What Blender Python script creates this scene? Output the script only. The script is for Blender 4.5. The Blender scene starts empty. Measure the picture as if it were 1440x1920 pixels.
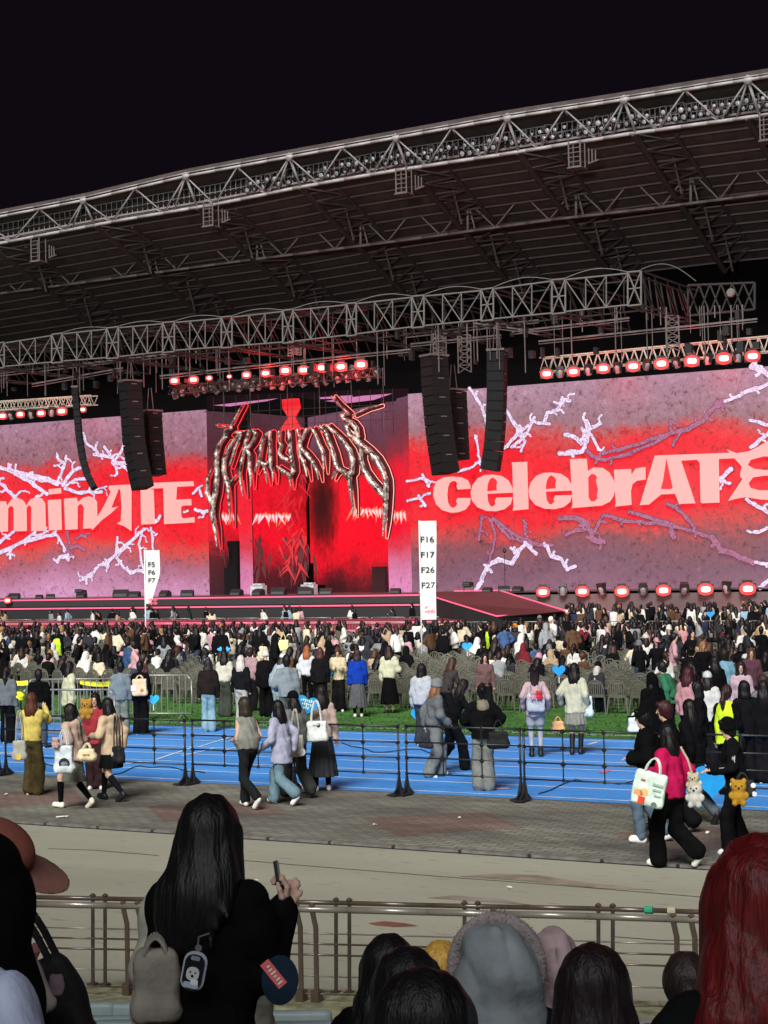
import bpy, math, random
import numpy as np
from mathutils import Vector, Matrix

# ------------------------------------------------------------------ camera, sky, light, exposure
SC = bpy.context.scene
FPX = 3400.0                     # focal length in photograph pixels (1440 x 1920)
H = 3.5                          # camera height above the field
YAW = math.radians(30.0)
PITCH = math.atan((1072.0 - 960.0) / FPX)
ROLL = math.atan(0.021)
fwd = Vector((-math.sin(YAW) * math.cos(PITCH), math.cos(YAW) * math.cos(PITCH), math.sin(PITCH)))
rt0 = Vector((math.cos(YAW), math.sin(YAW), 0))
up0 = rt0.cross(fwd)
RT = rt0 * math.cos(ROLL) - up0 * math.sin(ROLL)
UP = up0 * math.cos(ROLL) + rt0 * math.sin(ROLL)
EYE = Vector((0, 0, H))
cd = bpy.data.cameras.new("camera")
cam = bpy.data.objects.new("camera", cd)
SC.collection.objects.link(cam)
M3 = Matrix((RT, UP, -fwd)).transposed()
cam.matrix_world = Matrix.Translation(EYE) @ M3.to_4x4()
cd.sensor_fit = 'VERTICAL'
cd.sensor_height = 36.0
cd.lens = FPX / 1920.0 * 36.0
cd.clip_start = 0.1
cd.clip_end = 1000
SC.camera = cam

world = bpy.data.worlds.new("World")
SC.world = world
world.use_nodes = True
wn = world.node_tree
for n in list(wn.nodes): wn.nodes.remove(n)
wo = wn.nodes.new('ShaderNodeOutputWorld'); wb = wn.nodes.new('ShaderNodeBackground')
sky = wn.nodes.new('ShaderNodeTexSky'); sky.sky_type = 'NISHITA'; sky.sun_disc = False
sky.sun_elevation = math.radians(-9); sky.sun_rotation = math.radians(180)
mixn = wn.nodes.new('ShaderNodeMixRGB'); mixn.blend_type = 'ADD'; mixn.inputs[0].default_value = 1
mixn.inputs[2].default_value = (0.0042, 0.0024, 0.0048, 1)
wn.links.new(sky.outputs[0], mixn.inputs[1]); wn.links.new(mixn.outputs[0], wb.inputs[0])
wb.inputs[1].default_value = 1.0
sky_gain = wn.nodes.new('ShaderNodeMixRGB'); sky_gain.blend_type = 'MULTIPLY'; sky_gain.inputs[0].default_value = 1
sky_gain.inputs[2].default_value = (0.02, 0.02, 0.02, 1)
wn.links.new(sky.outputs[0], sky_gain.inputs[1]); wn.links.new(sky_gain.outputs[0], mixn.inputs[1])
wn.links.new(wb.outputs[0], wo.inputs[0])

# the stadium's floodlights on the camera-side roof: one broad soft directional light
sl = bpy.data.lights.new("floodlight", 'SUN'); sl.energy = 5.0; sl.angle = math.radians(26); sl.color = (1.0, 0.975, 0.93)
so = bpy.data.objects.new("floodlight", sl); SC.collection.objects.link(so)
SUN_DIR = Vector((-0.22, 0.80, -0.72)).normalized()      # the way the light travels
so.rotation_euler = SUN_DIR.to_track_quat('-Z', 'Y').to_euler()

# spot added to brighten the opposite roof, in place of field bounce
s2 = bpy.data.lights.new("roof_fill_spot", 'SPOT'); s2.energy = 190000; s2.spot_size = math.radians(46); s2.spot_blend = .5; s2.shadow_soft_size = 3; s2.color = (1.0, .97, .95)
s2o = bpy.data.objects.new("roof_fill_spot", s2); SC.collection.objects.link(s2o); s2o.location = (-10, -12, 13)
s2o.rotation_euler = (Vector((-48, 104, 30)) - s2o.location).to_track_quat('-Z', 'Y').to_euler()

# added fill light for the near rows, which the canopy leaves too dark
s3 = bpy.data.lights.new("stand_fill_light", 'AREA'); s3.energy = 1500; s3.shape = 'RECTANGLE'; s3.size = 16; s3.size_y = 1.5; s3.color = (.92, .97, 1.0)
s3o = bpy.data.objects.new("stand_fill_light", s3); SC.collection.objects.link(s3o); s3o.location = (2, -7, 12.5)
s3o.rotation_euler = (Vector((-4, 9, 1)) - s3o.location).to_track_quat('-Z', 'Y').to_euler()
SC.view_settings.view_transform = 'Standard'
SC.view_settings.look = 'None'
SC.view_settings.exposure = 0.18
SC.view_settings.gamma = 1.0
SC.cycles.use_denoising = True
SC.cycles.max_bounces = 5
SC.cycles.diffuse_bounces = 3
SC.cycles.glossy_bounces = 3
SC.cycles.transparent_max_bounces = 8
SC.cycles.sample_clamp_indirect = 4

# ------------------------------------------------------------------ pixel <-> world helpers (used to read positions off the photograph)
def ray(u, v):
    return (fwd + RT * ((u - 720.0) / FPX) - UP * ((v - 960.0) / FPX))
def G(u, v, z=0.0):
    d = ray(u, v); t = (z - H) / d.z
    return EYE + d * t
def PY(u, v, y):
    d = ray(u, v); t = y / d.y
    return EYE + d * t
def PD(u, v, D):
    return EYE + ray(u, v) * D
def to_px(p):
    q = Vector(p) - EYE; D = q.dot(fwd)
    return 720 + FPX * q.dot(RT) / D, 960 - FPX * q.dot(UP) / D, D

# ------------------------------------------------------------------ materials
MATS = {}
def s2l(c):
    return tuple((x / 12.92 if x <= 0.04045 else ((x + 0.055) / 1.055) ** 2.4) for x in c)
def rgb(r, g, b):
    return s2l((r / 255., g / 255., b / 255.))
def newmat(name):
    m = bpy.data.materials.new(name); m.use_nodes = True
    nt = m.node_tree; b = nt.nodes['Principled BSDF']
    return m, nt, b
def N(nt, t, **kw):
    n = nt.nodes.new(t)
    for k, v in kw.items(): setattr(n, k, v)
    return n
def mat(name, col, rough=0.7, metal=0.0, noise=0.15, scale=8.0, bump=0.0, spec=0.3, sheen=0.0):
    """a surface whose colour wanders a little and whose grain is bumped"""
    key = (name, tuple(round(c, 3) for c in col))
    if key in MATS: return MATS[key]
    m, nt, b = newmat(name)
    b.inputs['Roughness'].default_value = rough; b.inputs['Metallic'].default_value = metal
    b.inputs['Specular IOR Level'].default_value = spec
    if sheen: b.inputs['Sheen Weight'].default_value = sheen
    tc = N(nt, 'ShaderNodeTexCoord')
    nz = N(nt, 'ShaderNodeTexNoise'); nz.inputs['Scale'].default_value = scale; nz.inputs['Detail'].default_value = 4
    nt.links.new(tc.outputs['Object'], nz.inputs['Vector'])
    cr = N(nt, 'ShaderNodeValToRGB')
    cr.color_ramp.elements[0].position = .25; cr.color_ramp.elements[1].position = .75
    cr.color_ramp.elements[0].color = (*[c * (1 - noise) for c in col], 1)
    cr.color_ramp.elements[1].color = (*[min(1, c * (1 + noise)) for c in col], 1)
    nt.links.new(nz.outputs[0], cr.inputs[0]); nt.links.new(cr.outputs[0], b.inputs['Base Color'])
    if bump:
        bp = N(nt, 'ShaderNodeBump'); bp.inputs['Strength'].default_value = bump; bp.inputs['Distance'].default_value = 0.02
        nt.links.new(nz.outputs[0], bp.inputs['Height']); nt.links.new(bp.outputs[0], b.inputs['Normal'])
    MATS[key] = m
    return m
def emat(name, col, s=1.0):
    key = (name, tuple(round(c, 3) for c in col), s)
    if key in MATS: return MATS[key]
    m, nt, b = newmat(name)
    b.inputs['Base Color'].default_value = (0.02, 0.02, 0.02, 1)
    b.inputs['Emission Color'].default_value = (*col, 1); b.inputs['Emission Strength'].default_value = s
    MATS[key] = m
    return m
def cloth(col):
    d = .36 if max(col) < 60 else .68; return mat('cloth', tuple(c * d for c in rgb(*col)), rough=.95, noise=.22, scale=8, bump=.8, spec=.06)
def hairm(col):
    key = ('hair', col)
    if key in MATS: return MATS[key]
    m, nt, b = newmat('hair')
    c = rgb(*col)
    tc = N(nt, 'ShaderNodeTexCoord'); mp = N(nt, 'ShaderNodeMapping'); mp.inputs['Scale'].default_value = (60, 60, 3)
    nz = N(nt, 'ShaderNodeTexNoise'); nz.inputs['Scale'].default_value = 1.6; nz.inputs['Detail'].default_value = 5
    cr = N(nt, 'ShaderNodeValToRGB'); cr.color_ramp.elements[0].position = .3; cr.color_ramp.elements[1].position = .72
    cr.color_ramp.elements[0].color = (*[x * .4 for x in c], 1); cr.color_ramp.elements[1].color = (*[min(1, x * 1.1) for x in c], 1)
    bp = N(nt, 'ShaderNodeBump'); bp.inputs['Strength'].default_value = .6; bp.inputs['Distance'].default_value = .01
    L = nt.links
    L.new(tc.outputs['Object'], mp.inputs[0]); L.new(mp.outputs[0], nz.inputs['Vector']); L.new(nz.outputs[0], cr.inputs[0])
    L.new(cr.outputs[0], b.inputs['Base Color']); L.new(nz.outputs[0], bp.inputs['Height']); L.new(bp.outputs[0], b.inputs['Normal'])
    b.inputs['Roughness'].default_value = .48; b.inputs['Specular IOR Level'].default_value = .25
    MATS[key] = m
    return m

# ------------------------------------------------------------------ objects
COL = SC.collection
def tag(o, label=None, cat=None, group=None, kind=None):
    if label: o['label'] = label
    if cat: o['category'] = cat
    if group: o['group'] = group
    if kind: o['kind'] = kind
    return o
def thing(name, label, cat, loc=(0, 0, 0), rz=0.0, group=None):
    o = bpy.data.objects.new(name, None); COL.objects.link(o); o.empty_display_size = .1
    o.location = loc; o.rotation_euler = (0, 0, rz)
    return tag(o, label, cat, group)
def link(name, me, parent=None, loc=None, rot=None, m=None):
    o = bpy.data.objects.new(name, me); COL.objects.link(o)
    if parent is not None: o.parent = parent
    if loc is not None: o.location = loc
    if rot is not None: o.rotation_euler = rot
    if m is not None:
        o.material_slots[0].link = 'OBJECT'; o.material_slots[0].material = m
    return o
def copy_tree(src, loc, rz=None, label=None, group=None):
    r = src.copy(); COL.objects.link(r); r.location = loc
    if rz is not None: r.rotation_euler = (0, 0, rz)
    if label: r['label'] = label
    if group: r['group'] = group
    for ch in list(src.children):
        c = ch.copy(); COL.objects.link(c); c.parent = r
        for g in list(ch.children):
            d = g.copy(); COL.objects.link(d); d.parent = c
    return r

def text_mesh(name, txt, size, m, off=0.0, ext=0.0, cy='BOTTOM_BASELINE'):
    cu = bpy.data.curves.new(name, 'FONT'); cu.body = txt; cu.size = size; cu.align_x = 'CENTER'; cu.align_y = cy; cu.offset = off; cu.extrude = ext
    o = bpy.data.objects.new(name, cu); COL.objects.link(o); bpy.context.view_layer.update()
    me = bpy.data.meshes.new_from_object(o.evaluated_get(bpy.context.evaluated_depsgraph_get())); bpy.data.objects.remove(o)
    me.materials.clear(); me.materials.append(m); me.name = name; return me
class MB:
    """collects boxes, bars, tubes and prisms for ONE mesh"""
    def __init__(s): s.v = []; s.f = []; s.mi = []; s.cur = 0
    def add(s, vs, fs):
        o = len(s.v); s.v += [tuple(p) for p in vs]
        for f in fs: s.f.append(tuple(i + o for i in f)); s.mi.append(s.cur)
    def box(s, c, d, R=None, taper=1.0):
        x, y, z = d[0] / 2, d[1] / 2, d[2] / 2; c = Vector(c)
        ps = []
        for k in (-1, 1):
            t = taper if k > 0 else 1.0
            for a, b in ((-1, -1), (1, -1), (1, 1), (-1, 1)):
                p = Vector((a * x * t, b * y * t, k * z))
                if R is not None: p = R @ p
                ps.append(c + p)
        s.add(ps, [(3, 2, 1, 0), (4, 5, 6, 7), (0, 1, 5, 4), (1, 2, 6, 5), (2, 3, 7, 6), (3, 0, 4, 7)])
    def bar(s, a, b, r, n=6, r2=None, caps=True):
        a = Vector(a); b = Vector(b); r2 = r if r2 is None else r2
        d = b - a
        if d.length < 1e-6: return
        d.normalize(); q = Vector((0, 0, 1)) if abs(d.z) < .9 else Vector((1, 0, 0))
        e = d.cross(q).normalized(); g = d.cross(e)
        ps = []
        for (c, rr) in ((a, r), (b, r2)):
            for i in range(n):
                t = 2 * math.pi * (i + .5) / n
                ps.append(c + (e * math.cos(t) + g * math.sin(t)) * rr)
        fs = [(i, (i + 1) % n, n + (i + 1) % n, n + i) for i in range(n)]
        if caps: fs += [tuple(range(n - 1, -1, -1)), tuple(range(n, 2 * n))]
        s.add(ps, fs)
    def path(s, pts, r, n=6):
        for a, b in zip(pts[:-1], pts[1:]): s.bar(a, b, r, n)
    def poly(s, pts, nrm, th):
        """closed outline given thickness th along nrm"""
        nrm = Vector(nrm).normalized() * th; k = len(pts)
        ps = [Vector(p) for p in pts] + [Vector(p) + nrm for p in pts]
        fs = [tuple(range(k - 1, -1, -1)), tuple(range(k, 2 * k))] + [(i, (i + 1) % k, k + (i + 1) % k, k + i) for i in range(k)]
        s.add(ps, fs)
    def quad(s, a, b, c, d): s.add([a, b, c, d], [(0, 1, 2, 3)])
    def lathe(s, prof, n=16, c=(0, 0, 0), R=None):
        ps = []; c = Vector(c)
        for (r, z) in prof:
            for i in range(n):
                t = 2 * math.pi * i / n; p = Vector((r * math.cos(t), r * math.sin(t), z))
                if R is not None: p = R @ p
                ps.append(c + p)
        m = len(prof)
        fs = [(j * n + i, j * n + (i + 1) % n, (j + 1) * n + (i + 1) % n, (j + 1) * n + i) for j in range(m - 1) for i in range(n)]
        fs += [tuple(range(n - 1, -1, -1)), tuple(range((m - 1) * n, m * n))]
        s.add(ps, fs)
    def mesh(s, name, mats, smooth=False):
        me = bpy.data.meshes.new(name); me.from_pydata([tuple(p) for p in s.v], [], s.f)
        for m in (mats if isinstance(mats, (list, tuple)) else [mats]): me.materials.append(m)
        if len(me.materials) > 1: me.polygons.foreach_set('material_index', s.mi)
        if smooth: me.polygons.foreach_set('use_smooth', [True] * len(me.polygons))
        me.update(); return me
    def build(s, name, mats, parent=None, smooth=False, loc=None, rot=None):
        return link(name, s.mesh(name, mats, smooth), parent, loc, rot)

# ------------------------------------------------------------------ distance-field modeller (organic shapes as one continuous surface)
def nets(V, org, res):
    """surface nets: V sampled on a grid, negative inside; returns verts, quads"""
    S = V < 0
    nx, ny, nz = V.shape
    cx, cy, cz = nx - 1, ny - 1, nz - 1
    acc = np.zeros((cx, cy, cz, 3), np.float32); cnt = np.zeros((cx, cy, cz), np.float32)
    offs = [(0, 0), (1, 0), (0, 1), (1, 1)]
    for ax in range(3):
        o1, o2 = [a for a in range(3) if a != ax]
        for (p, q) in offs:
            st = [0, 0, 0]; st[o1] = p; st[o2] = q
            en = list(st); en[ax] = 1
            A = V[st[0]:st[0] + cx, st[1]:st[1] + cy, st[2]:st[2] + cz]
            B = V[en[0]:en[0] + cx, en[1]:en[1] + cy, en[2]:en[2] + cz]
            m = (A < 0) != (B < 0)
            if not m.any(): continue
            a = A[m]; b = B[m]; t = a / (a - b)
            pt = np.zeros((len(t), 3), np.float32); pt[:, ax] = t; pt[:, o1] = p; pt[:, o2] = q
            acc[m] += pt; cnt[m] += 1
    act = cnt > 0
    idx = -np.ones((cx, cy, cz), np.int64); k = int(act.sum()); idx[act] = np.arange(k)
    ijk = np.argwhere(act).astype(np.float32)
    P = (ijk + acc[act] / cnt[act][:, None]) * res + np.array(org, np.float32)
    F = []
    for ax in range(3):
        o1, o2 = [(1, 2), (2, 0), (0, 1)][ax]
        sl0 = [slice(None)] * 3; sl1 = [slice(None)] * 3
        sl0[ax] = slice(0, -1); sl1[ax] = slice(1, None)
        A = S[tuple(sl0)]; B = S[tuple(sl1)]
        E = np.argwhere(A != B)
        if not len(E): continue
        ok = (E[:, o1] > 0) & (E[:, o2] > 0) & (E[:, o1] < V.shape[o1] - 1) & (E[:, o2] < V.shape[o2] - 1)
        E = E[ok]
        if not len(E): continue
        flip = A[E[:, 0], E[:, 1], E[:, 2]]
        q = []
        for (p, r) in ((-1, -1), (0, -1), (0, 0), (-1, 0)):
            e = E.copy(); e[:, o1] += p; e[:, o2] += r
            q.append(idx[e[:, 0], e[:, 1], e[:, 2]])
        q = np.stack(q, 1)
        q[~flip] = q[~flip][:, ::-1]
        F.append(q)
    return P, (np.concatenate(F) if F else np.zeros((0, 4), int))

class Field:
    def __init__(s, lo, hi, res, folds=0.0, fs=1.0):
        s.res = res; s.lo = np.array(lo, np.float32); n = np.maximum(((np.array(hi) - s.lo) / res).astype(int) + 2, 4)
        s.n = n; s.V = np.full(tuple(n), 1.0, np.float32); s.folds = folds; s.fs = fs; s.strand = 0.0
        s.ax = [s.lo[i] + np.arange(n[i], dtype=np.float32) * res for i in range(3)]
    def _sub(s, lo, hi):
        a = np.clip(((np.array(lo) - s.lo) / s.res).astype(int) - 1, 0, s.n); b = np.clip(((np.array(hi) - s.lo) / s.res).astype(int) + 3, 0, s.n)
        sl = tuple(slice(a[i], b[i]) for i in range(3))
        X, Y, Z = (s.ax[i][sl[i]] for i in range(3))
        return sl, X[:, None, None], Y[None, :, None], Z[None, None, :]
    def _mix(s, sl, d, k, op):
        V = s.V[sl]
        if op == 'u':
            if k > 0:
                h = np.maximum(k - np.abs(V - d), 0) / k; s.V[sl] = np.minimum(V, d) - h * h * k / 4
            else: s.V[sl] = np.minimum(V, d)
        else:
            d = -d
            if k > 0:
                h = np.maximum(k - np.abs(V - d), 0) / k; s.V[sl] = np.maximum(V, d) + h * h * k / 4
            else: s.V[sl] = np.maximum(V, d)
    def cone(s, a, b, r1, r2, k=.03, op='u', sq=(1, 1, 1)):
        """round cone from a to b; sq widens the cross-section (x, y, z factors)"""
        a = np.array(a, np.float32); b = np.array(b, np.float32); sq = np.array(sq, np.float32)
        R = max(r1, r2) * sq.max() + k + .02
        lo = np.minimum(a, b) - R; hi = np.maximum(a, b) + R
        sl, X, Y, Z = s._sub(lo, hi)
        if 0 in s.V[sl].shape: return s
        ba = (b - a) / sq; L = float(ba @ ba) + 1e-9
        px, py, pz = (X - a[0]) / sq[0], (Y - a[1]) / sq[1], (Z - a[2]) / sq[2]
        t = np.clip((px * ba[0] + py * ba[1] + pz * ba[2]) / L, 0, 1)
        d = np.sqrt((px - t * ba[0]) ** 2 + (py - t * ba[1]) ** 2 + (pz - t * ba[2]) ** 2) - (r1 + (r2 - r1) * t)
        s._mix(sl, d.astype(np.float32) * float(sq.min()), k, op); return s
    def ell(s, c, r, k=.03, op='u'):
        c = np.array(c, np.float32); r = np.array(r, np.float32)
        sl, X, Y, Z = s._sub(c - r - k - .02, c + r + k + .02)
        if 0 in s.V[sl].shape: return s
        q = np.sqrt(((X - c[0]) / r[0]) ** 2 + ((Y - c[1]) / r[1]) ** 2 + ((Z - c[2]) / r[2]) ** 2)
        s._mix(sl, ((q - 1) * float(r.min())).astype(np.float32), k, op); return s
    def box(s, c, h, k=.01, op='u', rnd=.01, R=None):
        c = np.array(c, np.float32); h = np.array(h, np.float32); m = float(np.linalg.norm(h)) + k + .02
        sl, X, Y, Z = s._sub(c - m, c + m)
        if 0 in s.V[sl].shape: return s
        x, y, z = np.broadcast_arrays(X - c[0], Y - c[1], Z - c[2])
        if R is not None:
            R = np.array(R.to_3x3()); x, y, z = (R[0, i] * x + R[1, i] * y + R[2, i] * z for i in range(3))
        qx, qy, qz = np.abs(x) - h[0] + rnd, np.abs(y) - h[1] + rnd, np.abs(z) - h[2] + rnd
        d = np.sqrt(np.maximum(qx, 0) ** 2 + np.maximum(qy, 0) ** 2 + np.maximum(qz, 0) ** 2) + np.minimum(np.maximum(qx, np.maximum(qy, qz)), 0) - rnd
        s._mix(sl, d.astype(np.float32), k, op); return s
    def cut(s, p, n):
        """remove everything on the side n points to, beyond p"""
        X, Y, Z = s.ax[0][:, None, None], s.ax[1][None, :, None], s.ax[2][None, None, :]
        n = np.array(n, np.float32); n /= np.linalg.norm(n)
        d = (X - p[0]) * n[0] + (Y - p[1]) * n[1] + (Z - p[2]) * n[2]
        s.V = np.maximum(s.V, d); return s
    def skirt(s, c, r0, r1, h, pleats=0, amp=0.0, sq=.8, k=.02):
        """flared tube hanging from c (waist) down by h"""
        c = np.array(c, np.float32)
        R = max(r0, r1) + amp + .05
        sl, X, Y, Z = s._sub((c[0] - R, c[1] - R, c[2] - h - .03), (c[0] + R, c[1] + R, c[2] + .03))
        x = X - c[0]; y = (Y - c[1]) / sq; t = np.clip((c[2] - Z) / h, 0, 1)
        rr = np.sqrt(x * x + y * y); an = np.arctan2(y, x)
        rad = r0 + (r1 - r0) * t ** .8 + amp * t * np.cos(an * pleats) + .008 * t * np.sin(an * 3 + 1)
        d = np.maximum((rr - rad) * .8, np.maximum(Z - c[2], c[2] - h - Z))
        s._mix(sl, d.astype(np.float32), k, 'u'); return s
    def mesh(s, name, m, seed=0):
        V = s.V
        if s.folds:
            X, Y, Z = s.ax[0][:, None, None], s.ax[1][None, :, None], s.ax[2][None, None, :]
            f = s.fs; q = seed * 1.7
            V = V + s.folds * (.55 - 1.3 * np.abs(np.sin(11 * f * Z + 9 * f * X + q + 1.6 * np.sin(9 * f * Y + 7 * f * X) + 1.3 * np.sin(13 * f * X - 5 * f * Z))) ** .6) + .6 * s.folds * (np.sin(17 * f * X + 9 * f * Z + q + 2 * np.sin(8 * f * Z + q)) * np.sin(13 * f * Y - 12 * f * Z + q * 2) + .6 * np.sin(31 * f * Z + 14 * f * X + 3 * np.sin(11 * f * Y)) * np.sin(19 * f * X + q))
        if s.strand:
            X, Y, Z = s.ax[0][:, None, None], s.ax[1][None, :, None], s.ax[2][None, None, :]
            V = V + s.strand * (np.sin(88 * X + 2.2 * np.sin(6 * Z + seed) + 50 * Y) + .6 * np.sin(143 * X + 1.5 * np.sin(9 * Z + 2) - 60 * Y + seed))
        P, F = nets(V, s.lo, s.res)
        me = bpy.data.meshes.new(name)
        me.from_pydata(P.tolist(), [], F.tolist())
        me.materials.append(m); me.polygons.foreach_set('use_smooth', [True] * len(me.polygons))
        me.update(); return me
# ================================================================== THE PLACE
rnd = random.Random(7)
YS, YL, YT, YC = 92.0, 98.0, 88.0, 76.0      # stage front, LED wall, rigging truss, catwalk front

# ---- ground sheets
def ground_mat(name, build):
    m, nt, b = newmat(name); tc = N(nt, 'ShaderNodeTexCoord'); build(nt, b, tc.outputs['Object'], nt.links); return m
def ramp(nt, src, stops):
    c = N(nt, 'ShaderNodeValToRGB'); e = c.color_ramp.elements
    while len(e) < len(stops): e.new(.5)
    for i, (p, col) in enumerate(stops): e[i].position = p; e[i].color = (*col, 1) if len(col) == 3 else col
    nt.links.new(src, c.inputs[0]); return c.outputs[0]
def noise(nt, vec, scale, detail=4, sc=None, dist=0.0, rough=.5):
    if sc is not None:
        mp = N(nt, 'ShaderNodeMapping'); mp.inputs['Scale'].default_value = sc; nt.links.new(vec, mp.inputs[0]); vec = mp.outputs[0]
    n = N(nt, 'ShaderNodeTexNoise'); n.inputs['Scale'].default_value = scale; n.inputs['Detail'].default_value = detail
    n.inputs['Distortion'].default_value = dist; n.inputs['Roughness'].default_value = rough
    nt.links.new(vec, n.inputs['Vector']); return n.outputs[0]
def mix(nt, f, a, b, mode='MIX'):
    n = N(nt, 'ShaderNodeMixRGB'); n.blend_type = mode
    for i, x in ((0, f), (1, a), (2, b)):
        if hasattr(x, 'is_linked') or hasattr(x, 'links'): nt.links.new(x, n.inputs[i])
        elif i == 0: n.inputs[0].default_value = x
        else: n.inputs[i].default_value = (*x, 1)
    return n.outputs[0]
def bumpit(nt, b, h, s=.3, d=.01):
    bp = N(nt, 'ShaderNodeBump'); bp.inputs['Strength'].default_value = s; bp.inputs['Distance'].default_value = d
    nt.links.new(h, bp.inputs['Height']); nt.links.new(bp.outputs[0], b.inputs['Normal'])

def m_conc(nt, b, v, L):
    base = ramp(nt, noise(nt, v, .5, 6, (.35, 1, 1)), [(.3, (.245, .238, .185)), (.55, (.285, .278, .22)), (.8, (.32, .312, .25))])
    st = ramp(nt, noise(nt, v, .9, 5, (.3, 1.3, 1), .6), [(.62, (0, 0, 0)), (.72, (.3, .3, .3))])
    c = mix(nt, st, base, (.15, .12, .095))
    st2 = ramp(nt, noise(nt, v, 7, 4, (.4, 1.5, 1)), [(.62, (0, 0, 0)), (.70, (.6, .6, .6))])
    c = mix(nt, st2, c, (.12, .12, .10)); g = noise(nt, v, 40, 3)
    c = mix(nt, .25, c, ramp(nt, g, [(.3, (.5, .5, .5)), (.7, (1, 1, 1))]), 'MULTIPLY')
    L.new(c, b.inputs['Base Color']); b.inputs['Roughness'].default_value = .8; bumpit(nt, b, g, .2)
def m_brick(nt, b, v, L):
    mp = N(nt, 'ShaderNodeMapping'); L.new(v, mp.inputs[0])
    br = N(nt, 'ShaderNodeTexBrick'); L.new(mp.outputs[0], br.inputs[0])
    br.inputs['Scale'].default_value = 1; br.inputs['Brick Width'].default_value = .26; br.inputs['Row Height'].default_value = .13
    br.inputs['Mortar Size'].default_value = .011; br.inputs['Mortar Smooth'].default_value = .3
    br.inputs['Color1'].default_value = (.135, .135, .115, 1); br.inputs['Color2'].default_value = (.20, .198, .17, 1); br.inputs['Mortar'].default_value = (.06, .055, .045, 1)
    # large red-brown diamonds laid into the paving
    sx = N(nt, 'ShaderNodeSeparateXYZ'); L.new(v, sx.inputs[0])
    def tri(sock, per, ph):
        a = N(nt, 'ShaderNodeMath', operation='PINGPONG'); ad = N(nt, 'ShaderNodeMath', operation='ADD'); L.new(sock, ad.inputs[0]); ad.inputs[1].default_value = ph
        L.new(ad.outputs[0], a.inputs[0]); a.inputs[1].default_value = per; return a.outputs[0]
    tx = tri(sx.outputs[0], 1.9, .6); dy = N(nt, 'ShaderNodeMath', operation='SUBTRACT'); L.new(sx.outputs[1], dy.inputs[0]); dy.inputs[1].default_value = 22.2
    ab = N(nt, 'ShaderNodeMath', operation='ABSOLUTE'); L.new(dy.outputs[0], ab.inputs[0])
    sm = N(nt, 'ShaderNodeMath', operation='ADD'); L.new(tx, sm.inputs[0]); L.new(ab.outputs[0], sm.inputs[1])
    lt = ramp(nt, N(nt, 'ShaderNodeMath').outputs[0], [(0, (0, 0, 0)), (1, (1, 1, 1))])
    cm = N(nt, 'ShaderNodeMath', operation='LESS_THAN'); L.new(sm.outputs[0], cm.inputs[0]); cm.inputs[1].default_value = 1.3
    ml = N(nt, 'ShaderNodeMath', operation='MULTIPLY'); L.new(cm.outputs[0], ml.inputs[0]); ml.inputs[1].default_value = .5
    c = mix(nt, ml.outputs[0], br.outputs[0], (.17, .06, .05))
    wear = ramp(nt, noise(nt, v, 1.1, 6, (.4, 1, 1), .5), [(.32, (.5, .5, .5)), (.7, (1.25, 1.25, 1.2))])
    c = mix(nt, 1.0, c, wear, 'MULTIPLY')
    mt = mix(nt, br.outputs['Fac'], c, (.05, .045, .04))
    gr = ramp(nt, noise(nt, v, 60, 3), [(.25, (.75, .75, .75)), (.75, (1.1, 1.1, 1.1))])
    L.new(mix(nt, 1.0, mt, gr, 'MULTIPLY'), b.inputs['Base Color']); b.inputs['Roughness'].default_value = .75
    bumpit(nt, b, br.outputs['Fac'], -.4)
def m_track(nt, b, v, L):
    c = ramp(nt, noise(nt, v, .8, 6, (.12, 1, 1)), [(.3, (.04, .21, .60)), (.6, (.055, .27, .72)), (.8, (.09, .33, .78))])
    g = noise(nt, v, 120, 2)
    sc = ramp(nt, noise(nt, v, 3, 5, (.25, 2.5, 1), .4), [(.58, (1, 1, 1)), (.72, (.62, .66, .75))])
    c = mix(nt, 1.0, c, sc, 'MULTIPLY')
    L.new(c, b.inputs['Base Color']); b.inputs['Roughness'].default_value = .62; bumpit(nt, b, g, .4, .005)
def m_grass(nt, b, v, L):
    c = ramp(nt, noise(nt, v, .9, 7, (1, 1.6, 1), .3, .65), [(.3, (.026, .10, .012)), (.55, (.055, .185, .02)), (.8, (.10, .27, .034))])
    g = noise(nt, v, 28, 4)
    c = mix(nt, 1.0, c, ramp(nt, g, [(.3, (.45, .45, .45)), (.7, (1.25, 1.25, 1.25))]), 'MULTIPLY')
    L.new(c, b.inputs['Base Color']); b.inputs['Roughness'].default_value = .9; bumpit(nt, b, g, 1.0, .05)
def sheet(name, x0, x1, y0, y1, z, m, kind='structure'):
    b = MB(); nx = 12
    for i in range(nx):
        a = x0 + (x1 - x0) * i / nx; c = x0 + (x1 - x0) * (i + 1) / nx
        b.quad((a, y0, z), (c, y0, z), (c, y1, z), (a, y1, z))
    return tag(b.build(name, m), kind=kind)
CONC = ground_mat('apron_concrete', m_conc)
sheet('ground', -300, 300, -60, 400, 0.0, CONC)
Y_BR0, Y_BR1 = G(720, 1587).y, 24.75
sheet('brick_pavement', -60, 40, Y_BR0, Y_BR1 + .25, .006, ground_mat('brick_paving', m_brick))
Y_T0, Y_T1 = 25.0, G(720, 1374).y
sheet('running_track', -90, 60, Y_T0, Y_T1, .011, ground_mat('blue_track_rubber', m_track))
grass = sheet('grass', -120, 90, Y_T1, YC - 2, .009, ground_mat('lawn_grass', m_grass), 'stuff')
sheet('rubber_track_edge', -90, 60, Y_T1 - .02, Y_T1 + .28, .016, mat('track_edge', (.05, .09, .05), noise=.5, scale=3))
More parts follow.
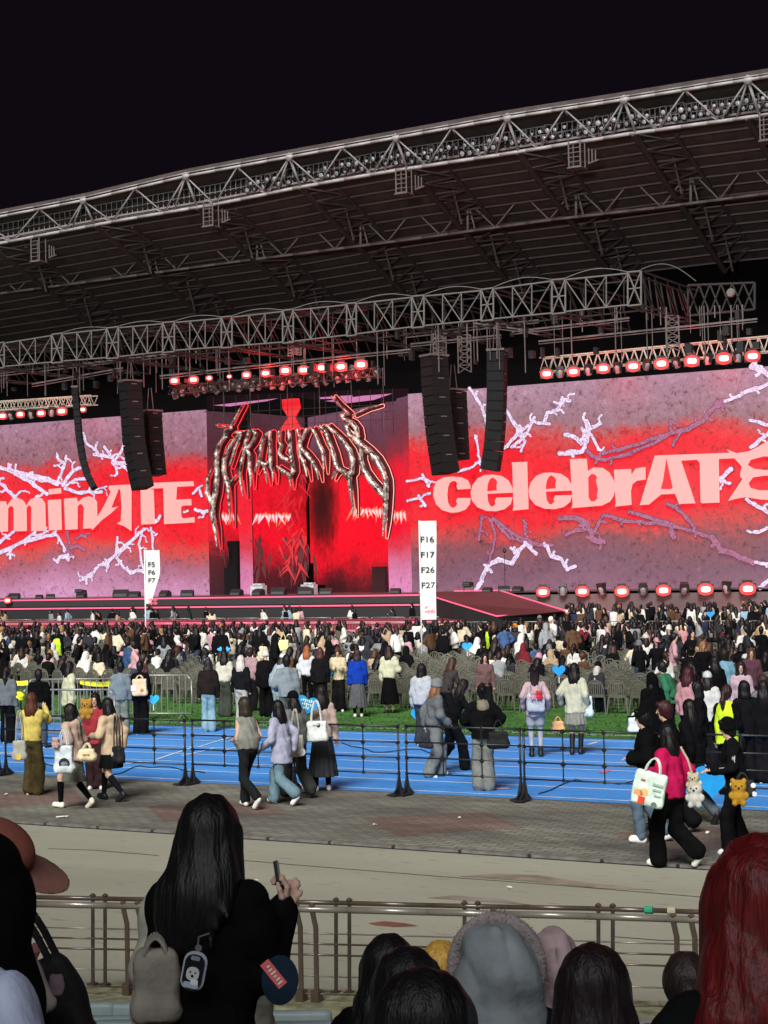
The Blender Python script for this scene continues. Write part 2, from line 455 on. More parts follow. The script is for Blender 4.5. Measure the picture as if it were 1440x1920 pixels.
# thin tufts standing in the near band of lawn
tb = MB(); 
for i in range(5200):
    x = rnd.uniform(-36, 0); y = Y_T1 + .2 + rnd.random() ** 1.5 * 7
    h = rnd.uniform(.03, .07); a = rnd.random() * 3.14; w = .035
    for s in (-1, 1):
        dx, dy = math.cos(a) * w, math.sin(a) * w
        tb.add([(x - dx, y - dy, .008), (x + dx, y + dy, .008), (x + s * .03, y + s * .02, h)], [(0, 1, 2)])
tag(tb.build('grass', ground_mat('grass_blades', m_grass)), kind='stuff')
# white lane lines
LINE = mat('line_paint', (.62, .68, .74), noise=.25, scale=5)
lw = MB(); lanes = [Y_T0 + .28 + 1.215 * k for k in range(9)]
for y in lanes:
    lw.quad((-90, y - .028, .016), (60, y - .028, .016), (60, y + .028, .016), (-90, y + .028, .016))
tag(lw.build('track_lane_lines', LINE), kind='structure')
def mark(name, pts, w, z=.021, m=LINE):
    b = MB()
    for (a, c) in zip(pts[:-1], pts[1:]):
        a = G(*a, z); c = G(*c, z); d = (c - a); n = Vector((-d.y, d.x, 0)).normalized() * w / 2
        b.quad(a - n, c - n, c + n, a + n)
    return tag(b.build(name, m), kind='structure')
mark('track_marking', [(370, 1401), (440, 1379)], .05); mark('track_marking', [(415, 1408), (452, 1398)], .05)
mark('track_marking', [(1103, 1396), (1119, 1391)], .09); mark('track_marking', [(292, 1424), (364, 1400)], .06)
mark('track_marking', [(340, 1417), (402, 1403)], .06)
mark('track_marking', [(1129, 1449), (1141, 1443)], .12, m=mat('pink_paint', (.6, .12, .2)))
mark('track_marking', [(925, 1478), (955, 1478)], .16, m=mat('pale_paint', (.5, .3, .5)))
mark('track_marking', [(535, 1456), (572, 1478)], .1)
# lane number painted large
def ground_text(txt, u, v, size, rz, m=LINE):
    o = link('lane_number', text_mesh('lane_number', txt, size, m)); o.location = G(u, v, .021); o.rotation_euler = (0, 0, rz); return tag(o, kind='structure')
ground_text('4', 275, 1430, 1.0, math.radians(95)); ground_text('5', 30, 1412, 1.0, math.radians(95))
# drain edge between paving and apron: kerb stones with dark gaps
kb = MB(); x = -40.0
while x < 14:
    L_ = .95
    kb.box((x + L_ / 2, Y_BR0 - .07, .012), (L_ - .05, .11, .05)); x += L_
tag(kb.build('drain_kerb', mat('kerb_stone', (.13, .12, .11), noise=.4, scale=6)), kind='structure')
dk = MB(); dk.quad((-40, Y_BR0 - .17, .005), (14, Y_BR0 - .17, .005), (14, Y_BR0 + .03, .0085), (-40, Y_BR0 + .03, .0085))
tag(dk.build('drain_channel', mat('drain_dark', (.012, .012, .012))), kind='structure')
CRK = mat('joint_dark', (.035, .032, .028))
for pts in ([(90, 1591), (180, 1594), (297, 1604)], [(450, 1613), (480, 1615), (560, 1622), (700, 1633), (860, 1646), (1000, 1656), (1150, 1668), (1345, 1684)],
            [(1150, 1756), (1240, 1763), (1320, 1762)]):
    mark('expansion_joint', pts, .022, .004, CRK)
for i, pts in enumerate([[(150, 1478), (215, 1452), (262, 1436), (330, 1440), (395, 1452)], [(1010, 1488), (1080, 1462), (1160, 1470), (1230, 1452)], [(640, 1392), (700, 1410), (790, 1405), (850, 1425)], [(30, 1418), (110, 1440), (170, 1432)]]):
    b = MB(); fine = []
    for (a, c) in zip(pts[:-1], pts[1:]):
        for k in range(6): t = k / 6; fine.append(G(a[0] + (c[0] - a[0]) * t, a[1] + (c[1] - a[1]) * t + 1.5 * math.sin(t * 6.28), .025))
    b.path(fine, .009, 5); tag(b.build('ground_cable', mat('cable_black', (.012, .012, .014))), ['thin black cable snaking over the track behind the barrier, left of the small banner', 'thin black cable on the track below the cream jacket', 'thin black cable on the track beneath the royal blue jacket', 'thin black cable at the far left of the track'][i], 'cable')
lr = random.Random(9)
for i, (u, v, sz) in enumerate([(12, 1488, .10), (120, 1531, .13), (862, 1532, .05), (1330, 1560, .06), (700, 1545, .05), (955, 1663, .04), (480, 1650, .05)]):
    b = MB(); p = G(u, v, .03); q = [p + Vector((lr.uniform(-.5, .5) * sz * 2, lr.uniform(-.5, .5) * sz * 2, lr.uniform(-.012, .015))) for _ in range(5)]; q.sort(key=lambda w: math.atan2(w.y - p.y, w.x - p.x)); b.add([p + Vector((0, 0, .012)), *q], [(0, k + 1, (k + 1) % 5 + 1) for k in range(5)])
    tag(b.build('paper_scrap', mat('paper', (.6, .58, .52), rough=.8)), 'white paper scrap lying ' + ['on the paving at the far left edge', 'on the paving near the white sneakers', 'on the paving under the middle barrier panel', 'on the paving between the right-hand walkers', 'on the paving left of the middle', 'on the bare concrete at the right of the crack', 'on the bare concrete right of the phone holder'][i], 'litter')
def stain(pts, m):
    b = MB(); ps = [G(*p, .0035) for p in pts]; b.add(ps, [tuple(range(len(ps)))]); tag(b.build('ground_stain', m), kind='structure')
ST = mat('rust_stain', (.20, .165, .135), noise=.4, scale=3)
stain([(860, 1643), (930, 1638), (1010, 1641), (1100, 1655), (1230, 1669), (1120, 1665), (1000, 1653)], ST)
stain([(690, 1731), (720, 1727), (760, 1731), (785, 1736), (740, 1738), (705, 1735)], mat('rust_stain', (.16, .06, .045), noise=.4, scale=3))
stain([(800, 1683), (850, 1679), (930, 1685), (1000, 1697), (900, 1690)], ST)

# ---- the stadium opposite: roof with trusses, dark stand below it
STEEL = mat('painted_steel', (.27, .25, .25), rough=.5, noise=.2, scale=2, spec=.4)
DSTEEL = mat('dark_steel', (.115, .095, .095), rough=.55, noise=.2, scale=2)
RSTEEL = mat('rib_steel', (.06, .045, .045), rough=.6, noise=.2, scale=2)
LSTEEL = mat('light_steel', (.33, .32, .33), rough=.5, noise=.2, scale=2)
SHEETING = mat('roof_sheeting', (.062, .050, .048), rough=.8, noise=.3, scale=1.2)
def interp(tab, u):
    return float(np.interp(u, [t[0] for t in tab], [t[1] for t in tab]))
def ext(tab):
    (a, b), (c, d) = tab[0], tab[1]; (e, f), (g, h) = tab[-2], tab[-1]
    return [(a - 560, b - (d - b) / (c - a) * 560)] + tab + [(g + 560, h + (h - f) / (g - e) * 560)]
topA = ext([(0, 402), (156, 372), (350, 326), (545, 290), (745, 254), (950, 217), (1170, 183), (1400, 146)])
botB = ext([(0, 456), (225, 413), (417, 381), (562, 351), (720, 323), (940, 290), (1180, 251), (1440, 215)])
midC = ext([(0, 424), (156, 394), (350, 350), (545, 314), (745, 279), (950, 243), (1170, 209), (1400, 173)])
m2top = ext([(0, 500), (180, 474), (282, 457), (380, 445), (482, 431), (580, 420), (775, 392), (980, 363), (1080, 350), (1185, 335), (1402, 305)])
m2bot = ext([(0, 550), (232, 519), (430, 492), (720, 455), (830, 440), (1030, 412), (1240, 388), (1440, 362)])
YA, YB, YM, YR = 100.0, 101.2, 108.0, 118.0
U0, U1 = -470, 1860
def roofpt(tab, u, y, dv=0): return PY(u, interp(tab, u) + dv, y)
pk = [-440, -340, -240, -140, -42, 75, 156, 253, 348, 445, 542, 642, 742, 847, 951, 1058, 1170, 1285, 1402, 1525, 1650, 1780]
pk = [p for p in pk]
bn = [(a + b) / 2 + 6 for a, b in zip(pk[:-1], pk[1:])]
def chord(tab, y, r, us, dv=0, n=6):
    b = MB(); b.path([roofpt(tab, u, y, dv) for u in us], r, n); return b
us_all = [U0 + (U1 - U0) * i / 48 for i in range(49)]
rt = thing('roof_edge_truss', 'pale grey three-chord steel truss along the front edge of the stadium roof', 'truss', PY(720, 300, YA))
def under(o, par):
    o.parent = par; o.matrix_parent_inverse = Matrix.Translation(-Vector(par.location)); return o
def bchild(b, name, m, par, smooth=False): return under(b.build(name, m, None, smooth), par)
bchild(chord(topA, YA, .10, us_all, 4), 'chord', LSTEEL, rt, True)
bchild(chord(botB, YB, .12, us_all), 'chord', LSTEEL, rt, True)
bchild(chord(midC, YA + 4.5, .11, us_all, 2), 'chord', STEEL, rt, True)
bchild(chord(topA, YA - .4, .05, us_all, -2), 'chord', STEEL, rt, True)
for i, u in enumerate(pk):
    b = MB(); p = roofpt(topA, u, YA, 4); big = i % 2 == 0
    for k in (i - 1, i):
        if 0 <= k < len(bn):
            b.bar(p, roofpt(botB, bn[k], YB), .055); b.bar(roofpt(midC, u, YA + 4.5, 2), roofpt(botB, bn[k], YB), .05)
    b.bar(p, roofpt(midC, u + 12, YA + 4.5, 2), .07)
    if big:
        b.bar(p, roofpt(botB, u + 22, YB), .09); b.bar(p, roofpt(botB, u - 22, YB), .06)
        b.lathe([(.24, -.12), (.3, 0), (.24, .12)], 8, p, Matrix.Rotation(math.pi / 2, 3, 'X'))
    bchild(b, 'brace', LSTEEL, rt, True)
# the sheet roof: front strip in front of the sheeting, then the soffit sloping down to the back
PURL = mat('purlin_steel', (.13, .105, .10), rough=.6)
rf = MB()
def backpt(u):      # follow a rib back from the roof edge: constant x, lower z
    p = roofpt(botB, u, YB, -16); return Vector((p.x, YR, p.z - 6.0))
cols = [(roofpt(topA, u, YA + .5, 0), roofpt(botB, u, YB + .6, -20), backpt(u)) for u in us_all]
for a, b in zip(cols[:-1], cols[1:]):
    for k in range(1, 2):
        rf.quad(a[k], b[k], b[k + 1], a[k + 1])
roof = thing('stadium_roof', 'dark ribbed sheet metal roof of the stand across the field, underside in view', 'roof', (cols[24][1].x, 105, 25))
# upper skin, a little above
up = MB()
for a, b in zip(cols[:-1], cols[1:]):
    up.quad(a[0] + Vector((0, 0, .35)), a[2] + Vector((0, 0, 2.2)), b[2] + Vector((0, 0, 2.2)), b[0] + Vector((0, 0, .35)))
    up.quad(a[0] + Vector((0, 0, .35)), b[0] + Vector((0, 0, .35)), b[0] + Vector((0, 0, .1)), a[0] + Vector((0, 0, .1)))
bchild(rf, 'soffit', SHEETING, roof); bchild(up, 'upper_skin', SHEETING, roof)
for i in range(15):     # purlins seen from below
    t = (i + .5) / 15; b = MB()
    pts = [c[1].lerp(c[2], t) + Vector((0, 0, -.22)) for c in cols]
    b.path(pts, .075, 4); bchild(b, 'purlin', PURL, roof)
for i in range(0, len(us_all) - 1):     # sheet seams
    pass
mt = thing('roof_cross_truss', 'grey zigzag steel truss halfway under the stadium roof', 'truss', PY(720, 430, YM))
bchild(chord(m2bot, YM, .10, us_all), 'chord', STEEL, mt, True); bchild(chord(m2top, YM, .07, us_all), 'chord', DSTEEL, mt, True)
pk2 = [-120, -20, 84, 180, 282, 380, 482, 580, 676, 775, 877, 980, 1080, 1185, 1295, 1402, 1510]
for i, (a, c) in enumerate(zip(pk2[:-1], pk2[1:])):
    b = MB(); m_ = (a + c) / 2; bm = roofpt(m2bot, m_, YM)
    b.bar(roofpt(m2top, a, YM), bm, .055); b.bar(bm, roofpt(m2top, c, YM), .055)
    if i % 2 == 0: b.bar(roofpt(m2top, a, YM), roofpt(m2bot, a, YM), .09); b.bar(roofpt(m2top, a, YM), roofpt(m2bot, a + 14, YM), .06)
    bchild(b, 'brace', STEEL, mt, True)
ribs = [-20, 178, 370, 562, 767, 970, 1187, 1400]
for i, u in enumerate(ribs):
    p0 = roofpt(botB, u, YB); p1 = Vector((p0.x, YR - 1, p0.z - 6.2)); q0 = p0 + Vector((2.1, 1.6, -.1)); q1 = p1 + Vector((2.1, 0, 1.0))
    r_ = thing('roof_rib', 'dark sloping rib under the stadium roof, number %s from the photo\'s left' % ['one', 'two', 'three', 'four', 'five', 'six', 'seven', 'eight'][i], 'roof rib', p0, group='ribs under the stadium roof')
    for nm, a, c, rr in (('chord', p0, p1, .2), ('chord', q0, q1, .12)):
        b = MB(); b.bar(a, c, rr, 6); bchild(b, nm, RSTEEL, r_)
    b = MB()
    for k in range(9):
        t0, t1 = k / 9, (k + .5) / 9; b.bar(p0.lerp(p1, t0), q0.lerp(q1, t1), .06); b.bar(q0.lerp(q1, t1), p0.lerp(p1, (k + 1) / 9), .06)
    bchild(b, 'lattice', RSTEEL, r_)
    for t in (.28, .62, .86): a = p0.lerp(p1, t); b = MB(); b.bar(a + Vector((.8, 0, 1.2)), a + Vector((1.1, .6, -1.2)), .07); bchild(b, 'hanger', DSTEEL, r_)
# access cages hanging from the roof edge
for i, (u, v) in enumerate([(66, 470), (390, 403), (752, 340), (1077, 290), (1437, 238)]):
    p = PY(u, v, YA + .5); s = .62
    c_ = thing('access_cage', ['access cage hanging under the roof edge at the photo edge above the dark left ribs', 'access cage hanging from the roof edge above the left speaker stack', 'access cage hanging from the roof edge above the tall banner', 'access cage hanging from the roof edge right of the floodlit middle', 'access cage hanging at the highest end of the roof edge'][i], 'cage', p, group='access cages under the roof edge')
    b = MB()
    for dx in (-.38, .38):
        b.bar(p + Vector((dx, 0, .9)), p + Vector((dx, 0, -.75)), .05); b.bar(p + Vector((dx + .0, .7, .9)), p + Vector((dx, .7, -.75)), .04)
    for k in range(6): b.bar(p + Vector((-.38, 0, .7 - k * .28)), p + Vector((.38, 0, .7 - k * .28)), .03)
    b.box(p + Vector((0, .35, -.78)), (.95, .9, .07)); bchild(b, 'frame', DSTEEL, c_)
    b = MB()
    for k in range(3): b.bar(p + Vector((.55 + k * .22, .9, .5 - k * .1)), p + Vector((.55 + k * .22, .9, -.4 + .05 * k)), .04)
    b.bar(p + Vector((.5, .9, -.45)), p + Vector((1.2, .9, -.3)), .05); bchild(b, 'ladder', DSTEEL, c_)
# maintenance walkway inside the roof edge truss
wk = thing('roof_walkway', 'grey railed maintenance walkway running inside the roof edge truss', 'walkway', PY(300, 400, YB))
b = MB(); lower = [roofpt(botB, u, YB + .8, -9) for u in us_all]; upper = [p + Vector((0, 0, 1.05)) for p in lower]
b.path(upper, .035, 4); b.path([p + Vector((0, 0, .5)) for p in lower], .03, 4); bchild(b, 'rail', STEEL, wk)
b = MB(); 
for a, c in zip(lower[:-1], lower[1:]):
    for k in range(5): q = a.lerp(c, k / 5); b.bar(q, q + Vector((0, 0, 1.05)), .028, 4); b.bar(q + Vector((0, 0, .5)), q + Vector((0, 1.6, 1.3)), .022, 4)
bchild(b, 'lattice', LSTEEL, wk)  # balusters and slanting struts of the walkway railing, in one mesh
b = MB(); b.path(lower, .09, 4); bchild(b, 'deck', STEEL, wk)

# spotlights on the roof edge (switched off, their glass catching the light)
GLASS = mat('lamp_glass', (.34, .34, .37), rough=.12, spec=.8, noise=.05)
BLK = mat('black_casing', (.018, .017, .018), rough=.45)
def make_spot():
    t = thing('roof_spotlight', 'x', 'spotlight', (0, 0, 0), group='spotlights along the roof edge')
    b = MB(); b.lathe([(.05, .42), (.17, .30), (.21, 0), (.23, -.02)], 10, R=Matrix.Rotation(math.radians(-72), 3, 'X')); b.build('housing', BLK, t, True)
    b = MB(); b.lathe([(.19, -.03), (.12, -.06), (.02, -.07)], 10, R=Matrix.Rotation(math.radians(-72), 3, 'X')); b.build('lens', GLASS, t, True)
    b = MB(); b.bar((-.25, 0, 0), (-.25, 0, .45), .025); b.bar((.25, 0, 0), (.25, 0, .45), .025); b.bar((-.25, 0, .45), (.25, 0, .45), .025); b.build('bracket', DSTEEL, t)
    return t
sp0 = make_spot(); ns = 0; spc = {}
ORD = ['first', 'second', 'third', 'fourth', 'fifth', 'sixth', 'seventh', 'eighth', 'ninth', 'tenth', 'eleventh', 'twelfth', 'thirteenth', 'fourteenth', 'fifteenth', 'sixteenth', 'seventeenth', 'eighteenth', 'nineteenth', 'twentieth']
def where_u(u):
    for a, s in ((470, 'left of the metal logo'), (560, 'above the metal logo'), (740, 'between the metal logo and the tall banner'), (830, 'above the tall banner'), (960, 'above the pair of big speakers'), (1130, 'above the letters of the right screen'), (1300, 'above the right screen middle')):
        if u < a: return s
    return 'near the photo\'s right edge'
uu = 462
while uu < 1450:
    for row in range(2):
        if rnd.random() < (.12 if uu > 700 else .22): continue
        u = uu + row * 7 + rnd.uniform(-2, 2); v = interp(botB, u) - (13 if row == 0 else 26) + rnd.uniform(-2, 2) - (u > 900) * 4
        p = PY(u, v, YB + .2); lab = 'roof edge spotlight %s, %s row, %s in its run' % (where_u(u), 'lower' if row == 0 else 'upper', '%d px' % 0)
        o = sp0 if ns == 0 else copy_tree(sp0, p)
        o.location = p; o.rotation_euler = (0, rnd.uniform(-.3, .3), rnd.uniform(-.5, .3)); s = rnd.uniform(.6, 1.0); o.scale = (s, s, s)
        kq = (row, where_u(u)); spc[kq] = spc.get(kq, 0) + 1; o['label'] = '%s roof edge spotlight of the %s row, %s' % (ORD[spc[kq] - 1], 'lower' if row == 0 else 'upper', where_u(u)); ns += 1
    uu += 15.5
# the dark stand behind the stage
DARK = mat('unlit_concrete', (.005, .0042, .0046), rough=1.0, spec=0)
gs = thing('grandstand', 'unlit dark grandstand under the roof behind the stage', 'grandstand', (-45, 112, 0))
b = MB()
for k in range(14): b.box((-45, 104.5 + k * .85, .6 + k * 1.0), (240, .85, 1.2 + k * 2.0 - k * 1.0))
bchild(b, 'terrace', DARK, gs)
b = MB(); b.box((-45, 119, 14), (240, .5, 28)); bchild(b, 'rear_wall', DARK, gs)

# ---- the lighting-rig truss hung in front of the stage
def seg_truss(b, A, B, C, D_, r, xs):
    """flat lattice panel between corners A-B (top) and D_-C (bottom)"""
    n = len(xs) - 1
    for i in range(n):
        t0, t1 = xs[i], xs[i + 1]
        p0, p1, q0, q1 = A.lerp(B, t0), A.lerp(B, t1), D_.lerp(C, t0), D_.lerp(C, t1)
        if i % 2 == 0: b.bar(p0, q1, r)
        else: b.bar(q0, p1, r)
        b.bar(p1, q1, r)
gt = ext([(0, 645), (112, 627), (220, 615), (327, 605), (435, 595), (550, 582), (665, 570), (720, 562), (770, 558), (902, 545), (1035, 527), (1202, 510)])
gb = ext([(0, 688), (117, 677), (222, 669), (327, 657), (435, 649), (550, 640), (670, 626), (720, 620), (772, 613), (902, 600), (1035, 587), (1202, 569)])
nar = [(-118, -100), (-12, 8), (97, 117), (200, 222), (305, 327), (415, 435), (530, 550), (650, 668), (772, 795), (902, 925), (1035, 1060), (1177, 1202)]
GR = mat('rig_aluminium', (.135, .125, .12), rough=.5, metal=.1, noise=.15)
FAINT = mat('dimmed_rig_steel', (.022, .02, .02), rough=.6)  # rear rig parts toned darker in place of the shade behind the front face
names = ['first', 'second', 'third', 'fourth', 'fifth', 'sixth', 'seventh', 'eighth', 'ninth', 'tenth', 'eleventh', 'twelfth']
for i in range(len(nar) - 1):
    a, c = nar[i][1], nar[i + 1][0]
    A, B, C, D_ = PY(a, interp(gt, a), YT), PY(c, interp(gt, c), YT), PY(c, interp(gb, c), YT), PY(a, interp(gb, a), YT)
    t_ = thing('rig_truss', '%s truss module from the left of the long grey rig above the stage' % names[i], 'truss', A, group='truss modules of the stage rig')
    b = MB()
    for P, Q in ((A, B), (D_, C), (A, D_), (B, C)): b.bar(P, Q, .045)
    off = Vector((0, 2.4, 0))
    bchild(b, 'chord', GR, t_)
    b = MB(); r_ = .033
    T = lambda P, Q, t: P.lerp(Q, t)
    b.bar(A, T(D_, C, .33), r_); b.bar(T(D_, C, .33), T(A, B, .33), r_); b.bar(T(A, B, .33), T(D_, C, .66), r_); b.bar(T(D_, C, .33), T(A, B, .66), r_); b.bar(T(D_, C, .66), T(A, B, .66), r_); b.bar(T(D_, C, .66), B, r_)
    for t in (0, .33, .66, 1): pass
    bchild(b, 'brace', GR, t_); b = MB()
    for P, Q in ((A, B), (D_, C)): b.bar(P + off, Q + off, .05)
    for t in (0, .33, .66, 1): b.bar(T(A, B, t) + off, T(D_, C, t) + off, .04); b.bar(T(A, B, t), T(A, B, t) + off, .03); b.bar(T(D_, C, t), T(D_, C, t) + off, .03)
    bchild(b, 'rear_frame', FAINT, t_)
for i, (a, c) in enumerate(nar):
    A, B, C, D_ = PY(a, interp(gt, a) - 2, YT - .1), PY(c, interp(gt, c) - 2, YT - .1), PY(c, interp(gb, c) + 2, YT - .1), PY(a, interp(gb, a) + 2, YT - .1)
    t_ = thing('rig_tower_frame', '%s narrow cross-braced joint frame from the left of the stage rig' % names[i], 'truss frame', A, group='joint frames of the stage rig')
    b = MB(); off = Vector((0, 2.6, 0))
    for P, Q in ((A, B), (D_, C), (A, D_), (B, C)): b.bar(P, Q, .05)
    bchild(b, 'chord', GR, t_)
    b = MB(); b.bar(A, C, .04); b.bar(B, D_, .04); m1, m2 = A.lerp(D_, .5), B.lerp(C, .5); b.bar(m1, m2, .04); bchild(b, 'brace', GR, t_)
    # running into the depth: the rig's cross trusses
    b = MB(); far = Vector((0, 9.0, 0))
    for P in (A, B, C, D_): b.bar(P, P + far, .05)
    n = 5
    for k in range(n):
        b.bar(A + far * (k / n), D_ + far * ((k + 1) / n), .035); b.bar(B + far * (k / n), C + far * ((k + 1) / n), .035); b.bar(D_ + far * (k / n), C + far * ((k + .5) / n), .03)
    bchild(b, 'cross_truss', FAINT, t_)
# hanging cables that arch from joint to joint
for i in range(2, len(nar) - 1):
    a, c = nar[i][1], nar[i + 1][0]; P, Q = PY(a, interp(gt, a) - 3, YT + .5), PY(c, interp(gt, c) - 3, YT + .5)
    hgt = 4 + i * .7
    pts = [P.lerp(Q, k / 12) + Vector((0, 0, hgt * .03 * math.sin(math.pi * k / 12))) for k in range(13)]
    b = MB(); b.path(pts, .02, 4); tag(b.build('rig_cable', mat('cable_grey', (.16, .15, .15))), '%s cable arching over the stage rig from the left' % names[i - 2], 'cable', 'cables arching over the rig')
P, Q = PY(1202, 505, YT), PY(1305, 527, YT)
b = MB(); b.path([P.lerp(Q, k / 14) + Vector((0, 0, .55 * math.sin(math.pi * min(1, k / 14 * 1.0)))) for k in range(15)], .022, 4)
tag(b.build('rig_cable', mat('cable_grey', (.10, .095, .095))), 'long loose cable arching right of the rig end', 'cable')
# clutter hanging from the rig: hoists, chains, pipes
cl_ = thing('rigging', 'dark chains, hoists and pipes hanging between rig and stage screens', 'rigging', PY(600, 640, 91))
for i in range(95):
    u = rnd.uniform(-10, 1400); y = rnd.uniform(89, 96); vt = interp(gb, u) if u < 1202 else 575 - (u - 1202) * .03
    p = PY(u, vt + 2, y); q = PY(u, min(vt + rnd.uniform(15, 110), 745 - u * .03), y); q.x = p.x; q.y = p.y
    b = MB(); b.bar(p, q, rnd.choice([.02, .025, .035]), 4); bchild(b, 'chain', DSTEEL, cl_)
for i in range(60):
    u = rnd.uniform(-10, 1420); v = rnd.uniform(interp(gb, min(u, 1200)) + 8, 735 - u * .06); p = PY(u, v, rnd.uniform(89, 96)); b = MB(); b.box(p, (rnd.uniform(.1, .4), .3, rnd.uniform(.2, .6))); bchild(b, 'hoist', BLK, cl_)
for (u0, v0, u1, v1) in ((0, 700, 330, 662), (300, 705, 640, 668), (640, 668, 770, 655), (760, 628, 1010, 600), (770, 645, 940, 628), (960, 622, 1180, 596), (1010, 640, 1420, 598), (60, 720, 230, 690), (890, 606, 1010, 622)):
    b = MB(); b.bar(PY(u0, v0, 91), PY(u1, v1, 91), .06, 4); b.bar(PY(u0, v0 + 5, 92), PY(u1, v1 + 5, 92), .035, 4); bchild(b, 'pipe', DSTEEL, cl_)
# truss bits right of the rig's end
t_ = thing('rear_rig_truss', 'dim tangled end of the rig truss at the right under the roof', 'truss', PY(1300, 560, 96))
b = MB()
for (a, c, d, e, nn) in ((1290, 535, 1415, 528, 5), ):
    A, B, C, D_ = PY(1290, 535, 96), PY(1415, 530, 96), PY(1415, 580, 96), PY(1290, 592, 96)
    for P, Q in ((A, B), (D_, C), (A, D_), (B, C)): b.bar(P, Q, .07)
    for k in range(6):
        b.bar(A.lerp(B, k / 6), D_.lerp(C, (k + 1) / 6), .05); b.bar(D_.lerp(C, k / 6), A.lerp(B, (k + 1) / 6), .05)
for k in range(8): b.bar(PY(1205 + k * 11, 515 + k * 5, 96), PY(1215 + k * 11, 600 - k * 3, 96), .045)
bchild(b, 'lattice', FAINT, t_)
b = MB(); b.lathe([(.2, -.1), (.26, 0), (.2, .1)], 12, PY(1370, 549, 95.5), Matrix.Rotation(math.pi / 2, 3, 'X')); bchild(b, 'pulley', GR, t_)
for i, (u0, v0, v1) in enumerate([(1248, 592, 660), (812, 625, 672), (858, 628, 700), (540, 640, 668)]):
    b = MB(); A, B = PY(u0, v0, 93), PY(u0 + 24, v0, 93); C, D_ = Vector((B.x, 93, PY(u0, v1, 93).z)), Vector((A.x, 93, PY(u0, v1, 93).z))
    for P, Q in ((A, D_), (B, C)): b.bar(P, Q, .045)
    for k in range(5): b.bar(A.lerp(D_, k / 5), B.lerp(C, (k + 1) / 5), .03); b.bar(B.lerp(C, k / 5), A.lerp(D_, (k + 1) / 5), .03); b.bar(A.lerp(D_, k / 5), B.lerp(C, k / 5), .03)
    tag(b.build('hanging_truss', DSTEEL), ['hanging ladder truss above the right screen', 'hanging ladder truss above the tall left-hand speaker of the middle pair', 'hanging ladder truss between the middle speakers', 'hanging ladder truss over the red lamps'][i], 'truss')
# ================================================================== THE STAGE
zt = PY(1100, 713, YL).z; zb = PY(900, 1108, YL).z
zDeck = PY(400, 1119, YS).z
def at_px(u, y):  return PY(u, 940, y).x
SC_TR = {}
def screen_mat(name, ramp_stops, spec=1.0, red_shift=0.0, sc=1.0, portal=None):
    m, nt, b = newmat(name); L = nt.links; tc = N(nt, 'ShaderNodeTexCoord'); v = tc.outputs['Object']
    sx = N(nt, 'ShaderNodeSeparateXYZ'); L.new(v, sx.inputs[0])
    mr = N(nt, 'ShaderNodeMapRange'); L.new(sx.outputs[2], mr.inputs[0]); mr.inputs[1].default_value = zb; mr.inputs[2].default_value = zt
    mr.clamp = False
    n1 = noise(nt, v, .22 * sc, 5, (1, 1, 1.2)); n2 = noise(nt, v, 3.2 * sc, 7, None, .4, .7); n3 = noise(nt, v, 1.6 * sc, 6, None, 1.2, .65)
    a = N(nt, 'ShaderNodeMath', operation='MULTIPLY_ADD'); L.new(n1, a.inputs[0]); a.inputs[1].default_value = .30; a.inputs[2].default_value = -.15 + red_shift
    a2 = N(nt, 'ShaderNodeMath', operation='MULTIPLY_ADD'); L.new(n2, a2.inputs[0]); a2.inputs[1].default_value = .16; a2.inputs[2].default_value = -.08
    s = N(nt, 'ShaderNodeMath', operation='ADD'); L.new(a.outputs[0], s.inputs[0]); L.new(a2.outputs[0], s.inputs[1])
    s2 = N(nt, 'ShaderNodeMath', operation='ADD'); L.new(mr.outputs[0], s2.inputs[0]); L.new(s.outputs[0], s2.inputs[1])
    col = ramp(nt, s2.outputs[0], ramp_stops)
    pit = ramp(nt, n2, [(.33, (.38, .24, .30)), (.45, (.95, .95, .95)), (.58, (1.0, 1.0, 1.0)), (.70, (1.5, 1.45, 1.55))])
    col = mix(nt, spec, col, pit, 'MULTIPLY')
    cr_ = ramp(nt, n3, [(.485, (1, 1, 1)), (.5, (.6, .5, .55)), (.515, (1, 1, 1))]); col = mix(nt, spec * .7, col, cr_, 'MULTIPLY')
    if portal:      # the picture shows a dark ragged cave mouth here
        px_, pz_, rx_, rz_ = portal; mp = N(nt, 'ShaderNodeMapping'); mp.inputs['Scale'].default_value = (1 / rx_, 0, 1 / rz_); mp.inputs['Location'].default_value = (-px_ / rx_, 0, -pz_ / rz_); L.new(v, mp.inputs[0])
        ln = N(nt, 'ShaderNodeVectorMath', operation='LENGTH'); L.new(mp.outputs[0], ln.inputs[0]); aa = N(nt, 'ShaderNodeMath', operation='MULTIPLY_ADD'); L.new(noise(nt, v, .7, 6, (1.6, 1, .7), 1.5, .7), aa.inputs[0]); aa.inputs[1].default_value = .55; L.new(ln.outputs['Value'], aa.inputs[2])
        col = mix(nt, 1.0, col, ramp(nt, aa.outputs[0], [(.35, (0, 0, 0)), (.52, (.06, .04, .04)), (.66, (.28, .2, .2)), (.86, (1, 1, 1))]), 'MULTIPLY')
        bb2 = None
    b.inputs['Base Color'].default_value = (.01, .01, .01, 1); b.inputs['Roughness'].default_value = .5
    L.new(col, b.inputs['Emission Color']); b.inputs['Emission Strength'].default_value = 1.0
    return m
R_ = rgb(240, 6, 34); OR = rgb(214, 70, 66)
stopsL = [(0.0, rgb(206, 146, 184)), (.12, rgb(184, 120, 152)), (.20, rgb(170, 92, 108)), (.27, OR), (.33, R_), (.66, R_), (.73, rgb(205, 50, 60)), (.80, rgb(146, 94, 108)), (1.0, rgb(166, 122, 144))]
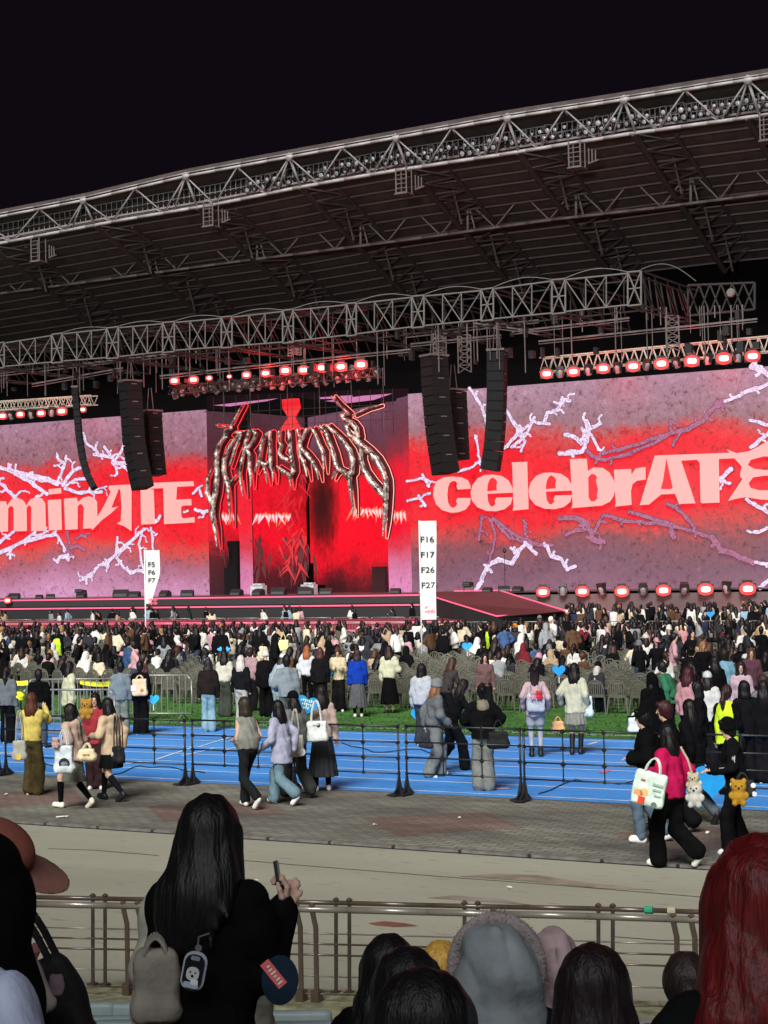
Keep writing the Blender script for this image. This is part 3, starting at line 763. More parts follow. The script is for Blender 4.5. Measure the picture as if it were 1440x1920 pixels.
stopsR = [(0.0, rgb(138, 92, 114)), (.12, rgb(122, 80, 98)), (.22, rgb(142, 74, 82)), (.28, rgb(205, 62, 62)), (.35, R_), (.69, R_), (.76, rgb(208, 60, 62)), (.82, rgb(150, 110, 122)), (1.0, rgb(168, 130, 150))]
stopsC = [(0.0, rgb(58, 22, 30)), (.16, rgb(86, 22, 30)), (.24, rgb(190, 20, 38)), (.34, rgb(238, 8, 36)), (.60, rgb(225, 10, 36)), (.68, rgb(130, 24, 38)), (.80, rgb(78, 30, 42)), (1.0, rgb(74, 42, 54))]
stopsP = [(0.0, rgb(222, 140, 190)), (.16, rgb(206, 116, 152)), (.26, rgb(214, 60, 80)), (.36, rgb(238, 14, 44)), (.60, rgb(228, 16, 44)), (.70, rgb(140, 40, 54)), (.84, rgb(96, 50, 64)), (1.0, rgb(100, 62, 80))]
stopsD = [(0.0, rgb(60, 10, 20)), (.07, rgb(120, 12, 26)), (.15, rgb(226, 10, 34)), (.30, rgb(244, 6, 34)), (.60, rgb(236, 8, 34)), (.68, rgb(140, 24, 40)), (.80, rgb(92, 50, 66)), (1.0, rgb(110, 70, 92))]
PRT = (PY(590, 960, 104).x, PY(590, 950, 104).z, 4.0, 6.5)
MD = screen_mat('inner_screen_picture', stopsD, .5, 0, 1.2, PRT); MC2 = screen_mat('cave_screen_picture', stopsC, .9, 0, 1.4, PRT)
ML, MR_, MC, MP_ = screen_mat('left_screen_picture', stopsL), screen_mat('right_screen_picture', stopsR), screen_mat('middle_screen_picture', stopsC, .8, 0, 1.4), screen_mat('pillar_screen_picture', stopsP, .8, 0, 1.2)
CAB = mat('screen_cabinet', (.02, .02, .022), rough=.6)
def panel(parent, name, x0, y0, x1, y1, z0, z1, m, th=.25):
    b = MB(); n = Vector((-(y1 - y0), x1 - x0, 0)).normalized() * th
    A, B = Vector((x0, y0, z0)), Vector((x1, y1, z0)); A2, B2 = Vector((x0, y0, z1)), Vector((x1, y1, z1))
    b.cur = 0; b.quad(A, B, B2, A2); b.cur = 1
    b.quad(A + n, A2 + n, B2 + n, B + n); b.quad(A, A2, A2 + n, A + n); b.quad(B, B + n, B2 + n, B2); b.quad(A2, B2, B2 + n, A2 + n); b.quad(A, A + n, B + n, B)
    return bchild(b, name, [m, CAB], parent)
xl = at_px(390, YL); xr = at_px(769, YL)
scrL = thing('led_screen', 'giant LED screen on the left showing pink stone, bones and the letters minATE', 'LED screen', (xl - 15, YL, zb))
scrR = thing('led_screen', 'giant LED screen on the right showing pink stone, bones and the word celebrATE', 'LED screen', (xr + 20, YL, zb))
panel(scrL, 'picture_panel', -112, YL, xl, YL, zb, zt - .0, ML); panel(scrR, 'picture_panel', xr, YL, 10, YL, zb, zt, MR_)
# pictures on the screens: bones and letters as flat glowing shapes a hand's breadth proud of the panel
def bone_mat(name, c1, c2):
    m, nt, b = newmat(name); L = nt.links; tc = N(nt, 'ShaderNodeTexCoord'); v = tc.outputs['Object']
    c = ramp(nt, noise(nt, v, 3.0, 5, None, 1.5, .6), [(.44, c1), (.495, c2), (.52, c1), (.70, tuple(x * .8 for x in c1))])
    b.inputs['Base Color'].default_value = (.01, .01, .01, 1); L.new(c, b.inputs['Emission Color']); b.inputs['Emission Strength'].default_value = 1; return m
BONE = bone_mat('bone_picture', rgb(244, 224, 250), rgb(130, 80, 130)); BONE2 = bone_mat('bone_picture_dim', rgb(176, 108, 142), rgb(96, 30, 52)); BEDGE = emat('bone_outline', rgb(74, 24, 44))
layer = [0.010]
def flat(b, pts, y):
    P = [PY(u, v, y) for u, v in pts]; b.add(P, [tuple(range(len(P)))])
def stroke(b, pts, rad, y):
    """pts in picture, knobbly outline polygon"""
    P = [PY(u, v, y) for u, v in pts]; k = len(P)
    # subdivide with jitter
    Q = []; R = []
    for i in range(k - 1):
        for t in (0, .34, .67): Q.append(P[i].lerp(P[i + 1], t)); R.append(rad[i] + (rad[i + 1] - rad[i]) * t)
    Q.append(P[-1]); R.append(rad[-1])
    for i in range(1, len(Q) - 1): R[i] *= jr.uniform(.8, 1.3); Q[i] = Q[i] + Vector((jr.uniform(-.05, .05), 0, jr.uniform(-.05, .05)))
    Lh, Rh = [], []
    for i in range(len(Q)):
        d = (Q[min(i + 1, len(Q) - 1)] - Q[max(i - 1, 0)]); d.normalize(); n = Vector((-d.z, 0, d.x))
        Lh.append(Q[i] + n * R[i]); Rh.append(Q[i] - n * R[i])
    for i in range(len(Q) - 1): b.add([Lh[i], Lh[i + 1], Rh[i + 1], Rh[i]], [(3, 2, 1, 0)])
    for c, r, d in ((Q[0], R[0], Q[0] - Q[1]), (Q[-1], R[-1], Q[-1] - Q[-2])):
        a0 = math.atan2(d.z, d.x); off = Vector((0, -.0008, 0))
        b.add([c + off] + [c + off + Vector((math.cos(a0 + (i - 6) * math.pi / 6) * r * 1.25, 0, math.sin(a0 + (i - 6) * math.pi / 6) * r * 1.15)) for i in range(12)], [(0, i + 1, (i + 1) % 12 + 1) for i in range(12)])
PXM = 112.0 / FPX        # metres per photograph pixel at the wall
bonesR = [([(880, 728), (893, 745), (903, 765), (912, 795)], 4.5, 0), ([(947, 768), (965, 795), (975, 808)], 6, 0), ([(945, 840), (960, 825), (975, 808), (1000, 790), (1030, 795)], 5, 0), ([(960, 838), (985, 815), (1002, 783)], 5, 0), ([(978, 812), (984, 828), (977, 846)], 4, 0),
  ([(1020, 793), (1026, 774), (1046, 768), (1055, 748), (1068, 751)], 5.5, 0), ([(1052, 758), (1054, 745)], 4.5, 0), ([(893, 818), (897, 845), (899, 866), (880, 878), (860, 884)], 4, 0),
  ([(1050, 850), (1072, 848), (1092, 846), (1100, 828), (1104, 803), (1099, 790)], 7, 0), ([(1104, 803), (1116, 800), (1126, 794)], 5, 0), ([(1090, 832), (1078, 820), (1060, 815)], 6, 0), ([(1108, 815), (1120, 838), (1131, 850)], 4.5, 0), ([(1100, 845), (1115, 858), (1135, 862)], 6, 1),
  ([(1131, 850), (1180, 838), (1240, 818), (1290, 804), (1318, 790)], 5.5, 1), ([(1135, 862), (1180, 850), (1225, 833), (1250, 818)], 4.5, 1), ([(1258, 806), (1257, 790)], 5, 1), ([(1275, 812), (1262, 835)], 4, 1),
  ([(1318, 790), (1330, 772), (1347, 755), (1372, 748)], 6, 1), ([(1360, 752), (1385, 742), (1402, 733)], 5, 0), ([(1402, 733), (1424, 727), (1445, 717)], 6, 0), ([(1410, 688), (1425, 692), (1450, 712)], 8, 0), ([(1407, 788), (1430, 794), (1450, 800)], 5, 0), ([(1408, 838), (1425, 826), (1450, 802)], 5, 0),
  ([(893, 1106), (905, 1082), (916, 1060), (935, 1050), (960, 1056), (974, 1032), (985, 1020)], 6.5, 0), ([(916, 1056), (924, 1030), (928, 1000), (921, 975)], 4, 1), ([(924, 973), (950, 992), (972, 1008), (1004, 1020), (1036, 1022)], 5.5, 1), ([(930, 980), (958, 1010), (985, 1018)], 4, 1), ([(990, 1015), (984, 995), (982, 976)], 4.5, 1), ([(985, 1018), (1005, 1038)], 6, 0), ([(1026, 1024), (1032, 1042), (1052, 1048), (1064, 1068), (1078, 1062)], 5.5, 0), ([(898, 1012), (901, 990), (903, 968)], 4, 1),
  ([(1050, 972), (1075, 969), (1094, 976), (1104, 990), (1112, 1012), (1132, 1016)], 7, 1), ([(1100, 992), (1080, 996), (1062, 1003)], 5, 1), ([(1113, 1000), (1122, 984), (1132, 966)], 4.5, 1), ([(1132, 966), (1170, 976), (1215, 980), (1262, 986), (1305, 998), (1340, 1012)], 5, 1), ([(1180, 960), (1225, 974), (1262, 984)], 5, 1), ([(1252, 945), (1280, 962), (1302, 990)], 5, 1), ([(1258, 990), (1264, 1008)], 6, 1),
  ([(1335, 1008), (1352, 1032), (1375, 1038), (1412, 1055)], 8, 1), ([(1418, 1054), (1450, 1060)], 5, 0), ([(1415, 997), (1432, 995), (1450, 985)], 5, 0), ([(1400, 936), (1420, 950), (1450, 965)], 5, 0), ([(1425, 1102), (1450, 1080)], 6, 0), ([(1350, 898), (1370, 880)], 7, 0), ([(1352, 900), (1368, 906)], 5, 0),
  ([(763, 902), (790, 896), (806, 903)], 4, 0), ([(792, 890), (800, 904), (804, 912)], 4, 0), ([(764, 939), (790, 932), (806, 925)], 4, 0), ([(785, 930), (797, 948)], 5, 0)]
bonesL = [([(-10, 874), (20, 882), (50, 893), (85, 900), (108, 908)], 6.5, 0), ([(28, 884), (60, 890), (92, 898), (108, 905)], 5, 0), ([(22, 886), (16, 870)], 5, 0), ([(28, 888), (52, 900), (70, 915), (88, 926)], 7, 0), ([(-8, 898), (8, 912), (20, 925), (30, 933)], 6, 0), ([(30, 930), (38, 922)], 4, 0), ([(105, 908), (115, 888), (122, 870), (110, 862)], 5.5, 0), ([(110, 862), (108, 854)], 5, 0), ([(122, 868), (124, 855)], 5, 0), ([(118, 910), (128, 895), (138, 882), (150, 877)], 6, 0), ([(122, 912), (140, 900), (162, 898)], 5, 0), ([(122, 916), (145, 924), (170, 922), (190, 922)], 6, 0), ([(180, 918), (200, 912)], 3, 0),
  ([(156, 812), (163, 832), (178, 842), (184, 853), (205, 856), (216, 866)], 5, 0), ([(178, 842), (182, 830)], 5, 0), ([(184, 853), (176, 852)], 5, 0), ([(196, 838), (208, 855), (216, 866), (228, 870), (240, 882)], 5.5, 0), ([(216, 862), (228, 845), (234, 820)], 5, 0), ([(212, 862), (218, 878), (219, 890)], 5, 0), ([(225, 868), (236, 868)], 6, 0),
  ([(-8, 1040), (20, 1028), (50, 1014), (80, 1006), (104, 1002)], 6.5, 0), ([(18, 1030), (19, 1046)], 6, 0), ([(-8, 1022), (8, 1010), (25, 997)], 5.5, 0), ([(28, 1024), (50, 1010), (66, 998)], 5, 0), ([(60, 1010), (80, 1000), (90, 996)], 4, 0), ([(104, 1002), (112, 1012), (122, 1032), (127, 1040)], 5, 0), ([(127, 1040), (112, 1046), (108, 1054)], 6, 0), ([(127, 1040), (128, 1050)], 6, 0), ([(124, 1036), (135, 1026), (145, 1024), (158, 1031)], 5.5, 1), ([(134, 1026), (128, 1010), (126, 998)], 4, 1), ([(142, 1010), (152, 1004), (162, 1007)], 4, 1),
  ([(270, 992), (250, 1010), (232, 1026), (215, 1042), (205, 1052), (185, 1060)], 5.5, 0), ([(260, 998), (240, 1022), (222, 1042)], 4, 0), ([(266, 998), (261, 1020), (265, 1050), (270, 1070)], 4.5, 0), ([(217, 1040), (219, 1022), (220, 1008)], 5, 0), ([(185, 1060), (175, 1074), (160, 1082), (150, 1088)], 5.5, 0), ([(160, 1082), (162, 1094)], 5, 0), ([(204, 1054), (202, 1064)], 5, 0), ([(219, 1046), (232, 1064), (245, 1076), (258, 1068), (275, 1075)], 5.5, 0), ([(283, 990), (286, 1010), (287, 1030)], 4.5, 0), ([(292, 978), (300, 968)], 6, 0), ([(362, 925), (372, 915), (378, 930)], 4.5, 0), ([(366, 955), (380, 960), (388, 958)], 5.5, 0), ([(345, 960), (352, 958)], 4, 0)]
def art(parent, bones):
    global jr
    jr = random.Random(3)
    for i, (pts, r, dim) in enumerate(bones):
        par = None
        for k0 in (0, 1):
            b = MB(); y = YL - (.012 + i * .0022) - (0 if k0 else .12); jr.seed(i); rr = (r + (1.5 if k0 else 0)) * PXM * .62
            stroke(b, pts, [rr * (.9 if j in (0, len(pts) - 1) else 1.0) for j in range(len(pts))], y)
            tw = random.Random(i * 7 + 1)
            for (a_, c_2) in zip(pts[:-1], pts[1:]):
                if tw.random() < .8:
                    t_2 = tw.random(); u_, v_ = a_[0] + (c_2[0] - a_[0]) * t_2, a_[1] + (c_2[1] - a_[1]) * t_2; an = tw.uniform(0, 6.28); L2 = tw.uniform(8, 18)
                    stroke(b, [(u_, v_), (u_ + math.cos(an) * L2 * .6, v_ + math.sin(an) * L2 * .6), (u_ + math.cos(an + .4) * L2, v_ + math.sin(an + .4) * L2)], [rr * .8, rr * .55, rr * .6], y - .0004)
            if not k0: par = bchild(b, 'bone_picture', BONE2 if dim else BONE, parent)
            else: o = b.build('bone_outline', BEDGE); o.parent = par
art(scrL, bonesL); art(scrR, bonesR)
LET = emat('letter_glow', rgb(255, 174, 168)); LRED = emat('letter_counter_red', R_)
def Z5(p): return [(740 + x / 3.4917, 600 + y / 3.4917) for x, y in p]
def Z6(p): return [(1060 + x / 3.492, 600 + y / 3.492) for x, y in p]
def Z3(p): return [(x / 3.6, 830 + y / 3.6) for x, y in p]
c_ = [(375, 1025), (440, 1030), (480, 1050), (497, 1085), (497, 1105), (412, 1110), (404, 1085), (412, 1072), (398, 1056), (380, 1054), (362, 1064), (350, 1095), (345, 1145), (350, 1195), (365, 1222), (382, 1230), (398, 1222), (410, 1205), (402, 1185), (412, 1165), (498, 1165), (492, 1205), (465, 1240), (420, 1258), (370, 1262), (310, 1245), (270, 1205), (252, 1150), (255, 1100), (275, 1055), (320, 1030)]
e_ = [(640, 1012), (700, 1020), (745, 1050), (770, 1095), (776, 1130), (607, 1138), (612, 1190), (628, 1219), (642, 1221), (660, 1205), (655, 1185), (666, 1163), (772, 1160), (760, 1205), (720, 1238), (665, 1252), (600, 1250), (540, 1225), (505, 1180), (497, 1130), (510, 1080), (545, 1035), (590, 1015)]
eh = [(624, 1042), (640, 1030), (660, 1042), (672, 1060), (666, 1085), (669, 1116), (606, 1121), (610, 1075)]
e2 = [(876 + (x - 497) * 1.04, y - 14) for x, y in e_]; eh2 = [(876 + (x - 497) * 1.04, y - 14) for x, y in eh]
wordR = [('c', Z5(c_), []), ('e', Z5(e_), [Z5(eh)]), ('l', Z5([(765, 932), (868, 928), (877, 1238), (772, 1248), (778, 1225), (770, 955)]), []), ('e', Z5(e2), [Z5(eh2)]),
  ('b', Z6([(30, 910), (140, 908), (148, 988), (185, 965), (245, 968), (290, 1000), (318, 1050), (328, 1100), (318, 1150), (292, 1190), (240, 1215), (180, 1220), (40, 1232), (48, 1205)]), [Z6([(150, 1030), (170, 1008), (192, 1010), (208, 1030), (200, 1050), (214, 1110), (207, 1150), (212, 1165), (190, 1188), (165, 1185), (152, 1160)])]),
  ('r', Z6([(318, 980), (430, 975), (434, 1012), (460, 972), (525, 962), (526, 1045), (470, 1052), (440, 1075), (430, 1120), (434, 1210), (325, 1222), (330, 1200)]), []),
  ('a', Z6([(585, 888), (745, 881), (852, 1200), (745, 1204), (718, 1138), (628, 1142), (605, 1160), (548, 1208), (487, 1212)]), [Z6([(662, 905), (703, 1098), (690, 1108), (625, 1106), (640, 1050)])]),
  ('t', Z6([(740, 882), (1100, 868), (1110, 905), (1005, 910), (1010, 1195), (895, 1200), (885, 1190), (880, 935), (862, 915), (745, 922)]), []),
  ('e', Z6([(1055, 845), (1120, 872), (1200, 860), (1260, 830), (1330, 790), (1400, 770), (1400, 895), (1300, 893), (1215, 915), (1195, 950), (1240, 975), (1400, 990), (1400, 1015), (1300, 1020), (1230, 1030), (1200, 1070), (1215, 1100), (1270, 1115), (1400, 1115), (1400, 1180), (1280, 1175), (1180, 1160), (1120, 1170), (1065, 1185), (1160, 1040), (1145, 1028), (1145, 1000), (1155, 960), (1085, 880)]), [])]
wordL = [('m', Z3([(-60, 395), (40, 395), (48, 425), (75, 385), (115, 372), (150, 385), (168, 405), (176, 425), (205, 382), (245, 366), (285, 378), (306, 410), (310, 595), (210, 598), (212, 440), (202, 422), (190, 425), (180, 440), (182, 596), (92, 599), (92, 445), (82, 428), (68, 428), (55, 445), (54, 600), (-60, 603)]), []),
  ('i', Z3([(322, 388), (412, 382), (418, 588), (330, 592)]), []), ('i_dot', Z3([(327, 314), (412, 306), (415, 342), (330, 350)]), []),
  ('n', Z3([(432, 378), (520, 372), (525, 402), (560, 372), (600, 362), (635, 372), (655, 400), (658, 500), (700, 430), (748, 330), (732, 312), (735, 290), (805, 286), (795, 330), (752, 440), (797, 432), (745, 480), (690, 520), (622, 590), (618, 578), (560, 580), (566, 440), (552, 415), (538, 415), (525, 430), (524, 584), (440, 588)]), []),
  ('a', Z3([(805, 286), (888, 283), (888, 598), (845, 568), (790, 545), (815, 530), (820, 430), (812, 320), (800, 312)]), []),
  ('t', Z3([(888, 283), (1010, 277), (1012, 312), (1038, 318), (1046, 548), (952, 553), (948, 322), (888, 318)]), []),
  ('e', Z3([(1010, 272), (1306, 260), (1310, 292), (1195, 298), (1190, 385), (1290, 380), (1294, 422), (1230, 425), (1222, 440), (1225, 500), (1238, 512), (1312, 502), (1315, 538), (1108, 550), (1102, 306), (1012, 311)]), [])]
for par, word in ((scrR, wordR), (scrL, wordL)):
    for i, (nm, pts, holes) in enumerate(word):
        b = MB(); flat(b, pts, YL - .30 - i * .003); g = bchild(b, 'glowing_letter', LET, par)
        for h in holes:
            b = MB(); flat(b, h, YL - .34 - i * .003); h_ = b.build('letter_counter', LRED); h_.parent = g

# ---- alcove between the screens
alc = thing('stage_alcove', 'red lit recess of angled LED walls between the two giant screens', 'stage recess', ((xl + xr) / 2, YL, zb))
def X(u, y): return at_px(u, y)
zl = zb - .05
panel(alc, 'angled_wall', xl, YL + .02, X(447, 100.5), 100.5, zl, zt - .1, MC)
panel(alc, 'pillar_wall', X(447, 100.2), 100.2, X(472, 100.2), 100.2, zl, PY(460, 900, 100.2).z, MP_)
panel(alc, 'angled_wall', X(472, 100.2), 100.3, X(574, 106), 106, zl, zt - .2, MC2)
panel(alc, 'angled_wall', X(580, 106), 106, X(726, 100.5), 100.5, zl, zt - .2, MD)
panel(alc, 'angled_wall', X(726, 100.4), 100.4, xr, YL + .02, zl, zt - .1, MP_)
b = MB(); b.box((0, 0, 0), (1, 1, 1)); 
doorD = mat('dark_opening', (.004, .002, .003), rough=.9)
for (u0, v0, u1, v1, y) in ((430, 1014, 447, 1112, 99.4), (423, 1064, 447, 1112, 99.3), (700, 1062, 724, 1106, 100.2)):
    b = MB(); p, q = PY(u0, v1, y), PY(u1, v0, y); b.box(((p.x + q.x) / 2, y, (zl + q.z) / 2), (abs(q.x - p.x), .3, q.z - zl)); bchild(b, 'door_opening', doorD if u0 < 600 else mat('dim_red_wall', (.03, .004, .006)), alc)
# a high window: red X panel, draped header, wire grid
b = MB(); P = [PY(u, v, 99.8) for u, v in ((528, 747), (560, 747), (563, 765), (553, 783), (565, 806), (524, 806), (540, 783), (529, 765))]; b.poly(P, (0, 1, 0), .1); bchild(b, 'red_x_panel', emat('red_lamp_panel', rgb(232, 16, 34)), alc)
b = MB(); P = [PY(u, v, 99.2) for u, v in ((388, 742), (768, 728), (764, 742), (740, 752), (700, 756), (640, 760), (560, 745), (500, 752), (440, 765), (410, 768), (388, 766))]; b.poly(P, (0, 1, 0), .1); bchild(b, 'header_drape', mat('black_drape', (.010, .005, .007), rough=1.0, spec=0, bump=.6), alc)
for pts in (((400, 760), (470, 752), (520, 747), (500, 752), (430, 762)), ((600, 745), (660, 741), (662, 747), (600, 748)), ((610, 752), (680, 742), (735, 738), (700, 750), (650, 756))):
    b = MB(); b.poly([PY(u, v, 99.1) for u, v in pts], (0, 1, 0), .03); bchild(b, 'lit_slit', emat('mauve_light', rgb(190, 110, 160)), alc)
b = MB()
for i in range(17): p, q = PY(400 + i * 21, 744 - i * 1.0, 98.6), PY(400 + i * 21, 812, 98.6); b.bar(p, Vector((p.x, p.y, q.z)), .018, 4)
for k in range(3): b.bar(PY(396, 775 + k * 14, 98.6), PY(745, 757 + k * 14, 98.6), .018, 4)
bchild(b, 'wire_grid', mat('wire_dark', (.03, .02, .02)), alc)
# flame lettering and claw streaks shown on the angled walls
FL = emat('flame_white', rgb(255, 205, 215), 1.0); FO = emat('flame_orange', rgb(255, 120, 84)); CLW = emat('claw_red', rgb(212, 20, 36)); CLD = emat('claw_dark', rgb(92, 10, 22))
def spikes(pts_list, y, m, nm):
    b = MB()
    for i, pts in enumerate(pts_list): flat(b, pts, y - i * .004)
    bchild(b, nm, m, alc)
def sp(u, v, L_, w, a): # a pointed streak
    c, s = math.cos(a), math.sin(a); return [(u - s * w, v + c * w), (u + c * L_, v + s * L_), (u + s * w, v - c * w), (u - c * L_ * .3, v - s * L_ * .3)]
fr = random.Random(5)
for (cx, cy, w) in ((424, 972, 22), (512, 972, 34), (690, 962, 32), (745, 968, 16)):
    ls = []; lo = []
    n_ = int(w / 3)
    for i in range(n_):
        u = cx - w + 2 * w * (i + .5) / n_; lo.append(sp(u, cy - 6, fr.uniform(14, 26), 3.2, math.radians(90 + fr.uniform(-35, 35)))); ls.append(sp(u, cy - 4, fr.uniform(10, 20), 2.4, math.radians(90 + fr.uniform(-35, 35))))
    spikes(lo, 98.55, FO, 'flame_letters'); spikes(ls, 98.5, FL, 'flame_letters')
lst = []
for i in range(46):
    u = fr.uniform(525, 580); v = fr.uniform(880, 1070); lst.append(sp(u, v, fr.uniform(12, 38), fr.uniform(1.2, 3.2), fr.choice([70, 100, 120, 55, 95]) * math.pi / 180 + fr.uniform(-.3, .3)))
spikes(lst, 98.7, CLW, 'claw_marks')
lst = []
for i in range(40):
    u = fr.choice([fr.uniform(400, 428), fr.uniform(475, 575), fr.uniform(560, 590)]); v = fr.uniform(1010, 1080); lst.append(sp(u, v, fr.uniform(20, 50), fr.uniform(1.5, 4), math.radians(90 + fr.uniform(-18, 18))))
spikes(lst, 98.9, CLD, 'claw_marks')

# ---- main stage, catwalk, ramp
STG = mat('stage_cloth', (.018, .018, .02), rough=.75, noise=.3); DECK = mat('stage_deck', (.05, .035, .038), rough=.28, spec=.6, noise=.1)
LEDP = emat('pink_led_strip', rgb(255, 96, 136), 1.3)
xs0, xs1 = -140, X(1075, YS)
xmid = X(786, YS)
st = thing('main_stage', 'long black main stage with glowing pink edge strips in front of the screens', 'stage', (-50, YS, 0))
b = MB(); b.box(((xs0 + xmid) / 2, (YS + 108) / 2, zDeck / 2), (xmid - xs0, 108 - YS, zDeck)); bchild(b, 'platform', STG, st)
b = MB(); b.box(((xs0 + 20) / 2, (YS + 109) / 2 + .3, zDeck + .02), (20 - xs0, 109 - YS, .05)); bchild(b, 'deck', DECK, st)
zl2 = PY(400, 1138, YS).z
for z in (zDeck - .06, zl2):
    b = MB(); b.box(((xs0 + xmid) / 2, YS - .04, z), (xmid - xs0, .06, .09)); bchild(b, 'led_strip', LEDP, st)
b = MB(); b.box(((xs0 + xmid) / 2, YS - .02, (zDeck + zl2) / 2), (xmid - xs0, .04, zDeck - zl2 - .25)); bchild(b, 'fascia', mat('stage_fascia', (.035, .033, .036), rough=.4, spec=.5), st)
b = MB(); b.box(((xs1 + 20) / 2 - 8, YS + .3, .5 * PY(1240, 1112, YS).z), (20 - xmid + 16, .5, PY(1240, 1112, YS).z)); bchild(b, 'side_fascia', mat('apron_panel', (.10, .075, .08), rough=.6, noise=.3, scale=.6), st)
zc = PY(300, 1167, YC).z; zc2 = PY(300, 1183, YC).z
cw = thing('catwalk', 'long low catwalk stage with two glowing pink strips behind the seated crowd', 'stage', (-40, YC, 0))
xc1 = X(905, YC)
b = MB(); b.box(((-120 + xc1) / 2, YC + 1.5, zc / 2), (xc1 + 120, 3.0, zc)); bchild(b, 'platform', STG, cw)
b = MB(); b.box(((-120 + xc1) / 2, YC + 1.45, zc + .02), (xc1 + 120, 3.1, .05)); bchild(b, 'deck', mat('catwalk_deck', (.10, .03, .035), rough=.3, spec=.6), cw)
for z in (zc - .05, zc2):
    b = MB(); b.box(((-120 + xc1) / 2, YC - .12, z), (xc1 + 120, .06, .10)); bchild(b, 'led_strip', LEDP, cw)
b = MB(); b.box(((-120 + xc1) / 2, YC - .06, (zc + zc2) / 2), (xc1 + 120, .05, zc - zc2 - .16)); bchild(b, 'fascia', mat('catwalk_fascia', (.20, .03, .045), rough=.4, noise=.3), cw)
# the red ramp coming down from the stage to the catwalk
rp = thing('stage_ramp', 'wide dark red ramp with glowing edges running from stage towards the audience', 'ramp', PY(930, 1130, 84))
tl, tr = PY(786, 1113, YS), PY(940, 1111, YS); tr.z = tl.z = zDeck + .06; far_l = Vector((tl.x, YS + 3, tl.z)); far_r = Vector((tr.x, YS + 3, tl.z))
kn = G(1058, 1146, 1.55); br_ = G(1062, 1152, 1.35); fr_ = G(930, 1157, 1.35); mid = G(848, 1132, 1.9)
ring = [far_l, tl, mid, fr_, br_, kn, tr, far_r]
b = MB()
b.add([*ring], [(0, 1, 6, 7), (1, 2, 5, 6), (2, 3, 4, 5)])
bchild(b, 'surface', mat('red_carpet_deck', (.065, .016, .018), rough=.5, noise=.2, scale=.5), rp)
b = MB(); lowz = lambda p: Vector((p.x, p.y, 0))
for a, c in zip(ring[1:], ring[2:-1] + []): b.quad(lowz(a), lowz(c), c, a)
bchild(b, 'side', STG, rp)
b = MB(); o_ = Vector((0, 0, .05)); b.path([tl + o_, mid + o_, fr_ + o_, br_ + o_, kn + o_, tr + o_], .035, 5); b.bar(PY(786, 1113, YS) + o_, PY(786, 1113, YS) + o_ + Vector((.1, 0, 0)), .05); bchild(b, 'led_strip', LEDP, rp)
b = MB(); b.bar(far_l + Vector((1.5, -1.5, .06)), far_r + Vector((0, -1.5, .06)), .035, 5); bchild(b, 'led_strip', LEDP, rp)

# ---- band name in metal: tapering melted strokes with neon outline
def LG(x, y, s=6.0, ox=380, oy=720): return (ox + x / s, oy + y / s)
def LR(x, y): return LG(x, y, 6.0, 560, 720)
T1 = []
def S(pts, rad, f=LG): T1.append(([f(*p) for p in pts], rad))
# s
S([(330, 500), (265, 530), (240, 610), (185, 690), (160, 790), (160, 900), (165, 1030), (150, 1200), (120, 1330), (110, 1480), (140, 1640), (160, 1840)], [3, 5, 4, 5, 5.5, 6, 5.5, 6, 6, 5.5, 4, .8])
S([(100, 950), (55, 1080), (50, 1230), (100, 1330), (130, 1380)], [.8, 4.5, 5, 5, 4]); S([(250, 600), (290, 600)], [2.5, .8]); S([(130, 460), (220, 472), (300, 480)], [1, 1.6, 1.6]); S([(445, 240), (400, 320), (345, 430), (310, 490)], [2.5, 3, 3, 3])
# t
S([(370, 545), (420, 550), (470, 530)], [3, 4, 2]); S([(425, 560), (345, 640), (285, 740), (245, 850), (240, 980), (265, 1080), (285, 1150), (295, 1280), (310, 1600)], [3.5, 3.5, 4, 5, 5.5, 5.5, 5, 3.5, .8]); S([(380, 1020), (330, 1090), (285, 1130)], [.8, 3, 4]); S([(430, 580), (360, 740), (300, 930)], [3, 3.5, 2.5])
# r
S([(520, 530), (490, 640), (465, 750), (440, 870), (420, 1000), (430, 1120), (450, 1270)], [4, 4, 4.5, 4, 4, 3, .8]); S([(510, 540), (570, 530), (600, 560), (560, 660), (490, 740)], [3, 4, 4.5, 4, 4]); S([(495, 740), (530, 800), (525, 930), (540, 1020), (540, 1170)], [4, 4.5, 4.5, 3.5, .8])
# a
S([(750, 540), (690, 600), (660, 700), (640, 840), (600, 950), (585, 1000)], [4, 4.5, 4, 4, 3, .8]); S([(760, 545), (755, 680), (760, 820), (765, 930), (790, 1000), (795, 1110)], [4.5, 4, 4.5, 4, 3, .8]); S([(625, 870), (700, 910), (745, 880)], [4, 4.5, 3]); S([(690, 920), (710, 1010), (725, 1130)], [4, 3, .8])
# y
S([(860, 540), (855, 640), (885, 690), (855, 780), (900, 830), (950, 850)], [4, 3.5, 4, 4, 4.5, 4]); S([(970, 530), (980, 640), (985, 760), (1010, 880), (1020, 980), (985, 1060), (988, 1170)], [4.5, 4.5, 4.5, 5, 4.5, 4, .8]); S([(840, 930), (900, 980), (990, 1030)], [3, 4.5, 4.5])
# k
S([(1070, 520), (1090, 610), (1090, 720), (1105, 820), (1140, 880), (1160, 960), (1180, 1080)], [4, 3.5, 4.5, 4.5, 4.5, 3, .8]); S([(1170, 510), (1130, 600), (1100, 710)], [4, 4, 4]); S([(1100, 720), (1170, 790), (1240, 880), (1285, 970), (1305, 1090)], [4.5, 4.5, 4.5, 3.5, .8]); S([(1120, 890), (1160, 850)], [3, 1])
# i
S([(150, 500), (190, 570), (235, 690), (275, 760), (280, 870), (285, 1000)], [4, 4, 4.5, 4.5, 3.5, .8], LR)
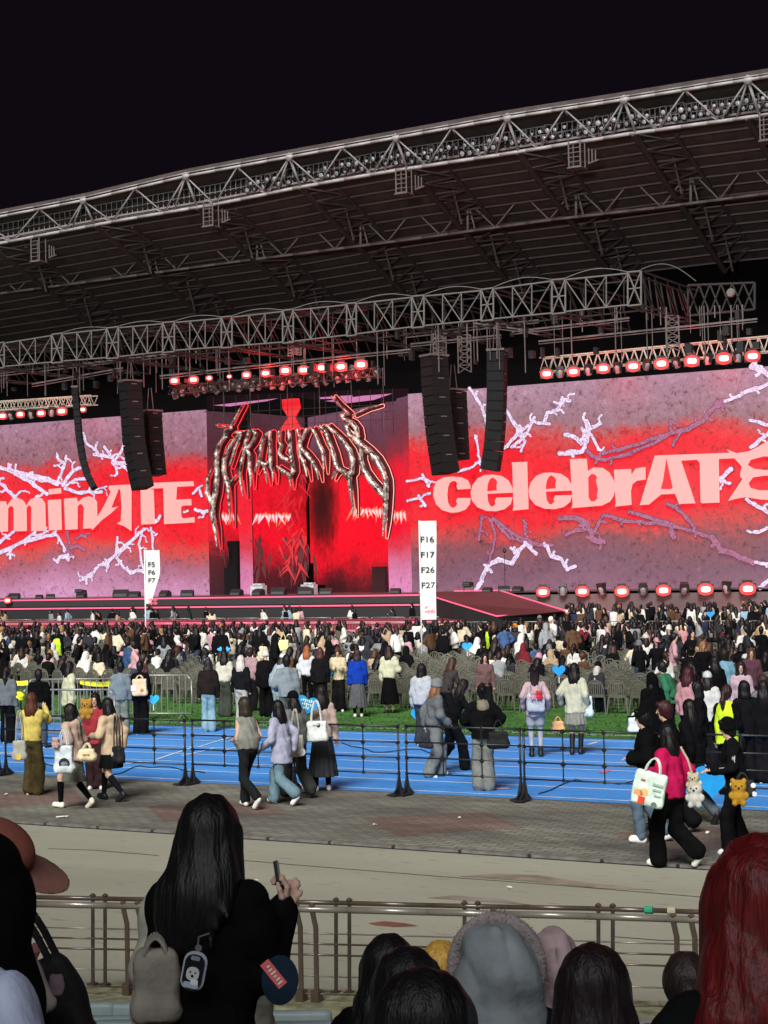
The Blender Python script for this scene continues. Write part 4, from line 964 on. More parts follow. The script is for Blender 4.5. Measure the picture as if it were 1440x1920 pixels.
# d
S([(240, 480), (300, 530), (340, 640), (390, 780), (420, 900), (440, 960)], [4, 4, 4.5, 5, 5, 5], LR); S([(320, 470), (400, 540), (500, 640), (570, 740), (610, 860), (600, 990), (560, 1040)], [4.5, 4.5, 5, 5.5, 6, 6, 6], LR); S([(375, 1070), (410, 1000), (450, 960), (530, 1000), (570, 1060), (590, 1200), (600, 1330), (612, 1480)], [1.5, 3.5, 5, 6, 6, 4.5, 3, 1], LR); S([(230, 520), (260, 500)], [2, 3], LR)
# s (last)
S([(480, 350), (520, 400), (600, 440), (650, 500), (670, 590)], [4, 5.5, 6, 5.5, 5], LR); S([(530, 470), (570, 580), (680, 660), (780, 750), (870, 840), (940, 960), (980, 1080), (985, 1200), (975, 1400), (965, 1550), (945, 1720)], [3.5, 5.5, 6.5, 7.5, 7, 6.5, 6, 6, 5.5, 4, 1.2], LR); S([(700, 730), (700, 850), (740, 980), (820, 1100), (900, 1190), (955, 1260)], [4, 4.5, 5.5, 6.5, 7, 6], LR); S([(555, 490), (630, 560)], [3, 3], LR)
S([(370, 140), (450, 230), (560, 330)], [2.5, 3, 3], LR); S([(900, 240), (760, 280), (610, 350)], [2, 2.5, 2.5], LR); S([(480, 360), (560, 340)], [3, 3], LR)
YG = 95.0
mpp = lambda u: (PY(u + 1, 900, YG) - PY(u, 900, YG)).x   # metres along x per pixel, the shapes are traced square-on in z
P0 = PY(380, 1030, YG); P1 = PY(740, 730, YG)
fld = Field((P0.x - 1, -.7, P0.z - .8), (P1.x + 1.2, .5, P1.z + .8), .045)
for pts, rad in T1:
    Q = [PY(u, v, YG) for u, v in pts]
    for (a, c, r1, r2) in zip(Q[:-1], Q[1:], rad[:-1], rad[1:]):
        k_ = .0275
        fld.cone((a.x, 0, a.z), (c.x, 0, c.z), r1 * k_, r2 * k_, .05, sq=(1, 1.35, 1))
CHROME, nt, bb = newmat('blackened_chrome'); bb.inputs['Metallic'].default_value = .5; bb.inputs['Roughness'].default_value = .28
tcn = N(nt, 'ShaderNodeTexCoord'); nz_ = noise(nt, tcn.outputs['Object'], 2.6, 6, None, .5, .65)
nt.links.new(ramp(nt, nz_, [(.40, (.05, .048, .044)), (.52, (.40, .39, .35)), (.62, (.85, .83, .75))]), bb.inputs['Base Color'])
bumpit(nt, bb, noise(nt, tcn.outputs['Object'], 5, 5), .5, .12)
logo = thing('metal_logo', 'huge hanging band name sign in dripping blackened metal with red neon outline', 'sign', ((P0.x + P1.x) / 2, YG, P0.z))
lo_ = link('lettering', fld.mesh('lettering', CHROME), None); lo_.location = (0, YG, 0); under(lo_, logo); lo_.location = (0, YG, 0)
# backing plate and neon: 2-D field of the same strokes grown and pushed to the right
res = .045; x0, x1, z0, z1 = P0.x - 1, P1.x + 1.6, P0.z - .9, P1.z + .9
gx = np.arange(x0, x1, res); gz = np.arange(z0, z1, res); GX, GZ = np.meshgrid(gx, gz, indexing='ij'); D2 = np.full(GX.shape, 9.0)
for pts, rad in T1:
    Q = [PY(u, v, YG) for u, v in pts]
    for (a, c, r1, r2) in zip(Q[:-1], Q[1:], rad[:-1], rad[1:]):
        ox = .17; ax_, az, bx, bz = a.x + ox, a.z - .03, c.x + ox, c.z - .03; dx, dz = bx - ax_, bz - az; L2 = dx * dx + dz * dz + 1e-9
        t = np.clip(((GX - ax_) * dx + (GZ - az) * dz) / L2, 0, 1); D2 = np.minimum(D2, np.hypot(GX - ax_ - t * dx, GZ - az - t * dz) - ((r1 + (r2 - r1) * t) * .029 + .06))
V3 = np.full(D2.shape + (5,), 1.0, np.float32)
for k in (1, 2, 3): V3[:, :, k] = D2
V3 = np.moveaxis(V3, 2, 1)
Pn, Fn = nets(V3.astype(np.float32), (x0, -.12, z0), res)
me = bpy.data.meshes.new('backing_plate'); me.from_pydata(Pn.tolist(), [], Fn.tolist()); me.materials.append(mat('maroon_backing', (.05, .004, .008), rough=.5)); me.update()
bp_ = link('backing_plate', me); under(bp_, logo); bp_.location = (0, YG + .45, 0)
b = MB(); b.cur = 0; inside = D2 < 0
def cross(pa, pb, da, db): t = da / (da - db); return (pa[0] + (pb[0] - pa[0]) * t, pa[1] + (pb[1] - pa[1]) * t)
for i, j in np.argwhere((inside[:-1, :-1].astype(int) + inside[1:, :-1] + inside[:-1, 1:] + inside[1:, 1:]) % 4 != 0):
    cs = [(i, j), (i + 1, j), (i + 1, j + 1), (i, j + 1)]; pts = []
    for (a, c) in zip(cs, cs[1:] + cs[:1]):
        da, db = D2[a], D2[c]
        if (da < 0) != (db < 0): pts.append(cross((gx[a[0]], gz[a[1]]), (gx[c[0]], gz[c[1]]), da, db))
    for k in range(0, len(pts) - 1, 2): b.bar((pts[k][0], YG + .22, pts[k][1]), (pts[k + 1][0], YG + .22, pts[k + 1][1]), .024, 4, caps=False)
# neon: red at the left end, turning pale towards the right
NEON, nt, bb = newmat('neon_tube'); tcn = N(nt, 'ShaderNodeTexCoord'); sx = N(nt, 'ShaderNodeSeparateXYZ'); nt.links.new(tcn.outputs['Object'], sx.inputs[0])
mr = N(nt, 'ShaderNodeMapRange'); nt.links.new(sx.outputs[0], mr.inputs[0]); mr.inputs[1].default_value = P0.x; mr.inputs[2].default_value = P1.x
nt.links.new(ramp(nt, mr.outputs[0], [(0, (.95, .012, .03)), (.5, (1.0, .06, .06)), (.75, (1.0, .28, .2)), (1, (1.0, .5, .45))]), bb.inputs['Emission Color']); bb.inputs['Emission Strength'].default_value = 1.25
bb.inputs['Base Color'].default_value = (.2, .01, .01, 1)
bchild(b, 'neon_outline', NEON, logo)
b = MB()
for u in (420, 470, 540, 600, 660, 720): p = PY(u, 800, YG + .5); b.bar(p, p + Vector((0, 0, 3.6)), .025, 4)
bchild(b, 'suspension_wire', DSTEEL, logo)

# ---- stage lamps
WH = emat('lamp_core', (1.0, .55, .48), 4.0); RING = emat('lamp_halo', (1.0, .012, .012), 1.1)  # wide red glowing disc stands in for the halo around each lamp
def make_strobe(hot=True):
    t = thing('stage_light', 'x', 'stage light', (0, 0, 0), group='lit red stage lamps')
    b = MB(); b.box((0, .18, 0), (.86, .3, .58)); b.box((0, .12, .38), (.5, .12, .16)); b.build('housing', BLK, t)
    b = MB(); b.lathe([(.43, 0), (.41, -.06), (.0, -.065)], 20, (0, .02, 0), Matrix.Rotation(math.pi / 2, 3, 'X') @ Matrix.Diagonal((1.0, .78, 1))); b.build('halo_disc', RING, t)
    b = MB()
    P = []
    for i in range(20):
        a = 2 * math.pi * i / 20; c, s = math.cos(a), math.sin(a); P.append(Vector((math.copysign(abs(c) ** .6, c) * .25, -.075, math.copysign(abs(s) ** .6, s) * .15)))
    b.poly(P, (0, -1, 0), .03); b.build('lamp', WH, t)
    return t
stl = make_strobe(); first = True
lamps = [(5, 780, 1, 'left truss'), (38, 777, 1, 'left truss'), (77, 775, 1, 'left truss'), (116, 771, 1.15, 'left truss'), (155, 768, .8, 'left truss'),
  (327, 714, 1, 'centre rig'), (363, 712, 1, 'centre rig'), (392, 709, .7, 'centre rig'), (430, 706, .5, 'centre rig'), (462, 703, .9, 'centre rig'), (498, 700, .95, 'centre rig'), (535, 695, 1.1, 'centre rig'), (569, 694, 1.1, 'centre rig'), (604, 690, 1.15, 'centre rig'), (639, 688, 1.15, 'centre rig'), (677, 684, 1.2, 'centre rig'),
  (1025, 701, 1.15, 'right truss'), (1075, 697, 1.15, 'right truss'), (1131, 691, 1.2, 'right truss'), (1187, 687, 1.25, 'right truss'), (1240, 682, 1.3, 'right truss'), (1297, 677, 1.3, 'right truss'), (1357, 672, 1.35, 'right truss'), (1411, 668, 1.3, 'right truss'),
  (1018, 1110, 1.15, 'stage apron'), (1092, 1109, 1.15, 'stage apron'), (1166, 1109, 1.2, 'stage apron'), (1244, 1107, 1.2, 'stage apron'), (1323, 1105, 1.25, 'stage apron'), (1402, 1104, 1.3, 'stage apron'), (14, 1126, .8, 'left stage edge')]
cntL = {}
for (u, v, s, wh) in lamps:
    p = PY(u, v, 96.6 if v < 1000 else YS - .35)
    if wh == 'centre rig': p = PY(u, v, 93.0)
    o = stl if first else copy_tree(stl, p); first = False
    cntL[wh] = cntL.get(wh, 0) + 1; o.location = p; o.scale = (s * .78,) * 3; o.rotation_euler = (0, 0, math.radians(24))
    o['label'] = '%s glowing red lamp from the left on the %s' % (names[cntL[wh] - 1], wh)
def plight(u, v, y, e, col=(1, .03, .03), r=.5):
    l = bpy.data.lights.new('lamp_light', 'POINT'); l.energy = e; l.color = col; l.shadow_soft_size = r; o = bpy.data.objects.new('lamp_light', l); COL.objects.link(o); o.location = PY(u, v, y)
for (u, v, y, e) in ((500, 706, 91.8, 650), (640, 694, 91.8, 600), (340, 720, 92.5, 160), (1100, 700, 95, 350), (1300, 682, 95, 400), (80, 780, 95, 200), (1100, 1118, YS - 2.2, 120), (1320, 1112, YS - 2.2, 120), (960, 1130, 88, 60)): plight(u, v, y, e)
# batten trusses carrying the lamps
def batten(u0, v0, u1, v1, h, n, label, y=97.0, ALU=None):
    t = thing('batten_truss', label, 'truss', PY(u0, v0, y)); A, B = PY(u0, v0, y), PY(u1, v1, y); dn = Vector((0, 0, -h)); bk = Vector((0, .7, 0))
    c = MB(); ALU = ALU or mat('bright_truss', (.40, .35, .29), rough=.4, noise=.2)
    for P in (Vector(), dn, bk, bk + dn): c.bar(A + P, B + P, .045, 5)
    bchild(c, 'chord', ALU, t); c = MB()
    for k in range(n):
        p, q, m_ = A.lerp(B, k / n), A.lerp(B, (k + 1) / n), A.lerp(B, (k + .5) / n)
        c.bar(p + dn, m_, .03, 4); c.bar(m_, q + dn, .03, 4); c.bar(p + bk, m_ + dn + bk, .03, 4); c.bar(m_ + dn + bk, q + bk, .03, 4)
    bchild(c, 'brace', ALU, t)
batten(-40, 755, 171, 741, .62, 16, 'short lamp truss above the left screen')
batten(1012, 671, 1470, 627, .85, 26, 'long lamp truss above the right screen')
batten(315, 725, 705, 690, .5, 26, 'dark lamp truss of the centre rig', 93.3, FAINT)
# moving heads
def make_head():
    t = thing('moving_head', 'x', 'stage light', (0, 0, 0), group='moving head lamps under the centre rig')
    b = MB(); b.box((0, 0, .25), (.34, .3, .16)); b.build('base', BLK, t)
    b = MB(); b.box((-.18, 0, .05), (.05, .16, .34)); b.box((.18, 0, .05), (.05, .16, .34)); b.build('yoke', BLK, t)
    b = MB(); b.lathe([(.06, .2), (.13, .12), (.15, -.16), (.14, -.2)], 12, R=Matrix.Rotation(.5, 3, 'X')); b.build('head', mat('lamp_grey', (.2, .19, .2), rough=.3), t, True)
    return t
mh = make_head(); k = 0
for i in range(19):
    for row in range(2):
        u = 325 + i * 20.5 + rnd.uniform(-4, 4) + row * 9; v = 738 - i * 1.75 + row * 9 - 9 * row * 2 + rnd.uniform(-3, 3); p = PY(u, v, 93.6 + row * .8)
        o = mh if k == 0 else copy_tree(mh, p); o.location = p; s = rnd.uniform(1.0, 1.4); o.scale = (s, s, s); o.rotation_euler = (rnd.uniform(-.4, .4), rnd.uniform(-.3, .3), rnd.uniform(-1, 1)); k += 1
        o['label'] = 'unlit moving head lamp %s of the %s row under the centre rig' % (['one', 'two', 'three', 'four', 'five', 'six', 'seven', 'eight', 'nine', 'ten', 'eleven', 'twelve', 'thirteen', 'fourteen', 'fifteen', 'sixteen', 'seventeen', 'eighteen', 'nineteen'][i], 'lower' if row == 0 else 'upper')
for i, (u, v) in enumerate([(1050, 700), (1103, 696), (1158, 692), (1213, 686), (1268, 682), (1327, 676), (1384, 671), (20, 780), (58, 778), (97, 774), (1055, 1108), (1128, 1107), (1206, 1107), (1283, 1106), (1362, 1104)]):
    p = PY(u, v, 96.7 if v < 1000 else YS - .25); o = copy_tree(mh, p); o.rotation_euler = (rnd.uniform(-.4, .4), 0, rnd.uniform(-1, 1)); o.scale = (1.2,) * 3
    w_ = ('right lamp truss', 'left lamp truss', 'stage apron'); kk = 0 if i < 7 else (1 if i < 10 else 2)
    o['label'] = 'small unlit lamp between red lamps on the %s, %s from its left end' % (w_[kk], names[i - (0, 7, 10)[kk]]); o['group'] = 'small lamps between the red lamps'
# floor wedges and packs on the stage edge
def make_wedge():
    t = thing('floor_monitor', 'x', 'monitor speaker', (0, 0, 0), group='floor units along the stage edge')
    b = MB(); P = [(-.5, 0, 0), (-.5, .5, 0), (-.5, .5, .35), (-.5, .25, .5), (-.5, 0, .25)]; b.poly(P, (1, 0, 0), 1.0); b.build('cabinet', BLK, t)
    b = MB(); b.poly([(-.42, -.012, .04), (-.42, -.012, .22), (.42, -.012, .22), (.42, -.012, .04)], (0, -1, 0), .02); b.build('grille', mat('speaker_grille', (.07, .07, .075), rough=.4), t); return t
wd = make_wedge()
ws = [(25, 1125, 1.2, 'at the far left end'), (72, 1120, .8, 'second from the left end'), (94, 1121, .9, 'third from the left end'), (225, 1125, 1.6, 'left of the small banner'), (250, 1126, 1.2, 'just left of the small banner pole'), (305, 1124, 1.3, 'right of the small banner'), (350, 1124, 1.3, 'two right of the small banner'), (440, 1124, 1.3, 'below the alcove pillar'), (480, 1122, 1.3, 'below the metal logo'), (520, 1122, 1.5, 'below the logo middle'), (572, 1121, 1.6, 'below the alcove middle'), (610, 1119, 1.2, 'right of the alcove middle'), (740, 1117, 1.0, 'left of the tall banner'), (912, 1110, .9, 'on the ramp top'), (945, 1110, 1.1, 'beside the ramp top right corner'), (968, 1112, 1.0, 'right of the ramp'), (150, 1121, 1.1, 'below the curved thin speaker')]
for i, (u, v, s, w_) in enumerate(ws):
    p = PY(u, v, YS + .4); p.z = zDeck + .05; o = wd if i == 0 else copy_tree(wd, p); o.location = p; s *= .62; o.scale = (s, s, s); o.rotation_euler = (0, 0, rnd.uniform(-.3, .5)); o['label'] = 'black floor unit on the stage edge ' + w_
# two tall side fill speakers on the deck
for i, (u, v0, v1, lab) in enumerate([(151, 1104, 1119, 'small dark speaker on a frame before the left screen'), (877, 1089, 1108, 'black video cart before the right screen')]):
    p, q = PY(u - 7, v1, YS + 1.5), PY(u + 8, v0, YS + 1.5); t = thing('fill_speaker', lab, 'speaker', Vector(((p.x + q.x) / 2, YS + 1.5, zDeck)))
    w_, h_ = q.x - p.x, q.z - zDeck - .4; b = MB(); b.box((0, 0, .35 + h_ / 2), (w_, .5, h_), Matrix.Rotation(.12, 3, 'Y'), .9); b.build('cabinet', BLK, t)
    b = MB()
    for k in range(3): b.box((0, -.27, .45 + h_ * k / 3), (w_ * .8, .03, h_ * .22))
    b.build('grille', mat('speaker_grille', (.07, .07, .075), rough=.4), t)
    b = MB(); b.bar((-w_ / 2, 0, 0), (-w_ / 2, 0, .4), .04); b.bar((w_ / 2, 0, 0), (w_ / 2, 0, .4), .04); b.bar((-w_ / 2, 0, .35), (w_ / 2, 0, .35), .04); b.build('stand', GR, t)
# grey covered racks on stage edge
for i, (u, lab) in enumerate([(485, 'silver covered rack on the stage edge under the logo'), (580, 'silver case on the stage edge in the alcove middle')]):
    p = PY(u, 1120, YS + .9); p.z = zDeck + .05; b = MB(); b.box((0, 0, .3), (.9, .5, .6)); b.box((.1, -.1, .66), (.6, .4, .12)); o = b.build('equipment_case', mat('silver_cover', (.45, .45, .47), rough=.35, bump=.8, noise=.4), None, loc=p); tag(o, lab, 'case')
# microphone stand before the right screen
p = PY(947, 1106, YS + 2); b = MB(); b.bar(Vector((p.x, p.y, zDeck)), PY(946, 1040, YS + 2), .02); b.lathe([(.02, -.1), (.12, 0), (.1, .12), (.02, .2)], 8, PY(946, 1034, YS + 2)); tag(b.build('microphone_stand', BLK), 'thin stand with a dark round head before the right screen', 'stand')

# ---- hanging line-array speakers
def line_array(label, path, w, d, yaw, y, m=None, n=12):
    """path: (u, v) centre line of the front, top to bottom"""
    t = thing('line_array_speaker', label, 'speaker', PY(*path[0], y), rz=0); m = m or mat('speaker_black', (.010, .010, .011), rough=.7, noise=.15, spec=.1)
    us = [p[0] for p in path]; vs = [p[1] for p in path]; base = PY(*path[0], y)
    pts = [PY(float(np.interp(v_, vs, us)), v_, y) for v_ in np.linspace(vs[0], vs[-1], n + 1)]
    for k in range(n):
        a, c = pts[k], pts[k + 1]; mid = (a + c) / 2; ang = math.atan2((c - a).x, -(c - a).z); tilt = -.02 - .03 * k / n * 6
        R = Matrix.Rotation(yaw, 3, 'Z') @ Matrix.Rotation(0, 3, 'Y') ; R2 = Matrix.Rotation(-ang, 3, 'Y') @ R
        b = MB(); hgt = (c - a).length - .02; b.box(mid, (w, d, hgt), R2)
        b.box(mid + R2 @ Vector((0, -d / 2 - .01, 0)), (w * .94, .03, hgt * .86), R2)
        o = bchild(b, 'cabinet', m, t)
        if k % 2 == 0:
            b = MB(); b.box(mid + R2 @ Vector((w / 2 + .012, 0, hgt * .3)), (.02, d * .35, .05), R2); g = b.build('rigging_bracket', GR); g.parent = o
    b = MB(); top = pts[0]; b.box(top + Vector((0, 0, .12)), (w * 1.05, d * 1.1, .12), Matrix.Rotation(yaw, 3, 'Z'))
    for dx in (-.25, .25): b.bar(top + Vector((dx, 0, .15)), top + Vector((dx * .4, 0, 1.6)), .03, 4)
    bchild(b, 'flying_frame', DSTEEL, t)
    return t
YA_ = 90.0
line_array('thin curved speaker column hanging at the left over the left screen', [(141, 729), (145, 775), (148, 815), (155, 860), (164, 892), (177, 916)], .40, .5, .5, YA_, n=14)
line_array('big dark speaker column hanging in front of the left screen', [(244, 718), (247, 770), (251, 830), (258, 870), (268, 916)], .92, 1.1, -.35, YA_)
line_array('shorter speaker column hanging behind the big left column', [(282, 774), (285, 830), (291, 892)], 1.0, 1.1, -.3, YA_ + 3, n=9)
line_array('tall speaker column hanging above the tall banner', [(814, 671), (817, 730), (822, 790), (827, 830), (836, 888)], 1.05, 1.2, -.4, YA_)
line_array('shorter speaker column between the two tall middle columns', [(850, 735), (853, 800), (856, 863)], 1.0, 1.2, -.4, YA_ + 3.5, n=9)
line_array('curved tall speaker column right of the tall banner', [(932, 661), (932, 730), (930, 790), (926, 840), (919, 882)], .95, 1.0, .25, YA_)
# ================================================================== PEOPLE
SKIN = mat('skin', (.52, .33, .25), rough=.55, noise=.08, scale=12); SKIN2 = mat('skin', (.44, .26, .19), rough=.55, noise=.08, scale=12)
FACE_DARK = mat('eye_dark', (.02, .015, .015), rough=.3); LIP = mat('lip', (.35, .10, .09), rough=.5)
V = lambda *a: Vector(a)
def ik(a, t, l1, l2, pole):
    a = Vector(a); t = Vector(t); d = t - a; L = min(d.length, (l1 + l2) * .995); L = max(L, .05); n = d.normalized()
    x = (l1 * l1 - l2 * l2 + L * L) / (2 * L); hh = math.sqrt(max(l1 * l1 - x * x, 0)); p = Vector(pole); p = (p - n * p.dot(n))
    p = p.normalized() if p.length > 1e-4 else Vector((0, 1, 0))
    return a + n * x + p * hh, a + n * L
def skeleton(q):
    """q: pose dict, figure faces +Y. returns joints"""
    J = {}; zp = q.get('zp', .90); P = V(0, 0, zp); ln = math.radians(q.get('lean', 3)); sd = math.radians(q.get('side', 0)); tw = math.radians(q.get('twist', 0))
    R = Matrix.Rotation(-ln, 3, 'X') @ Matrix.Rotation(sd, 3, 'Y') @ Matrix.Rotation(tw, 3, 'Z')
    J['P'] = P; J['R'] = R; J['waist'] = P + R @ V(0, 0, .16); J['chest'] = P + R @ V(0, .0, .33); J['neck'] = P + R @ V(0, -.005, .475)
    hl = math.radians(q.get('nod', 0)) + ln * .6; HR = Matrix.Rotation(math.radians(q.get('turn', 0)), 3, 'Z') @ Matrix.Rotation(-hl, 3, 'X') @ Matrix.Rotation(math.radians(q.get('tilt', 0)), 3, 'Y')
    J['HR'] = HR; J['head'] = J['neck'] + R @ V(0, .012, .055) + HR @ V(0, .012, .125)
    for s, k in ((-1, 'l'), (1, 'r')):
        sh = P + R @ V(s * .158, 0, .43); J[k + 'sh'] = sh
        ht = q.get(k + 'h', (s * .23, .04, zp - .06)); el, wr = ik(sh, ht, .265, .235, q.get(k + 'ep', (s * .5, -1, -.2)))
        J[k + 'el'], J[k + 'wr'] = el, wr; J[k + 'hand'] = wr + (wr - el).normalized() * .085
        hp = P + V(s * .082, 0, -.02); J[k + 'hip'] = hp
        ft = q.get(k + 'f', (s * .09, 0, .075)); kn, an = ik(hp, ft, .425, .405, q.get(k + 'kp', (s * .12, 1, 0)))
        J[k + 'kn'], J[k + 'an'] = kn, an; pt = math.radians(q.get(k + 'fp', 0)); ya = math.radians(q.get(k + 'fy', -s * 10))
        J[k + 'toe'] = an + Matrix.Rotation(ya, 3, 'Z') @ V(0, .14 * math.cos(pt), -.045 - .13 * math.sin(pt)); J[k + 'heel'] = an + V(0, -.035, -.045)
    return J
def bounds(J, m=.3):
    ps = [v for k, v in J.items() if isinstance(v, Vector)]
    return [min(p[i] for p in ps) - m for i in range(3)], [max(p[i] for p in ps) + m for i in range(3)]
def body_mesh(J, res, near=False):
    lo, hi = bounds(J, .17); lo[2] = max(lo[2], -.02); F = Field(lo, hi, res); R = J['R']; c = F.cone; hd, HR = J['head'], J['HR']
    c(J['P'], J['waist'], .115, .095, .05, sq=(1.2, .85, 1)); c(J['waist'], J['chest'], .095, .112, .05, sq=(1.2, .82, 1)); c(J['chest'], J['neck'], .105, .05, .05, sq=(1.2, .85, 1))
    c(J['neck'] - V(0, 0, .03), J['neck'] + (hd - J['neck']) * .7, .052, .043, .03)
    F.ell(hd + HR @ V(0, -.008, .018), (.075, .092, .098), .03); F.cone(hd + HR @ V(0, .02, -.02), hd + HR @ V(0, .045, -.085), .056, .030, .03)
    if res < .03: F.cone(hd + HR @ V(0, .088, .012), hd + HR @ V(0, .104, -.022), .010, .013, .015)
    if near:
        for s in (-1, 1): F.ell(hd + HR @ V(s * .075, -.005, -.01), (.012, .02, .03), .01)
    for k in 'lr':
        c(J[k + 'sh'], J[k + 'el'], .047, .038, .03); c(J[k + 'el'], J[k + 'wr'], .037, .026, .02)
        hn = J[k + 'wr'].lerp(J[k + 'hand'], .55); d = (J[k + 'hand'] - J[k + 'wr']).normalized(); s = 1 if k == 'r' else -1
        side = d.cross(V(0, 1, 0) if abs(d.y) < .8 else V(0, 0, 1)).normalized()
        c(J[k + 'wr'], hn, .027, .034, .02)
        if res <= .016:
            for i in range(4):
                b0 = hn + side * ((i - 1.5) * .019) + d * .02; c(b0, b0 + d * (.05, .062, .058, .045)[i] + V(0, .02, -.012), .0115, .0095, .004)
            c(hn - side * .03 - d * .02, hn - side * .055 + d * .03, .013, .010, .01)
        else: c(hn, J[k + 'hand'], .032, .020, .02); c(hn, hn - side * .04 + d * .02, .014, .012, .01)
        c(J[k + 'hip'], J[k + 'kn'], .082, .056, .04); c(J[k + 'kn'], J[k + 'an'], .054, .036, .03); c(J[k + 'heel'], J[k + 'toe'], .030, .026, .03)
    return F.mesh('person', SKIN)
def top_mesh(J, res, st, noarms=False, th=.018, drop=.05, hemr=.165, hood=0, folds=.011, seed=0, m=None, sleeve=1.0, sit=False, cape=False):
    lo, hi = bounds(J, .26); F = Field((lo[0], lo[1], max(lo[2], 0)), hi, res, folds, 1.0); c = F.cone; P = J['P']; R = J['R']
    c(P + V(0, 0, .06), J['waist'], .118 + th, .112 + th, .05, sq=(1.2, .88, 1)); c(J['waist'], J['chest'], .112 + th, .118 + th, .05, sq=(1.22, .86, 1)); c(J['chest'], J['neck'] - V(0, 0, .03), .112 + th, .062, .05, sq=(1.25, .85, 1))
    c(J['lsh'].lerp(J['rsh'], .08), J['lsh'].lerp(J['rsh'], .92), .054 + th * .5, .054 + th * .5, .05)
    if noarms: pass
    elif not cape:
        for k in 'lr':
            c(J[k + 'sh'], J[k + 'el'], .050 + th * .9, .043 + th * .9, .035)
            if sleeve > .5: c(J[k + 'el'], J[k + 'wr'].lerp(J[k + 'el'], 1 - sleeve), .043 + th * .9, .034 + th * .7, .02)
    else:
        c(J['neck'] - V(0, 0, .02), J['chest'] - V(0, 0, .16), .07, .20, .05, sq=(1.25, .9, 1))
    if not sit: F.skirt((P.x, P.y - .005, P.z + .16), .135 + th, hemr + th * .6, .16 + drop, 0, 0, .78, .04)
    if hood == 1:
        nb = J['neck']; F.ell(nb + R @ V(0, -.085, -.035), (.115, .065, .085), .03); c(nb + R @ V(-.075, -.01, .0), nb + R @ V(.075, -.01, .0), .04, .04, .03)
    elif hood == 2:
        hd, HR = J['head'], J['HR']; F.ell(hd + HR @ V(0, -.025, .01), (.108, .125, .14), .05); c(hd + HR @ V(0, -.06, -.05), J['neck'] + R @ V(0, -.04, -.03), .10, .11, .05); F.ell(hd + HR @ V(0, .13, -.02), (.075, .10, .10), .02, 's')
    elif st != 'cape': c(J['neck'] + R @ V(-.02, 0, -.01), J['neck'] + R @ V(.02, 0, -.01), .062, .062, .02)
    return F.mesh('top', m or cloth((40, 40, 44)), seed)
def bottom_mesh(J, res, st, m, seed=0, length=None):
    lo, hi = bounds(J, .2); F = Field((lo[0], lo[1], -.0), (hi[0], hi[1], J['P'].z + .2), res, .010 if st in ('wide', 'jeans', 'wide_jeans', 'cargo') else .002, 1.1); c = F.cone; P = J['P']
    c(P + V(-.03, 0, -.01), P + V(.03, 0, .09), .128, .12, .04, sq=(1.1, .95, 1))
    if st == 'shorts': pass
    if st in ('long_skirt', 'short_skirt', 'mid_skirt'):
        L_ = {'long_skirt': .66, 'short_skirt': .34, 'mid_skirt': .44}[st] if length is None else length; r1 = {'long_skirt': .27, 'short_skirt': .23, 'mid_skirt': .22}[st]
        F.skirt((P.x, P.y, P.z + .10), .135, r1, L_ + .1, 14 if st != 'mid_skirt' else 5, .014 if st != 'mid_skirt' else .01, .85)
    else:
        r = {'wide': (.100, .092, .108), 'cargo': (.104, .098, .112), 'jeans': (.094, .072, .074), 'wide_jeans': (.098, .082, .098), 'slim': (.088, .060, .044), 'tight': (.085, .056, .04), 'shorts': (.098, .105, .11)}[st]
        for k in 'lr':
            kn = J[k + 'kn']; an = J[k + 'an'] + V(0, 0, .0)
            if st == 'shorts': c(J[k + 'hip'], J[k + 'hip'].lerp(kn, .55), r[0], r[1], .04); continue
            c(J[k + 'hip'], kn, r[0], r[1], .05, sq=(.95, 1, 1)); c(kn, kn.lerp(an, .93), r[1], r[2], .04)
    F.cut((0, 0, P.z + .13), (0, 0, 1))
    for k in 'lr':
        if st not in ('long_skirt', 'short_skirt', 'mid_skirt', 'shorts'):
            an = J[k + 'an']; kn = J[k + 'kn']; d = (an - kn).normalized()
    return F.mesh('trousers' if 'skirt' not in st else 'skirt', m, seed)
def shoe_mesh(J, res, m, boot=0, chunky=1.0, sock=0):
    lo, hi = bounds(J, .14); F = Field((lo[0], lo[1], -.02), (hi[0], hi[1], max(.65, J['lan'].z + .2, J['ran'].z + .2) if not boot else .62), res); c = F.cone
    for k in 'lr':
        h, t, an = J[k + 'heel'], J[k + 'toe'], J[k + 'an']; r = .043 * chunky
        c(h + V(0, .01, .012), t + V(0, -.02, .008), r, r * .92, .02, sq=(.95, 1, 1)); c(h + V(0, .02, .03), an, .040, .042, .03); c(h, t, .030 * chunky, .030 * chunky, .01, sq=(1.2, 1, 1))
        if boot: c(an, an.lerp(J[k + 'kn'], boot), .046, .058, .02)
    return F.mesh('shoes', m)
def sock_mesh(J, res, m, f=.8):
    lo, hi = bounds(J, .12); F = Field((lo[0], lo[1], -.02), (hi[0], hi[1], J['P'].z), res)
    for k in 'lr': F.cone(J[k + 'an'], J[k + 'an'].lerp(J[k + 'kn'], min(f, 1)), .041, .060, .02)
    if f > 1:
        for k in 'lr': F.cone(J[k + 'kn'], J[k + 'kn'].lerp(J[k + 'hip'], f - 1), .060, .08, .02)
    return F.mesh('stockings', m)
HAIRC = {}
